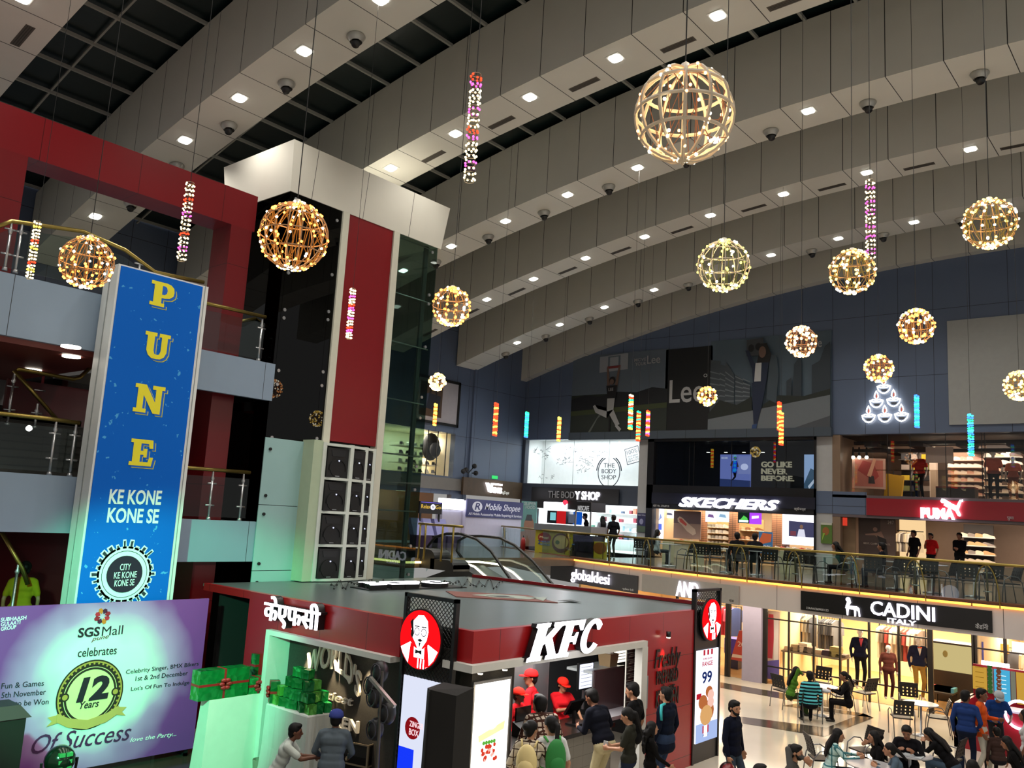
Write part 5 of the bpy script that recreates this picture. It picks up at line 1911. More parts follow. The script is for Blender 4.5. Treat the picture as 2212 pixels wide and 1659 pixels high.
# ---------------------------------------------------------------- sportswear store with red band
xa, xb = P(1799, 1000, Y=YB).x, 4.0
zA, zB = P(1873, 1063, Y=YB).z, P(1873, 1112, Y=YB).z
pr = P(1873, 1080, Y=YB).x
z_rt, z_rb = P(1873, 1076, Y=YB).z, P(1873, 1113, Y=YB).z
mb = MB()
mb.box(pr, xb, YB-.1, YB+.2, z_rb, z_rt)
t = thing('shop_sign', 'long crimson shop band with glowing white leaping cat emblem and lettering', 'sign', (pr+3, YB, z_rb))
mb.build('band', M('crimson_band', '86101e', .35, 0, .04, 1), t)
mb = MB()
mb.box(xa, xb, YB-.06, YB+.2, z_rt, z_rt+.1)
mb.box(xa, xb, YB-.06, YB+.2, z_rb-.1, z_rb)
mb.build('edge_trim', M('trim_taupe', '5a4f52', .5), t)
fr = FY(YB-.12)
zq = [P(2040, y, Y=YB-.12).z for y in (1122, 1098, 1078)]
x0, x1 = P(1990, 1110, Y=YB-.12).x, P(2063, 1110, Y=YB-.12).x
mb = MB()
fr.text(mb, 'PUMA', x0, x1, zq[0], zq[1], .02, .1, 0, 0, .05)
cx0, cw, cz0, cz1 = P(2033, 1080, Y=YB-.12).x, P(2081, 1080, Y=YB-.12).x, P(2060, 1115, Y=YB-.12).z, P(2060, 1078, Y=YB-.12).z
cat = [(0, .86), (.06, 1), (.16, .98), (.5, .72), (.72, .6), (.86, .95), (1, .98), (.98, .86), (.9, .82), (.82, .5), (.78, .4), (.88, .08), (.84, .0), (.76, .04), (.66, .3), (.5, .42), (.3, .5), (.14, .62), (.2, .72), (.04, .76)]
fr.poly(mb, [(cx0+(cw-cx0)*x, cz0+(cz1-cz0)*y) for x, y in cat], .02, .1)
mb.build('emblem', E('puma_white', 'fff2ff', 7, True), t)
lamp('POINT', ((x0+x1)/2, YB-.6, zq[0]), 5, (.9, .5, 1), .2, name='sign_glow')
mb = MB()
fr.text(mb, 'पुमा', P(2176, 1118, Y=YB-.1).x, P(2190, 1118, Y=YB-.1).x, P(2180, 1124, Y=YB-.1).z, P(2180, 1116, Y=YB-.1).z, 0, .02)
mb.build('small_lettering', M('pale_letter', 'b9b9b9', .5), t)
dkc = M('loft_ceiling', '2a2523', .7)
tau = M('taupe_wall', '8a7464', .6)
z2 = z_rt+.1
room('sports_upper', xa, xb, YB+.2, YB+5, z2, zt+.05, tau, M('taupe_floor', '5a4e46', .4), dkc)
room('sports_lower', xa, xb, YB+.2, YB+5, F1, z_rb-.02, tau, M('taupe_floor', '5a4e46', .4), dkc)
lamp('AREA', (xa+6, YB+2.4, zt-.1), 330, (1, .78, .6), 9, (xa+6, YB+3.2, z2), sizey=1.2, name='shop_light')
lamp('AREA', (xa+6, YB+2.4, z_rb-.1), 260, (1, .8, .62), 9, (xa+6, YB+3.0, F1), sizey=1.2, name='shop_light')
t = thing('shop_window', 'upper glass front of the sportswear store above the crimson band', 'shop window', (xa+6, YB, z2))
mb = MB()
mb.box(xa+.3, xb, YB+.02, YB+.03, z2, zt)
mb.build('glass_pane', MATS['shop_glass'], t)
mb = MB()
for x in (1917, 1966, 2043, 2121, 2128):
 a = P(x, 1000, Y=YB).x
 mb.box(a-.012, a+.012, YB+.03, YB+.05, z2, zt)
mb.build('glass_joint', DARKM, t)
mb = MB()
mb.box(xa+1.5, xb, YB+.3, YB+.34, z2+.95, z2+1.0)
mb.box(xa+3.4, xb, YB+.31, YB+.33, z2, z2+.95)
mb.build('guard_rail', glassmat('guard_glass', 'e0dcd4', .6), t)
mb = MB()
mb.box(xa, xa+.3, YB-.05, YB+.2, F1, zt)
struct(mb, 'trim_shop_jamb', M('jamb_bronze', '7a6450', .5))
mb = MB()
for z in (zt-.25, zt-.55):
 mb.box(xa+.4, xb, YB+1.2, YB+1.5, z, z+.12)
for x in range(6):
 mb.box(xa+1+x*1.6, xa+1.5+x*1.6, YB+.6, YB+4.5, zt-.4, zt-.28)
struct(mb, 'trim_ceiling_duct', dkc)
FPu = FX(xa+.02)
t = thing('picture', 'red toned picture with lamps above it at the left end of the upper sports store', 'picture', (xa+.3, YB+1.6, z2+.3))
fr = Fr((xa+.33, YB+1.5, 0), (.86, .5, 0), (.5, -.86, 0))
qa = [fr.ab(EYE+(P(x, y, Y=YB+1.5)-EYE)) for x, y in ((1816, 1055), (1872, 985))]
w, z0, z1 = 1.15, P(1816, 1053, Y=YB+1.4).z, P(1816, 988, Y=YB+1.4).z
mb = MB()
fr.rect(mb, -.1, w, z0, z1, 0, .05)
mb.build('frame', M('pic_frame', 'c09a88', .5), t)
mb = MB()
fr.rect(mb, 0, w-.1, z0+.08, z1-.08, .05, .055, 0)
fr.poly(mb, [(.1, z0+.7), (.3, z0+1.1), (.7, z0+1.0), (.9, z0+.5), (.7, z0+.3), (.4, z0+.5)], .055, .06, 1)
fr.poly(mb, [(.45, z0+.5), (.7, z0+1.2), (.8, z0+1.15), (.6, z0+.45)], .06, .064, 2)
fr.poly(mb, [(.5, z0+.2), (.75, z0+.2), (.7, z0+.5), (.52, z0+.5)], .06, .064, 3)
mb.build('print', [M('pic_rose', 'b86a5a', .5), M('pic_red2', 'a03a34', .5), M('pic_limb', 'e0a484', .5), M('pic_dark', '2a1818', .5)], t)
for i, x in enumerate((1843, 1856, 1872)):
 p = P(x, 988, Y=YB+1.3)
 t = thing('spotlight', 'bright spot lamp above the red picture, %s of three' % ('left', 'middle', 'right')[i], 'spotlight', p, 'spot lamps over the red picture')
 mb = MB()
 mb.ell(p, .07, 10, 6)
 mb.build('lens', E('spot_hot', 'fff4e0', 8), t)
 mb = MB()
 mb.cyl(p+Vector((0, 0, .06)), p+Vector((0, 0, .4)), .05, .03, 8)
 mb.build('arm', BLACK, t)
for i, x in enumerate((2030, 2040, 2093, 2178)):
 p = P(x, 975, Y=YB+2)
 mb = MB()
 mb.ell(p, .085 if i else .06, 10, 6)
 tag(mb.build('track_spot', E('spot_hot', 'fff4e0', 8)), 'bright ceiling spot, %s from the left in the upper sports store' % WORDS[i], 'ceiling light', 'ceiling spots in the upper sports store')
# wide shoe walls upstairs
tw = M('shelf_warm', 'b08e78', .6)
Yw = YB+3.4
X_ = lambda x, Y: P(x, 1010, Y=Y).x
rack('shoe_rack', 'brightly lit wall of white trainers in the upper sports store', X_(2052, Yw), X_(2122, Yw), Yw, [z2+.25+.27*i for i in range(6)], ('e8dcd0', 'd8a898', 'f0e8e0'), 5, 'white trainer on the bright rack of the upper sports store', 'trainers on the upper sports store rack', tw, 1.25, .05)
rack('shoe_rack', 'dark rack of trainers behind the mannequin in the salmon vest', X_(2130, Yw), X_(2205, Yw), Yw, [z2+.1+.27*i for i in range(7)], ('e8dcd0', '6a5a50', 'c8a890'), 4, 'trainer on the dark rack behind the salmon vest mannequin', 'trainers on the dark upper rack', M('rack_dark', '2a2422', .6), 1.4, .05)
t = thing('shelf_unit', 'shelf unit of folded sportswear left of the red shirted mannequin', 'shelf', (X_(1960, Yw), Yw, z2))
mb = MB()
a0, a1 = X_(1944, Yw), X_(1982, Yw)
for i in range(4):
 mb.box(a0, a1, Yw-.2, Yw+.2, z2+.35+.42*i, z2+.38+.42*i)
mb.box(a0, a1, Yw+.2, Yw+.24, z2, z2+2.0)
mb.build('boards', M('rack_dark', '2a2422', .6), t)
for i in range(4):
 for j in range(3):
  mb = MB()
  mb.box(a0+.1+.38*j, a0+.4+.38*j, Yw-.18, Yw+.15, z2+.38+.42*i, z2+.58+.42*i)
  tag(mb.build('folded_clothes', M('fold_%d' % ((i*3+j) % 4), ('6a7038', '2a2c30', '8a8078', 'b8a020')[(i*3+j) % 4], .8)), 'folded garment stack on the dark shelf unit of the upper sports store', 'clothes', 'folded garments in the upper sports store')
q = X_(1930, YB+2.4)
t = thing('clothes_stand', 'yellow garment hanging on a low stand in the upper sports store', 'clothes', (q, YB+2.4, z2))
mb = MB()
mb.hexa([(q-.35, YB+2.3, z2+.1), (q+.3, YB+2.3, z2+.1), (q+.3, YB+2.5, z2+.1), (q-.35, YB+2.5, z2+.1)], [(q-.25, YB+2.35, z2+1.0), (q+.4, YB+2.35, z2+.9), (q+.4, YB+2.45, z2+.9), (q-.25, YB+2.45, z2+1.0)])
mb.build('garment', M('yellow_cloth', 'b8901c', .8), t)
mb = MB()
mb.cyl((q, YB+2.4, z2), (q, YB+2.4, z2+1.1), .02, .02, 8)
mb.build('pole', DARKM, t)
t = thing('display_bench', 'dark bench with red top in the upper sports store', 'bench', (X_(2060, YB+1.6), YB+1.6, z2))
a0, a1 = X_(2025, YB+1.6), X_(2108, YB+1.6)
mb = MB()
mb.box(a0, a1, YB+1.3, YB+1.9, z2, z2+.42)
mb.build('base', M('bench_grey', '3c3634', .6), t)
mb = MB()
mb.box(a0, a1, YB+1.28, YB+1.92, z2+.42, z2+.47)
mb.build('top', M('bench_red', '7a2420', .5), t)
poster('window_emblem', 'large translucent taupe leaping cat emblem on the upper sports store glass', 'emblem', FY(YB+.6), (2000, 966, 2060, 1000), M('emblem_taupe', '8e7a6c', .6), [])
a0, a1 = X_(2009, YB+3), X_(2023, YB+3)
mb = MB()
mb.box(a0, a1, YB+2.9, YB+3.2, z2, z2+2.1)
struct(mb, 'wall_sports_pillar', M('pillar_white', 'cfc0b0', .6))
# lower sports store
fl = FY(YB+.6)
poster('window_poster', 'dark brown window poster of a stretching figure with a slogan in the lower sports store', 'poster', fl, (1855, 1118, 1936, 1215), M('brown_poster', '43342e', .6), [
 ([(.6, 0), (1, 0), (1, 1), (.6, 1)], M('brown_poster2', '5e4a40', .6)), ([(.18, .62), (.5, .66), (.62, .7), (.7, .55), (.6, .5), (.45, .6), (.2, .59)], M('poster_arm', '8a6a5a', .6)), ('o', (.46, .74, .06, .05), M('poster_arm', '8a6a5a', .6)), ([(.5, .6), (.75, .52), (.8, .1), (.65, .1), (.6, .4)], M('poster_dark', '1e1816', .6)),
 ('t', 'SEE IT. CLAIM IT. OWN IT.', (.14, .38, .86, .42), M('poster_pale', 'b8a898', .6)), ('t', '24/7', (.8, .88, .96, .96), M('poster_pale', 'b8a898', .6))])
a0, a1, b0, b1 = pxr(FY(YB+.4), 1813, 1120, 1848, 1210)
mb = MB()
fr = FY(YB+.4)
fr.rect(mb, a0, a1, F1, z_rb-.05, -.05, 0)
tag(mb.build('plywood_door', M('plywood', '7a6248', .6, 0, .15, 5)), 'plain plywood door panel at the left of the lower sports store', 'door')
mb = MB()
fr.rect(mb, a0+.1, a0+.3, z_rb-.42, z_rb-.12, 0, .02)
tag(mb.build('warning_sign', E('red_tag', 'c83a28', .9)), 'small red sign hanging over the plywood door', 'sign')
t = thing('garment_rail', 'lit alcove of pale jackets hanging on a rail in the lower sports store', 'clothes rail', (X_(1965, Yw), Yw, F1))
a0, a1 = X_(1938, Yw), X_(1994, Yw)
mb = MB()
mb.cyl((a0, Yw-.1, F1+1.7), (a1, Yw-.1, F1+1.7), .02, .02, 8)
mb.build('rail', DARKM, t)
mb = MB()
mb.box(a0, a1, Yw+.2, Yw+.25, F1+.2, F1+2.2)
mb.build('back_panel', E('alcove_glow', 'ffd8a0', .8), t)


def garment(x, y, z, h, w, mat, lab, grp, rz=0):
 mb = MB()
 Fr((0, 0, 0), (1, 0, 0), (0, -1, 0)).poly(mb, [(-w*.18, 0), (w*.18, 0), (w*.5, -.1*h), (w*.56, -.5*h), (w*.42, -.5*h), (w*.4, -.3*h), (w*.42, -h), (-w*.42, -h), (-w*.4, -.3*h), (-w*.42, -.5*h), (-w*.56, -.5*h), (-w*.5, -.1*h)], -.04, .04)
 Fr((0, 0, 0), (1, 0, 0), (0, -1, 0)).line(mb, [(0, 0), (0, .07)], .012, -.006, .006)
 o = mb.build('hanging_garment', mat, origin=(0, 0, 0))
 o.location = (x, y, z)
 o.rotation_euler = (0, 0, rz)
 return tag(o, lab, 'clothes', grp)


for j in range(7):
 garment(a0+.12+(a1-a0-.2)*j/7, Yw-.1, F1+1.63, .75, .5, M('jacket_%d' % (j % 3), ('cdbfa0', 'd8d0c0', '6a625a')[j % 3], .8), 'pale jacket hanging in the lit alcove of the lower sports store', 'jackets in the lit alcove', 1.0)
rack('shoe_rack', 'rack of trainers behind the standing shop assistants in the lower sports store', X_(2076, Yw), X_(2140, Yw), Yw, [F1+.3+.32*i for i in range(5)], ('c8a070', '8a8078', 'e0d0b8'), 4, 'trainer on the rack of the lower sports store', 'trainers on the lower sports store rack', M('rack_dark', '2a2422', .6), 1.4, .05)
# green poster on the pillar
poster('pillar_poster', 'green food poster on the grey pillar between the two sports stores', 'poster', FY(YB-.06), (1774, 1129, 1798, 1175), M('food_green', '4c6a28', .5), [('o', (.45, .6, .3, .2), M('food_brown', '8a5426', .5)), ([(0, .9), (1, .9), (1, 1), (0, 1)], M('food_pale', 'b8b8a8', .5)), ([(.1, .1), (.4, .5), (.2, .5)], M('food_lime', '84a838', .5))])
poster('pillar_poster', 'dark blue poster on the pillar left of the black shoe store', 'poster', FY(YB-.06), (1378, 1108, 1397, 1150), M('blue_poster', '2a2a52', .5), [([(0, 0), (1, 0), (1, .3), (0, .35)], M('blue_poster_green', '4a5a48', .5)), ('o', (.45, .55, .2, .15), M('blue_poster_grey', '8a8aa8', .5)), ('t', 'OLD WALL', (.1, .86, .9, .93), M('blue_poster_white', 'c8c8d8', .5))])
# ---------------------------------------------------------------- shops and stalls on the far left of the first floor
FXL = FX(XL)
q = pxr(FXL, 998, 1030, 1121, 1076)
t = thing('shop_sign', 'brown wooden sign band with white glowing lettering under the blue wall', 'sign', (XL, (q[0]+q[1])/2, q[2]))
mb = MB()
FXL.rect(mb, q[0], q[1]+.3, q[2]-.05, q[3], 0, .12)
mb.build('wood_band', M('sign_wood', '4a3a28', .6, 0, .3, 3), t)
fr = FX(XL+.13)
mb = MB()
a0, a1, b0, b1 = pxr(fr, 1048, 1045, 1082, 1064)
fr.text(mb, 'ANS', a0+(a1-a0)*.3, a1, b0-.05, b1-.12, .0, .08, 0, 0, .04)
fr.poly(mb, [(a0, b1+.06), (a0+.16*(a1-a0), b1+.06), (a0+.26*(a1-a0), b0+.2), (a0+.34*(a1-a0), b1+.06), (a1, b1+.06), (a1, b1-.02), (a0+.42*(a1-a0), b1-.02), (a0+.3*(a1-a0), b0-.02), (a0+.2*(a1-a0), b0-.02)], 0, .08)
mb.build('lettering', E('vans_white', 'f8f4ff', 4), t)
mb = MB()
a0, a1, b0, b1 = pxr(fr, 1083, 1060, 1099, 1070)
fr.text(mb, 'व्हॅन्स', a0, a1, b0, b1, 0, .03)
mb.build('small_lettering', E('pale_lit_letter', 'c9c9c0', .8), t)
q = pxr(FXL, 1062, 1027, 1073, 1035)
mb = MB()
FXL.rect(mb, *q, .02, .06)
tag(mb.build('exit_sign', E('exit_green', '3cc86a', 1.2)), 'small green exit sign above the brown wooden band', 'sign')
t = thing('flood_light', 'black twin flood lamps on thin arms on the blue wall above the brown band', 'lamp', P(1010, 1020, X=XL))
mb = MB()
for pts in ([(1002, 1016), (1012, 1022), (1024, 1008)], [(1020, 1022), (1029, 1022)]):
 mb.tube([P(x, y, X=XL+.25) for x, y in pts], .03, 6)
mb.build('arm', BLACK, t)
for x, y in ((1001, 1018), (1025, 1007), (1007, 1015), (1028, 1022)):
 mb = MB()
 mb.ell(P(x, y, X=XL+.3), .12, 8, 6)
 mb.build('lamp_head', BLACK, t)
# lit window, picture and lobby on the far left
ya, yb, za, zb_ = UPWIN
XW = XL-.15
coldw = M('shop_cream', 'e4dcc4', .6)
mb = MB()
mb.box(XW-2.6, XW-2.5, ya-1, yb+.6, za-.1, zb_+.1)
struct(mb, 'wall_bag_shop_back', coldw)
mb = MB()
mb.box(XW-2.5, XW-.3, yb, yb+.1, za-.1, zb_+.1)
struct(mb, 'wall_bag_shop_side', coldw)
mb = MB()
mb.box(XW-2.5, XW-.3, ya-1, yb, za-.1, za)
struct(mb, 'floor_bag_shop', coldw)
mb = MB()
mb.box(XW-2.5, XW-.3, ya-1, yb, zb_, zb_+.1)
struct(mb, 'ceiling_bag_shop', coldw)
lamp('AREA', (XW-1.2, (ya+yb)/2+1, zb_-.1), 160, (1, .94, .8), 2.5, (XW-1.4, (ya+yb)/2+1, za), sizey=1, name='shop_light')
t = thing('shop_window', 'lit upper shop window of bags and shoes beside the lift tower', 'shop window', (XW, yb-1, za))
mb = MB()
mb.box(XW-.02, XW, ya, yb, za, zb_)
mb.build('glass_pane', MATS['shop_glass'], t)
mb = MB()
for x in (922, 943, 962):
 y = P(x, 980, X=XW).y
 mb.box(XW, XW+.03, y-.02, y+.02, za, zb_)
mb.build('glass_joint', DARKM, t)
t = thing('rucksack', 'big black rucksack standing in the lit upper window beside the lift tower', 'bag', (XW-.8, yb-1.6, za+1.25))
mb = MB()
y0 = P(930, 975, X=XW-.8).y
mb.ell((XW-.8, y0, P(930, 965, X=XW-.8).z), (.3, .5, .65), 12, 8)
mb.build('body', BLACKM, t, True)
mb = MB()
mb.ell((XW-.5, y0, P(930, 972, X=XW-.8).z), (.12, .35, .35), 10, 6)
mb.build('pocket', M('bag_pocket', '17171a', .7), t, True)
for j in range(4):
 z = za+.1+.38*j
 t = thing('wall_shelf', 'shelf of dark shoes in the lit upper bag shop window, %s row' % ('bottom', 'second', 'third', 'top')[j], 'shelf', (XW-1.2, yb-1, z))
 mb = MB()
 mb.box(XW-1.6, XW-.9, yb-2.6, yb-.1, z-.03, z)
 mb.build('board', coldw, t)
 for i in range(6):
  shoe(('2a2a30', 'd8d4cc', '5a5a60')[(i+j) % 3], (XW-1.0, yb-2.4+.42*i, z), PI/2+.6, 'dark shoe on the shelves of the lit upper bag shop window', 'shoes in the bag shop window', 1.3)
t = poster('framed_picture', 'framed picture of a dark blue bag on the wall beside the lift tower', 'picture', FX(XW), (900, 812, 984, 918), M('picture_mount', '9d9aa0', .5), [
 ([(.1, .1), (.62, .1), (.62, .92), (.1, .92)], M('picture_brown', '4a3828', .5)), ([(.2, .3), (.55, .25), (.58, .62), (.3, .66)], M('bag_navy', '1a2030', .5)), ([(.1, .25), (.25, .3), (.3, .65), (.1, .6)], M('bag_blue', '39465c', .5)), ([(.3, .66), (.36, .9), (.4, .9), (.5, .64), (.46, .64), (.38, .85), (.34, .66)], M('bag_strap', '14161c', .5))])
mb = MB()
q = pxr(FX(XW), 900, 812, 984, 918)
for r in ((q[0], q[1]+.12, q[3], q[3]+.12), (q[0], q[1]+.12, q[2]-.12, q[2]), (q[1], q[1]+.12, q[2]-.12, q[3]+.12)):
 FX(XW).rect(mb, *r, 0, .08)
mb.build('frame', BLACK, t)
mb = MB()
q = pxr(FX(XW+.1), 905, 1026, 988, 1060)
FX(XW+.02).rect(mb, q[0]-3, q[1]+.3, q[2], q[3], 0, .1)
struct(mb, 'wall_left_band', M('grey_band', '6b6760', .6))
mb = MB()
mb.box(XW-2, XW-1.9, 17, 29, F1, F1+2.6)
struct(mb, 'wall_lobby_far', M('peach_wall', 'b08462', .6))
lamp('POINT', (XW-1, 26, F1+2), 40, (1, .75, .5), .2, name='lobby_light')

# kiosks on the first floor
Xm = -25.2
fr = FX(Xm)
a0, a1, b0, b1 = pxr(fr, 1008, 1081, 1126, 1122)
t = thing('phone_kiosk', 'white phone kiosk with blue sign of handwritten style lettering left of the coffee counter', 'kiosk', (Xm-.5, (a0+a1)/2, F1))
mb = MB()
fr.rect(mb, a0, a1, F1, b1, -.9, 0)
mb.build('cabin', M('kiosk_lilac', 'b9b4c8', .5), t)
mb = MB()
fr.rect(mb, a0-.02, a1+.02, b0, b1+.08, .0, .06)
mb.build('sign_board', M('sign_indigo', '26285e', .5), t)
w1 = M('print_white', 'd8d8e4', .5)
mb = MB()
H, V = a1-a0, b1-b0
fr.disc(mb, a0+.17*H, b0+.66*V, .085*H, .06, .065, 0, 28, .32*V)
fr.text(mb, 'Mobile Shopee', a0+.3*H, a0+.95*H, b0+.36*V, b0+.92*V, .06, .066, 0, .35, .006)
fr.text(mb, 'All Mobile Accessories Mobile Repairing & Services', a0+.03*H, a0+.98*H, b0+.06*V, b0+.28*V, .06, .066, 0, 0, .004)
fr.text(mb, 'R', a0+.125*H, a0+.22*H, b0+.45*V, b0+.9*V, .066, .07, 1, .2, .02)
mb.build('sign_print', [w1, M('sign_indigo', '26285e', .5)], t)
lamp('POINT', (Xm+1.2, (a0+a1)/2, F1+2.2), 14, (.9, .9, 1), .3, name='kiosk_light')
fr = FX(Xm+.4)
a0, a1, b0, b1 = pxr(fr, 905, 1082, 951, 1111)
t = thing('massage_stall_sign', 'small black sign with gold lettering over the massage chairs beside the lift tower', 'sign', (Xm+.4, (a0+a1)/2, F1))
mb = MB()
fr.rect(mb, a0, a1, b0, b1, 0, .08)
mb.build('sign_board', M('sign_black2', '0b0c10', .4), t)
mb = MB()
H, V = a1-a0, b1-b0
fr.text(mb, 'Relax', a0+.06*H, a0+.46*H, b0+.42*V, b0+.74*V, .08, .09, 0)
fr.text(mb, 'Go', a0+.7*H, a0+.94*H, b0+.42*V, b0+.74*V, .08, .09, 0)
fr.disc(mb, a0+.58*H, b0+.56*V, .11*H, .08, .09, 1, 20, .24*V)
fr.text(mb, 'N', a0+.55*H, a0+.62*H, b0+.46*V, b0+.66*V, .09, .096, 2)
fr.rect(mb, a0+.04*H, a0+.96*H, b0+.9*V, b0+.94*V, .08, .085, 3)
mb.build('sign_print', [E('gold_lit', 'd8b04a', .9), E('oval_lit', 'd8d8f0', 1.2), M('ink_navy', '181c40', .5), E('violet_lit', '6a5ad0', 1.2)], t)
mb = MB()
for y in (a0+.1, a1-.1):
 fr.rect(mb, y-.04, y+.04, F1, b0, 0, .05)
mb.build('post', BLACK, t)
for i, x in enumerate((918, 935, 968)):
 p = P(x, 1135, X=Xm+.9)
 t = thing('massage_chair', 'padded purple massage chair under the gold lettered sign, %s of three' % WORDS[i], 'chair', (p.x, p.y, F1))
 mb = MB()
 mb.box(p.x-.4, p.x+.4, p.y-.38, p.y+.38, F1, F1+.45)
 mb.build('seat', M('chair_violet', '3a2a4c', .5), t)
 mb = MB()
 mb.hexa([(p.x-.45, p.y-.35, F1+.4), (p.x-.2, p.y-.35, F1+.4), (p.x-.2, p.y+.35, F1+.4), (p.x-.45, p.y+.35, F1+.4)], [(p.x-.7, p.y-.33, F1+1.1), (p.x-.5, p.y-.33, F1+1.1), (p.x-.5, p.y+.33, F1+1.1), (p.x-.7, p.y+.33, F1+1.1)])
 mb.build('backrest', M('chair_lilac', '8a8ac0', .5), t)
fr = FX(Xm-.2)
a0, a1, b0, b1 = pxr(fr, 958, 1076, 997, 1102)
t = thing('lightbox_stall', 'white stall with blazing blank lightbox between the massage sign and phone kiosk', 'kiosk', (Xm-.5, (a0+a1)/2, F1))
mb = MB()
fr.rect(mb, a0-.3, a1, b0, b1, 0, .1)
mb.build('lightbox', E('lightbox_white', 'f2f6ff', 4, True), t)
mb = MB()
fr.rect(mb, a0, a1+.05, F1, b0-.03, -.4, 0)
mb.build('panel', MATS['kiosk_lilac'], t)

# coffee and noodle counter
Yc = 27.3
fr = FY(Yc)
t = thing('coffee_counter', 'yellow fronted coffee and noodle counter with black roof on the balcony', 'kiosk', (P(1215, 1180, Y=Yc).x, Yc, F1))
xk = lambda x: P(x, 1150, Y=Yc).x
zk = lambda y, x=1200: P(x, y, Y=Yc).z
x0, x1, x2 = xk(1157), xk(1238), xk(1275)
yel = M('noodle_yellow', 'a59a1e', .5)
mb = MB()
fr.rect(mb, x0, x1, F1, zk(1147), -.9, 0)
mb.build('front_panel', yel, t)
mb = MB()
fr.rect(mb, x0, x2+.1, zk(1147), zk(1133), -1.0, .1)
mb.build('counter_top', M('counter_steel', '8b8f92', .35, .5), t)
mb = MB()
fr.rect(mb, x0, xk(1243), zk(1099), zk(1080), -1.0, 0)
fr.rect(mb, xk(1243), x2, zk(1102), zk(1082), -1.0, .02)
mb.build('roof_header', M('header_black', '101012', .5), t)
mb = MB()
for x in (x0+.05, xk(1241), x2-.03):
 fr.rect(mb, x-.03, x+.03, zk(1133), zk(1100), -.05, 0)
mb.build('post', STEEL, t)
mb = MB()
fr.rect(mb, xk(1173), xk(1223), zk(1100), zk(1085), .0, .04, 0)
fr.disc(mb, xk(1219), zk(1085), .1, .0, .06, 1, 12)
mb.build('lit_sign', [E('blown_white', 'f4f4ff', 6), E('red_dot_glow', 'ff2030', 4)], t)
mb = MB()
fr.text(mb, 'NESCAFE', xk(1247), xk(1271), zk(1100), zk(1090), .02, .04, 0, 0, .004)
mb.build('lettering', E('grey_lit_letter', 'b8b8b8', .7), t)
mb = MB()
px_ = [1165, 1186, 1206, 1222, 1240]
for i in range(4):
 fr.rect(mb, xk(px_[i]), xk(px_[i+1]), zk(1131), zk(1103), -.5, -.46, i)
fr.rect(mb, xk(1172), xk(1184), zk(1124), zk(1107), -.46, -.45, 4)
fr.rect(mb, xk(1212), xk(1225), zk(1128), zk(1109), -.46, -.45, 5)
mb.build('machine_front', [M('machine_black', '101218', .4), E('machine_red', 'b81c20', .9), M('machine_black', '101218', .4), E('machine_blue', '1450b0', .9), E('machine_cyan', '7ac0c8', .9), E('machine_grey', '5a6070', .7)], t)
mb = MB()
fr.disc(mb, xk(1177), zk(1163), .33, 0, .01, 0, 24, .2)
fr.text(mb, 'Maggi', xk(1167), xk(1186), zk(1166), zk(1160), .01, .02, 1)
fr.text(mb, '2', xk(1164), xk(1169), zk(1178), zk(1169), .01, .02, 2, 0, .02)
fr.text(mb, 'MINUTE', xk(1170), xk(1189), zk(1174), zk(1170), .01, .02, 3)
fr.text(mb, 'NOODLES', xk(1168), xk(1189), zk(1180), zk(1176), .01, .02, 3)
fr.disc(mb, xk(1213), zk(1172), .45, 0, .01, 4, 26, .38)
fr.disc(mb, xk(1213), zk(1170), .36, .01, .02, 5, 26, .27)
fr.disc(mb, xk(1206), zk(1171), .1, .02, .03, 6, 12, .08)
mb.build('front_print', [M('noodle_red', '8a2a18', .5), M('noodle_pale', 'd8d0a0', .5), M('noodle_blue', '1a3a80', .5), M('noodle_sky', '5a90c0', .5), M('bowl_brown', '5a3c1c', .5), M('noodle_cream', 'b0a060', .5), M('noodle_green', '3a5a24', .5)], t)
lamp('POINT', (xk(1215), Yc+.3, zk(1104)), 22, (.9, .95, 1), .2, name='counter_light')
t = thing('drinks_fridge', 'black drinks fridge standing at the right end of the yellow counter', 'fridge', (xk(1261), Yc, F1))
mb = MB()
fr.rect(mb, xk(1240), xk(1283), F1, zk(1153), -.7, .05)
mb.build('cabinet', BLACK, t)
mb = MB()
fr.rect(mb, xk(1256), xk(1282), F1+.2, zk(1158), .05, .07)
fr.disc(mb, xk(1247), zk(1175), .12, .05, .06, 0, 16, .22)
mb.build('door', M('fridge_door', '1d1e20', .2), t)
t = thing('yellow_panel', 'narrow yellow printed panel right of the black drinks fridge', 'panel', (xk(1296), Yc, F1))
mb = MB()
fr.rect(mb, xk(1284), xk(1310), F1, zk(1163), -.1, .0)
mb.build('board', yel, t)
mb = MB()
fr.disc(mb, xk(1297), zk(1176), .3, 0, .01, 0, 20, .22)
mb.build('print', M('panel_brown', '7a4a1a', .5), t)
p = P(1237, 1196, Y=Yc-.6)
t = thing('water_bottle', 'clear plastic water can on the floor before the yellow counter', 'bottle', (p.x, Yc-.6, F1))
mb = MB()
mb.lathe([(.001, 0), (.14, 0), (.14, .3), (.05, .38), (.05, .45), (.001, .45)], (p.x, Yc-.6, F1), 14)
mb.build('bottle_body', glassmat('plastic_clear', 'a8b4b8', 1), t, True)
mb = MB()
mb.cyl((p.x, Yc-.6, F1+.44), (p.x, Yc-.6, F1+.48), .055, .055, 12)
mb.build('cap', M('cap_blue', '3a5a8a', .5), t)
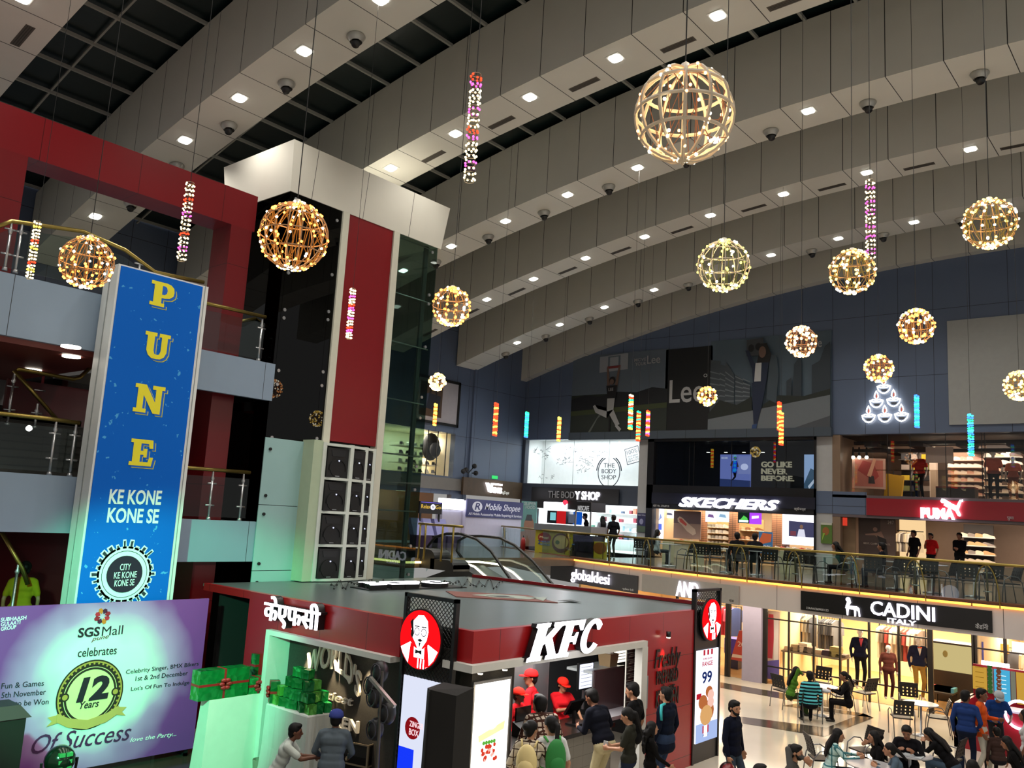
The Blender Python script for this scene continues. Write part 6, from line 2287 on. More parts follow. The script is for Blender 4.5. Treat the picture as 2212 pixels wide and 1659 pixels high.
t = poster('window_poster', 'tall teal poster of a smiling face in the cosmetics store window by the counter', 'poster', FY(YB-.05), (1128, 1082, 1156, 1196), M('poster_mint', '7fb8b4', .5), [([(0, 0), (1, 0), (1, .45), (0, .4)], M('poster_skin', 'b48a74', .5)), ('o', (.55, .52, .32, .18), M('poster_skin', 'b48a74', .5)), ([(.3, .62), (.75, .62), (.7, .74), (.4, .74)], M('poster_grey', '5c6468', .5)), ('t', 'SUPER', (.2, .92, .95, .98), M('poster_white2', 'e0eeec', .5)), ('t', 'FOOD', (.3, .85, .9, .91), M('poster_white2', 'e0eeec', .5))])
p = P(1130, 1176, Y=28)
t = thing('fire_extinguisher', 'small red fire extinguisher on the floor by the teal poster', 'fire extinguisher', (p.x, 28, F1))
mb = MB()
mb.lathe([(.001, 0), (.1, 0), (.1, .42), (.05, .52), (.001, .54)], (p.x, 28, F1), 12)
mb.build('cylinder_body', M('extinguisher_red', '9a1a18', .4), t, True)
mb = MB()
mb.cyl((p.x, 28, F1+.52), (p.x, 28, F1+.62), .03, .02, 8)
mb.build('valve', BLACK, t)

# ---------------------------------------------------------------- ground floor shops under the balcony
YG = 26.5
FG = FY(YG)
zgt = zb+.08
gx = lambda x, y=1420: P(x, y, Y=YG).x
m_lil = M('column_lilac', 'a9a2b8', .45)
mb = MB()
mb.box(gx(1607), gx(1648), YG-.15, YG+.5, 0, zgt)
struct(mb, 'column_shop', m_lil)
warmw = M('shop_gold', 'e0c898', .6)
oak = M('oak_floor', 'c09660', .25, 0, .12, 4)
room('menswear', gx(1650), gx(2104), YG+.1, YG+6, 0, zgt, warmw, oak, warmw)
room('sale_store', gx(1250, 1310), gx(1606), YG+.1, YG+6, 0, zgt, warmw, oak, warmw)
room('right_store', gx(2106), 4, YG+.1, YG+6, 0, zgt, warmw, oak, warmw)
for xa_, xb_, e in ((1650, 2104, 1100), (1330, 1606, 560), (2110, 2330, 420)):
 x0, x1 = gx(xa_), gx(xb_)
 lamp('AREA', ((x0+x1)/2, YG+2.6, zgt-.06), e, (1, .84, .6), abs(x1-x0)*.85, ((x0+x1)/2, YG+2.4, 0), sizey=3, name='shop_light')
t = thing('shop_window', 'tall glass front with thin dark mullions of the menswear store', 'shop window', (gx(1830), YG, 0))
m_mul = M('mullion_dark', '1c1712', .4)
mb = MB()
mb.box(gx(1650), gx(2012), YG-.01, YG+.01, 0, zgt)
mb.build('glass_pane', MATS['shop_glass'], t)
for x, w in ((1652, .08), (1704, .025), (1758, .025), (1815, .025), (1878, .03), (1942, .03), (2010, .07)):
 mb = MB()
 a = gx(x)
 mb.box(a-w, a+w, YG-.04, YG+.04, 0, zgt)
 mb.build('mullion', m_mul, t)
for y in (1348, 1455):
 z = P(1758, y, Y=YG).z
 mb = MB()
 mb.box(gx(1650), gx(2012), YG-.03, YG+.03, z-.02, z+.02)
 mb.build('transom', m_mul, t)
t = thing('shop_window', 'glass front of the store with the sale board left of the lilac column', 'shop window', (gx(1580), YG, 0))
mb = MB()
mb.box(gx(1400), gx(1606), YG-.01, YG+.01, 0, zgt)
mb.build('glass_pane', MATS['shop_glass'], t)
for x in (1569, 1575, 1540, 1500, 1460):
 mb = MB()
 mb.box(gx(x)-.04, gx(x)+.04, YG-.04, YG+.04, 0, zgt)
 mb.build('mullion', m_mul, t)
t = thing('shop_window', 'glass front at the right edge under the balcony behind the juice stall', 'shop window', (gx(2160), YG, 0))
mb = MB()
mb.box(gx(2106), 3, YG-.01, YG+.01, 0, zgt)
mb.build('glass_pane', MATS['shop_glass'], t)
for x in (2103, 2108, 2172):
 mb = MB()
 mb.box(gx(x)-.04, gx(x)+.04, YG-.04, YG+.04, 0, zgt)
 mb.build('mullion', m_mul, t)
mb = MB()
z = P(2150, 1405, Y=YG).z
mb.box(gx(2106), 3, YG-.03, YG+.03, z-.02, z+.02)
mb.build('transom', m_mul, t)
# menswear store fittings
poster('window_poster', 'tall window poster of a figure in a red dress beside the lilac column', 'poster', FY(YG+.3), (1656, 1318, 1684, 1470), M('dress_pale', 'd8b8a8', .5), [([(.1, .3), (.5, .3), (.6, .62), (.55, .95), (.2, .95), (.1, .7)], M('dress_red', 'c03a48', .5)), ([(.6, .1), (.9, .1), (.95, .9), (.6, .9)], M('dress_white', 'f0e4dc', .5)), ([(0, 0), (1, 0), (1, .3), (0, .25)], M('dress_violet', '6a5aa8', .5))])
gi = lambda x, Y: P(x, 1400, Y=Y).x


def table(name, label, x0, x1, y0, y1, z0, h, mat, legm, leg=.04, cat='table'):
 t = thing(name, label, cat, ((x0+x1)/2, (y0+y1)/2, z0))
 mb = MB()
 mb.box(x0, x1, y0, y1, z0+h-.05, z0+h)
 mb.build('top', mat, t)
 for x in (x0+leg*1.5, x1-leg*1.5):
  for y in (y0+leg*1.5, y1-leg*1.5):
   mb = MB()
   mb.cyl((x, y, z0), (x, y, z0+h-.05), leg*.6, leg, 8)
   mb.build('leg', legm, t)
 return t


dw = M('dark_walnut', '3a3026', .5)
yt = YG+1.4
table('display_table', 'long grey wooden display table in the menswear window', gi(1698, yt), gi(1828, yt), yt-.4, yt+.4, 0, .95, M('table_grey', '6a6256', .5), M('table_grey', '6a6256', .5))
for i, (x, h, c) in enumerate(((1708, .12, 'd8c8b0'), (1722, .2, 'a89878'), (1738, .28, 'cfc0a8'), (1750, .18, '8a7a68'), (1768, .14, 'c0a080'), (1790, .16, '3c2834'), (1806, .3, '9a8a50'), (1820, .1, '6a5a48'))):
 a = gi(x, yt)
 mb = MB()
 for k in range(4):
  mb.box(a-.16+.01*k, a+.16-.01*(k % 2), yt-.2, yt+.2, .95+h*k/4, .95+h*(k+1)/4-.006)
 tag(mb.build('folded_clothes', M('cloth_'+c, c, .8)), 'pile of folded clothes on the long grey table, %s from its left end' % WORDS[i], 'clothes', 'folded piles on the long grey table')
yr = YG+3.2
for i, (xa_, xb_, n, cols) in enumerate(((1704, 1765, 8, ('8a8a88', '4a4c54', 'b0a898')), (1775, 1815, 6, ('3a3c44', '2c2e36', '5a5a5c')), (1900, 2000, 10, ('c8b8a0', '6a5a50', 'a04038', 'd8d0c0')))):
 x0, x1 = gi(xa_, yr), gi(xb_, yr)
 t = thing('clothes_rail', ('white lit clothes rail of grey shirts at the left of the menswear store', 'rail of dark suits in the middle of the menswear store', 'rail of mixed shirts behind the right mannequin')[i], 'clothes rail', ((x0+x1)/2, yr, 0))
 mb = MB()
 mb.tube([(x0, yr, 0), (x0, yr, 1.95), (x1, yr, 1.95), (x1, yr, 0)], .025, 6)
 mb.build('rail', WHITE if i == 0 else DARKM, t)
 for j in range(n):
  c = cols[j % len(cols)]
  garment(x0+.1+(x1-x0-.2)*j/(n-1), yr, 1.88, 1.0, .5, M('cloth_'+c, c, .8), 'garment hanging on the %s of the menswear store' % ('grey shirt rail', 'dark suit rail', 'mixed shirt rail')[i], ('shirts on the white rail', 'suits on the middle rail', 'shirts on the right rail')[i], 1.1)
for j in range(3):
 z = .5+.42*j
 x0, x1 = gi(1712, yr+1), gi(1786, yr+1)
 t = thing('wall_shelf', 'lit wall shelf of folded shirts in the menswear store, %s row' % ('bottom', 'middle', 'top')[j], 'shelf', ((x0+x1)/2, yr+1, z))
 mb = MB()
 mb.box(x0, x1, yr+.8, yr+1.2, z-.03, z)
 mb.build('board', WHITE, t)
 for k in range(8):
  mb = MB()
  a = x0+.1+(x1-x0-.2)*k/8
  mb.box(a, a+.22, yr+.82, yr+1.1, z, z+.16+.05*(k % 3))
  c = ('e0d8c8', 'b8b0a8', 'd8c8a8', '9a8a80')[(k+j) % 4]
  tag(mb.build('folded_clothes', M('cloth_'+c, c, .8)), 'folded shirt stack on the lit wall shelves of the menswear store', 'clothes', 'folded shirts on the wall shelves')
yk = YG+2.2
a0, a1 = gi(2013, yk), gi(2103, yk)
b0, b1 = P(2050, 1450, Y=yk).z, P(2050, 1392, Y=yk).z
t = thing('cash_desk', 'cream cash desk panel with a small emblem at the menswear store entrance', 'counter', ((a0+a1)/2, yk, 0))
mb = MB()
mb.box(a0, a1, yk, yk+.7, max(.05, b0-.0), b1)
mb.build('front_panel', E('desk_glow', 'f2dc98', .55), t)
mb = MB()
mb.box(a0-.05, a1+.05, yk-.05, yk+.8, b1, b1+.05)
mb.box(a0, a1, yk+.02, yk+.7, 0, max(.05, b0))
mb.build('desk_top', dw, t)
mb = MB()
FY(yk).disc(mb, (a0+a1)/2-.2, (b0+b1)/2+.1, .07, 0, .01, 0, 12, .1)
mb.build('emblem', M('emblem_olive', 'a09a60', .5), t)
yl = YG+1.5
t = table('low_table', 'low table of folded red and grey knitwear in the menswear doorway', gi(2012, yl), gi(2062, yl), yl-.4, yl+.4, 0, .42, dw, DARKM, .03)
for i, (x, c) in enumerate(((2020, 'b02828'), (2030, '30303a'), (2038, '8a8a88'), (2046, 'c05040'), (2053, '5aa0b8'))):
 a = P(x, 1480, Y=yl).x
 mb = MB()
 mb.box(a-.14, a+.14, yl-.2, yl+.2, .42, .54)
 tag(mb.build('folded_clothes', M('cloth_'+c, c, .8)), ('red', 'black', 'grey', 'coral', 'blue')[i]+' folded knit on the low table in the menswear doorway', 'clothes', 'knits on the low table')
t = poster('wall_picture', 'framed gold picture on the wall of the right edge store', 'picture', FY(YG+3), (2144, 1388, 2180, 1412), M('gold_picture', 'c89a50', .5))
t = poster('wall_lightbox', 'bright blank light panel in the right edge store', 'lightbox', FY(YG+3), (2186, 1385, 2225, 1414), E('right_glow', 'fff4dc', 1.6))
x0, x1 = gi(2170, yr), gi(2240, yr)
t = thing('clothes_rail', 'rail of dark garments in the right edge store', 'clothes rail', ((x0+x1)/2, yr, 0))
mb = MB()
mb.tube([(x0, yr, 0), (x0, yr, 1.7), (x1, yr, 1.7), (x1, yr, 0)], .025, 6)
mb.build('rail', DARKM, t)
for j in range(6):
 garment(x0+.2+.35*j, yr, 1.63, .9, .5, M('cloth_%s' % ('4a4c54', 'c8b8a0', '3a3c44')[j % 3], ('4a4c54', 'c8b8a0', '3a3c44')[j % 3], .8), 'garment on the rail of the right edge store', 'garments in the right edge store', 1.1)
poster('blue_banner', 'narrow blue banner between the menswear entrance and the right edge store', 'banner', FY(YG+.5), (2112, 1385, 2126, 1440), M('banner_blue', '5a60b8', .5))
# sale store
t = thing('sale_board', 'leaning red and white sale board inside the store left of the lilac column', 'sign', (gi(1592, YG+1.2), YG+1.2, 0))
fr = FY(YG+1.2)
pts = pxp(fr, [(1580, 1424), (1611, 1430), (1613, 1362), (1598, 1362)])
mb = MB()
zz = min(p[1] for p in pts)
fr.poly(mb, pts, 0, .05, 0)
fr.poly(mb, pxp(fr, [(1584, 1412), (1612, 1417), (1612, 1423), (1582, 1419)]), .05, .055, 1)
fr.text(mb, '20', *pxr(fr, 1595, 1385, 1610, 1398), .05, .056, 1)
mb.build('board', [M('sale_red', 'cc4a3c', .5), M('sale_white', 'f0e4dc', .5)], t)
mb = MB()
a, b = pts[0], pts[1]
mb.cyl(fr.p(a[0], a[1], .02), (fr.p(a[0]-.1, 0, .02)), .02, .02, 6)
mb.cyl(fr.p(b[0], b[1], .02), (fr.p(b[0]+.05, 0, .02)), .02, .02, 6)
mb.build('stand_leg', DARKM, t)
for i, (xa_, xb_, yy) in enumerate(((1573, 1606, YG+1.8), (1655, 1690, YG+2.4))):
 x0, x1 = gi(xa_, yy), gi(xb_, yy)
 t = thing('display_bench', ('blue lit display bench behind the sale board', 'blue lit display bench behind the red dress poster')[i], 'bench', ((x0+x1)/2, yy, 0))
 mb = MB()
 mb.box(x0, x1, yy-.3, yy+.3, .5, 1.0)
 mb.build('seat', M('bench_blue', '4838b8', .5), t)
 mb = MB()
 mb.box(x0+.1, x1-.1, yy-.2, yy+.2, 0, .5)
 mb.build('plinth', M('bench_navy', '1c1850', .5), t)
x0, x1 = gi(1480, yr), gi(1600, yr)
t = thing('clothes_rail', 'rail of bright garments at the back of the sale store', 'clothes rail', ((x0+x1)/2, yr, 0))
mb = MB()
mb.tube([(x0, yr, 0), (x0, yr, 1.95), (x1, yr, 1.95), (x1, yr, 0)], .025, 6)
mb.build('rail', DARKM, t)
for j in range(10):
 c = ('d8607a', '3a4a80', 'e0d0c0', 'b83040')[j % 4]
 garment(x0+.2+(x1-x0-.4)*j/9, yr, 1.88, 1.0, .55, M('cloth_'+c, c, .8), 'bright garment hanging on the rail of the sale store', 'garments in the sale store', 1.0)

# ---------------------------------------------------------------- cafe tables and chairs
m_seat = M('chair_black', '17120f', .5)
CH = thing('cafe_chair', 'x', 'chair', (0, 0, 0))
mb = MB()
mb.box(-.21, .21, -.2, .22, .43, .46)
mb.build('seat', m_seat, CH)
mb = MB()
for i in range(9):                                                   # backrest pierced by rows of square holes
 z0 = .52+.04*i
 y = -.2-.09*(i/8)**1.5
 if i % 2 == 0 or i > 6:
  mb.box(-.23, .23, y-.012, y+.012, z0, z0+.0405)
 else:
  for k in range(5):
   mb.box(-.23+.1*k-(0 if k == 0 else .015), -.23+.1*k+(.055 if k < 4 else .06), y-.012, y+.012, z0, z0+.0405)
mb.build('backrest', m_seat, CH)
for s in (-1, 1):
 mb = MB()
 pts = [(s*.24, .26, 0), (s*.25, .24, .3), (s*.26, .2, .55), (s*.26, .05, .64), (s*.26, -.12, .62), (s*.25, -.22, .5), (s*.24, -.24, .42), (s*.23, -.3, 0)]
 mb.tube(pts, .013, 6)
 mb.build('side_frame', M('chair_steel', '77777a', .3, .9), CH, True)
m_tt = M('table_top_grey', 'a8a6a8', .25)
TB = thing('cafe_table', 'x', 'table', (0, 0, 0))
mb = MB()
mb.lathe([(.001, .735), (.4, .735), (.4, .755), (.001, .755)], (0, 0, 0), 28)
mb.build('top', m_tt, TB)
mb = MB()
mb.lathe([(.03, .735), (.03, .05), (.24, .02), (.24, 0), (.001, 0)], (0, 0, 0), 18)
mb.build('pedestal', STEEL, TB, True)
first = {'c': True, 't': True}


def chair(x, y, z, rz, lab, grp):
 o = CH if first['c'] else dup(CH, (x, y, z), rz)
 first['c'] = False
 o.location = (x, y, z)
 o.rotation_euler = (0, 0, rz)
 o['label'], o['group'] = lab, grp
 return o


def ctable(x, y, z, lab, grp):
 o = TB if first['t'] else dup(TB, (x, y, z))
 first['t'] = False
 o.location = (x, y, z)
 o['label'], o['group'] = lab, grp
 return o


def at(px, py, z):
 return P(px, py, Z=z)


GG = 'cafe chairs on the ground floor'
TG = 'cafe tables on the ground floor'
# rz 0 faces +Y; the camera looks along about +40 degrees
for px, py, rz, lab in (
  (1694, 1528, -.4, 'black cafe chair under the person in green'), (1750, 1557, .6, 'black cafe chair with its back to us under the striped shirt'),
  (1818, 1540, 2.2, 'black cafe chair under the person in black with a ponytail'), (1774, 1510, 3.2, 'empty black cafe chair beyond the striped shirt, its pierced back showing'),
  (1948, 1590, .5, 'empty black cafe chair with its back to us at the vacant table'), (1966, 1552, 3.5, 'empty black cafe chair behind the vacant table by the shop glass'),
  (2026, 1590, 1.9, 'empty black cafe chair seen sideways right of the vacant table')):
 p = at(px, py, 0)
 chair(p.x, p.y, 0, rz, lab, GG)
p = at(1868, 1535, 0)
o = chair(p.x, p.y, .03, 1.2, 'brown backed cafe chair standing askew near the tall left mannequin', GG)
p = at(1776, 1546, 0)
ctable(p.x, p.y, 0, 'round cafe table between the three seated people by the shop glass', TG)
p = at(1990, 1588, 0)
ctable(p.x, p.y, 0, 'vacant round cafe table between three empty chairs', TG)
# first floor food court
FCc = 'food court chairs on the balcony'
k = 0
for px, dy, rz in ((1358, 1.6, .2), (1466, 1.2, 2.6), (1505, .9, .4), (1530, 1.3, .2), (1590, .9, .5), (1652, 1.0, .6), (1690, 1.5, 3.0), (1735, 1.1, .3), (1760, .9, -.5), (1826, 1.3, 1.9), (1890, 1.2, .3), (1925, 1.0, 2.3), (1968, 1.4, .3), (2010, 1.0, .5), (2060, 1.2, 1.2), (2105, 1.0, .2), (2160, 1.3, .6), (2195, 1.0, 2.2)):
 q = on_edge(px, 1200+(px-1400)*.075)
 X0 = q.x-.35*dy
 chair(X0, Ye(X0)+dy, F1, rz, 'black food court chair behind the balcony glass, %s from its left end' % ('first second third fourth fifth sixth seventh eighth ninth tenth eleventh twelfth thirteenth fourteenth fifteenth sixteenth seventeenth eighteenth'.split()[k]), FCc)
 k += 1
for i, (px, dy) in enumerate(((1425, 1.7), (1555, 1.7), (1622, 1.9), (1780, 1.7), (1852, 2.0), (1945, 1.9), (2030, 1.7), (2130, 1.8))):
 q = on_edge(px, 1200+(px-1400)*.075)
 ctable(q.x-.35*dy, Ye(q.x)+dy, F1, 'round food court table on the balcony, %s from the left' % WORDS[i], 'food court tables on the balcony')
# white partition blocks of the food court
for i, (x0, x1) in enumerate(((1436, 1450), (1502, 1516), (1690, 1714))):
 a, b = P(x0, 1200, Y=29).x, P(x1, 1200, Y=29).x
 mb = MB()
 mb.box(a, b, 28.8, 29.2, F1, F1+.85)
 tag(mb.build('low_cabinet', M('cabinet_cream', 'b9b494', .5)), 'cream low cabinet behind the balcony chairs, %s' % ('left of the dark shoe rack', 'under the sole poster', 'below the lit apron picture')[i], 'cabinet', 'cream cabinets on the balcony')

# ---------------------------------------------------------------- red juice stall on the right
p0 = P(2059, 1518, Z=.98)
xs0, ys0 = p0.x, p0.y
t = thing('juice_stall', 'red juice stall with printed menu boards at the right edge', 'stall', (xs0+1.5, ys0+1, 0))
m_red2 = M('stall_red', '8e1420', .35)
mb = MB()
mb.box(xs0, xs0+5, ys0, ys0+.08, 0, .98)
mb.box(xs0, xs0+.1, ys0, ys0+1.9, 0, .98)
mb.build('counter_panel', m_red2, t)
mb = MB()
mb.box(xs0+.5, xs0+5, ys0-.05, ys0+.55, .98, 1.02)
mb.build('counter_top', M('stall_white', 'c8c4c8', .4), t)
YM = ys0+1.8
fr = FY(YM)
mb = MB()
z1 = P(2104, 1434, Y=YM).z
x0 = P(2102, 1470, Y=YM).x
mb.box(x0, x0+5, YM, YM+.1, .3, z1)
mb.box(x0, x0+.1, ys0+.4, YM, .3, .98)
mb.build('back_wall', m_red2, t)
mb = MB()
z0 = P(2110, 1488, Y=YM).z
xx = [P(x, 1470, Y=YM).x for x in (2102, 2134, 2148, 2184, 2196, 2240)]
for i, m in enumerate((0, 1, 2, 1, 0)):
 fr.rect(mb, xx[i], xx[i+1]-.02, z0-(.1*i if m == 2 else .05*i), z1-.05, .0, .03, m)
for i in range(5):
 fr.rect(mb, xx[2]+.08, xx[3]-.1, z0+.1*i, z0+.1*i+.02, .03, .035, 3)
 fr.rect(mb, xx[0]+.06, xx[1]-.08, z0+.12*i+.05, z0+.12*i+.065, .03, .035, 4)
for i in range(14):
 fr.disc(mb, xx[1]+.05+.2*(i % 2), z0+.1*(i//2), .06, .03, .035, 5+i % 2, 8)
mb.build('menu_print', [E('menu_yellow', 'cfa040', .75), E('menu_photo', '8a8a78', .6), E('menu_cyan', '48a8d0', .9), E('menu_pale', 'd0ecf4', 1), E('menu_ochre', 'a87c28', .6), E('menu_green', '3c6a34', .6), E('menu_brown', '7a4a34', .6)], t)
p = P(2150, 1435, Y=YM-.25)
mb = MB()
mb.tube([(p.x-.3, YM-.25, p.z), (p.x+.3, YM-.25, p.z)], .05, 8)
mb.build('tube_lamp', E('tube_white', 'f6f2ff', 10, True), t)
mb = MB()
fr3 = FY(ys0)
fr3.disc(mb, xs0+.25, .72, .2, 0, .01, 0, 18)
mb.build('round_sticker', M('sticker_green', '7a8a30', .5), t)
q = P(2204, 1540, Y=ys0-.1)
mb = MB()
mb.tube([Vector((q.x+.3*math.cos(w), ys0-.1, q.z-.05+.3*math.sin(w))) for w in [2*PI*i/24 for i in range(24)]], .03, 6, 0, True)
tag(mb.build('ring_lamp', E('ring_violet', 'e8d8ff', 8)), 'glowing white ring lamp on the juice stall at the right edge', 'lamp')
lamp('POINT', (xs0+2, ys0+.9, 1.9), 25, (.95, .92, 1), .2, name='stall_light')
# ---------------------------------------------------------------- anniversary backdrop
XH = -15.0
FH = FX(XH)
a0, a1 = P(-150, 1450, X=XH).y, P(452, 1293, X=XH).y
b1 = P(452, 1293, X=XH).z
b0 = P(418, 1616, X=XH).z
t = thing('backdrop_banner', 'wide purple and mint anniversary backdrop standing at the bottom left', 'banner', (XH, (a0+a1)/2, 0))
m = M('backdrop_print_lit', 'cfe0d8', .5)
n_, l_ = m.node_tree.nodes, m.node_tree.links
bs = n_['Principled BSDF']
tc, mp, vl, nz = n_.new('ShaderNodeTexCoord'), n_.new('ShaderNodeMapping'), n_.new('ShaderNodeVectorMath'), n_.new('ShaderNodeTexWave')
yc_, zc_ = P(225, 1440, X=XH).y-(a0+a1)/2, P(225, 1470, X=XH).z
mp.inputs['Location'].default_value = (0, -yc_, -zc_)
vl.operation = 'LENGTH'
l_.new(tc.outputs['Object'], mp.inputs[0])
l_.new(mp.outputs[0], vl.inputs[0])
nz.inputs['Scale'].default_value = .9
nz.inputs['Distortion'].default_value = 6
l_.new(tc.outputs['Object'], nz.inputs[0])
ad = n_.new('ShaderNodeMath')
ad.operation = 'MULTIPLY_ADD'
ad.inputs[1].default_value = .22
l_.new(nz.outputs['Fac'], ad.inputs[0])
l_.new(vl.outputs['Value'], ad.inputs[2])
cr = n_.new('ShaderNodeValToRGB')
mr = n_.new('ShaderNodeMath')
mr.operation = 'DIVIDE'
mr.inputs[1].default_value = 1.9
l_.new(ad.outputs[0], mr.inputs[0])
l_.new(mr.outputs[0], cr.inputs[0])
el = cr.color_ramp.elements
el[0].position, el[0].color = .42, (*lin('d8f4e8'), 1)  # pale mint centre: print colour with the green stage light put into it
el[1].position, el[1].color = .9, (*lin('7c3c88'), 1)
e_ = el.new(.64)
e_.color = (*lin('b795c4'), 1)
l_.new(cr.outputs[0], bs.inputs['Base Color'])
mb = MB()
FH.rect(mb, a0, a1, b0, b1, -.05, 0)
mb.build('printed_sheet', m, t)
mb = MB()
for y in (a0+.1, a1-.1):
 mb.box(XH-.6, XH-.05, y-.03, y+.03, 0, .06)
 mb.box(XH-.1, XH-.05, y-.03, y+.03, 0, b1)
mb.build('stand', DARKM, t)
dk_, wt_, pr_ = M('ink_dark', '22202a', .5), M('ink_white', 'e8ecec', .5), M('ink_purple', '4a2450', .5)


def htext(mb, s, x0, y0, x1, y1, k, sh=0, bd=0, tilt=None):
 "lettering between pixel corners; tilt = drop of the right end along the board"
 A0 = P(x0, y0, X=XH)
 A1 = P(x1, y1, X=XH)
 return A0, A1


def ht(mb, s, xl, yb, xr, yb2, h, k, sh=0, bd=0, c=.004):
 "baseline from pixel (xl, yb) to (xr, yb2), capital height h pixels"
 p, q, r = P(xl, yb, X=XH), P(xr, yb2, X=XH), P(xl, yb-h, X=XH)
 hh = r.z-p.z
 FH.text(mb, s, p.y, q.y, 0, hh, c, c+.004, k, sh, bd, wave=lambda a, b, x, y: (a, b+p.z+(q.z-p.z)*x))


mb = MB()
for s, y in (('SUBHAASH', 1343), ('GULAATI', 1353), ('GROUP', 1363)):
 ht(mb, s, 1, y, {'SUBHAASH': 56, 'GULAATI': 43, 'GROUP': 34}[s], y-5, 8.5, 1, 0, .012)
ht(mb, 'SGS', 167, 1378, 214, 1374, 21, 0, 0, .03)
ht(mb, 'Mall', 219, 1374, 264, 1370, 20, 0, 0, -.004)
ht(mb, 'pune', 197, 1388, 234, 1381, 9, 2, .3)
ht(mb, 'celebrates', 167, 1420, 251, 1413, 19, 0, 0, .004)
ht(mb, 'Celebrity Singer, BMX Bikers', 271, 1459, 428, 1440, 12, 0, 0, 0)
ht(mb, '1st & 2nd December', 292, 1471, 405, 1458, 10, 0)
ht(mb, "Lot's Of Fun To Indulge", 282, 1495, 408, 1480, 11, 0)
ht(mb, 'Fun & Games', 2, 1488, 94, 1481, 12, 0)
ht(mb, '5th November', 2, 1508, 98, 1500, 12, 0)
ht(mb, 'lots to be Won', 2, 1527, 104, 1521, 12, 0)
ht(mb, 'Of Success', 66, 1630, 281, 1598, 40, 3, .35, .002)
ht(mb, 'love the Party...', 280, 1606, 380, 1592, 12, 1, .3)
mb.build('lettering', [dk_, wt_, M('ink_maroon', '6a1a28', .5), pr_], t)
# flower emblem
mb = MB()
cx, cy = FH.ab(P(221, 1331, X=XH))
for i in range(8):
 w = PI/8+i*PI/4
 ca_, sa_ = math.cos(w), math.sin(w)
 L = .14 if i % 2 == 0 else .13
 pts = [(.04, 0), (.09, .045), (L, .02), (L, -.02), (.09, -.045)]
 FH.poly(mb, [(cx+x*ca_-y*sa_, cy+x*sa_+y*ca_) for x, y in pts], .004, .008, i % 4)
mb.build('flower_emblem', [M('petal_red', 'a02030', .5), M('petal_plum', '4a1a38', .5), M('petal_orange', 'd87828', .5), M('petal_crimson', 'c02838', .5)], t)
# medal
mb = MB()
cx, cy = FH.ab(P(195, 1500, X=XH))
R0 = .5*(FH.ab(P(195, 1425, X=XH))[1]-FH.ab(P(195, 1574, X=XH))[1])
k_ = 1.0
FH.disc(mb, cx, cy, R0*.98, .004, .008, 0, 48, R0)
FH.ring(mb, cx, cy, R0*.90, R0*.94, .008, .011, 1, 40, 1.02)
FH.disc(mb, cx, cy, R0*.78, .009, .012, 2, 40, R0*.8)
FH.ring(mb, cx, cy, R0*.7, R0*.76, .012, .015, 0, 40, 1.03)
for i in range(40):
 w = 2*PI*i/40
 FH.disc(mb, cx+R0*.87*math.cos(w), cy+R0*.89*math.sin(w), .018, .008, .012, 1, 6)
for s in (-1, 1):
 FH.disc(mb, cx+s*R0*.74, cy, .07, .012, .016, 0, 14)
 FH.disc(mb, cx+s*R0*.74, cy, .045, .016, .018, 1, 14)
rb = lambda pts: [(cx+R0*x, cy+R0*y) for x, y in pts]
FH.poly(mb, rb([(-.9, -.42), (-.55, -.6), (0, -.72), (.55, -.6), (.9, -.42), (.9, -.66), (.55, -.86), (0, -.98), (-.55, -.86), (-.9, -.66)]), .018, .024, 3)
FH.poly(mb, rb([(-1.15, -.5), (-.8, -.45), (-.8, -.68), (-1.15, -.75), (-1.02, -.62)]), .014, .018, 3)
FH.poly(mb, rb([(1.15, -.5), (.8, -.45), (.8, -.68), (1.15, -.75), (1.02, -.62)]), .014, .018, 3)
mb.build('medal', [M('medal_black', '2a261c', .5), M('medal_gold', 'b89c4a', .5), M('medal_cream', 'e4e4a0', .5), M('ribbon_gold', 'c4a860', .5)], t)
mb = MB()
ht(mb, '1', 163, 1518, 188, 1514, 52, 0, .2, .06, .016)
ht(mb, '2', 190, 1514, 232, 1508, 52, 0, .1, .05, .016)
ht(mb, 'Years', 170, 1532, 212, 1526, 16, 0, .25, .01, .016)
mb.build('medal_lettering', dk_, t)

# ---------------------------------------------------------------- tall blue pylon
XPy = -15.45
FPy = FX(XPy)
y0, y1 = P(222, 850, X=XPy).y-.0, P(452, 620, X=XPy).y
yL, yR = P(262, 570, X=XPy).y, P(438, 616, X=XPy).y
zt_ = P(350, 597, X=XPy).z
dpt = .55
t = thing('banner_pylon', 'tall white pylon with blue banner and yellow block letters', 'pylon', (XPy-dpt/2, (y0+y1)/2, 0))
mb = MB()
mb.box(XPy-dpt, XPy, yL-.04, yR+.13, 0, zt_+.03)
mb.build('pillar', M('pylon_white', 'd4d8d6', .45), t)
mb = MB()
for y in (yL-.03,):
 mb.box(XPy-dpt*.55, XPy-dpt*.5, yL-.05, yL-.035, 0, zt_+.03)
mb.box(XPy-.01, XPy+.012, yR+.055, yR+.065, 0, zt_+.03)
mb.build('edge_groove', M('groove_grey', '8c9290', .5), t)
m = M('banner_azure', '1b6fb4', .6, spec=.15)
n_, l_ = m.node_tree.nodes, m.node_tree.links
bs = n_['Principled BSDF']
tc, nz, cr, mx = n_.new('ShaderNodeTexCoord'), n_.new('ShaderNodeTexNoise'), n_.new('ShaderNodeMath'), n_.new('ShaderNodeMix')
nz.inputs['Scale'].default_value = 9
nz.inputs['Detail'].default_value = 4
l_.new(tc.outputs['Object'], nz.inputs[0])
cr.operation = 'GREATER_THAN'
cr.inputs[1].default_value = .685
l_.new(nz.outputs['Fac'], cr.inputs[0])
mx.data_type = 'RGBA'
mx.inputs['A'].default_value = (*lin('0060c4'), 1)
mx.inputs['B'].default_value = (*lin('4aa0dc'), 1)
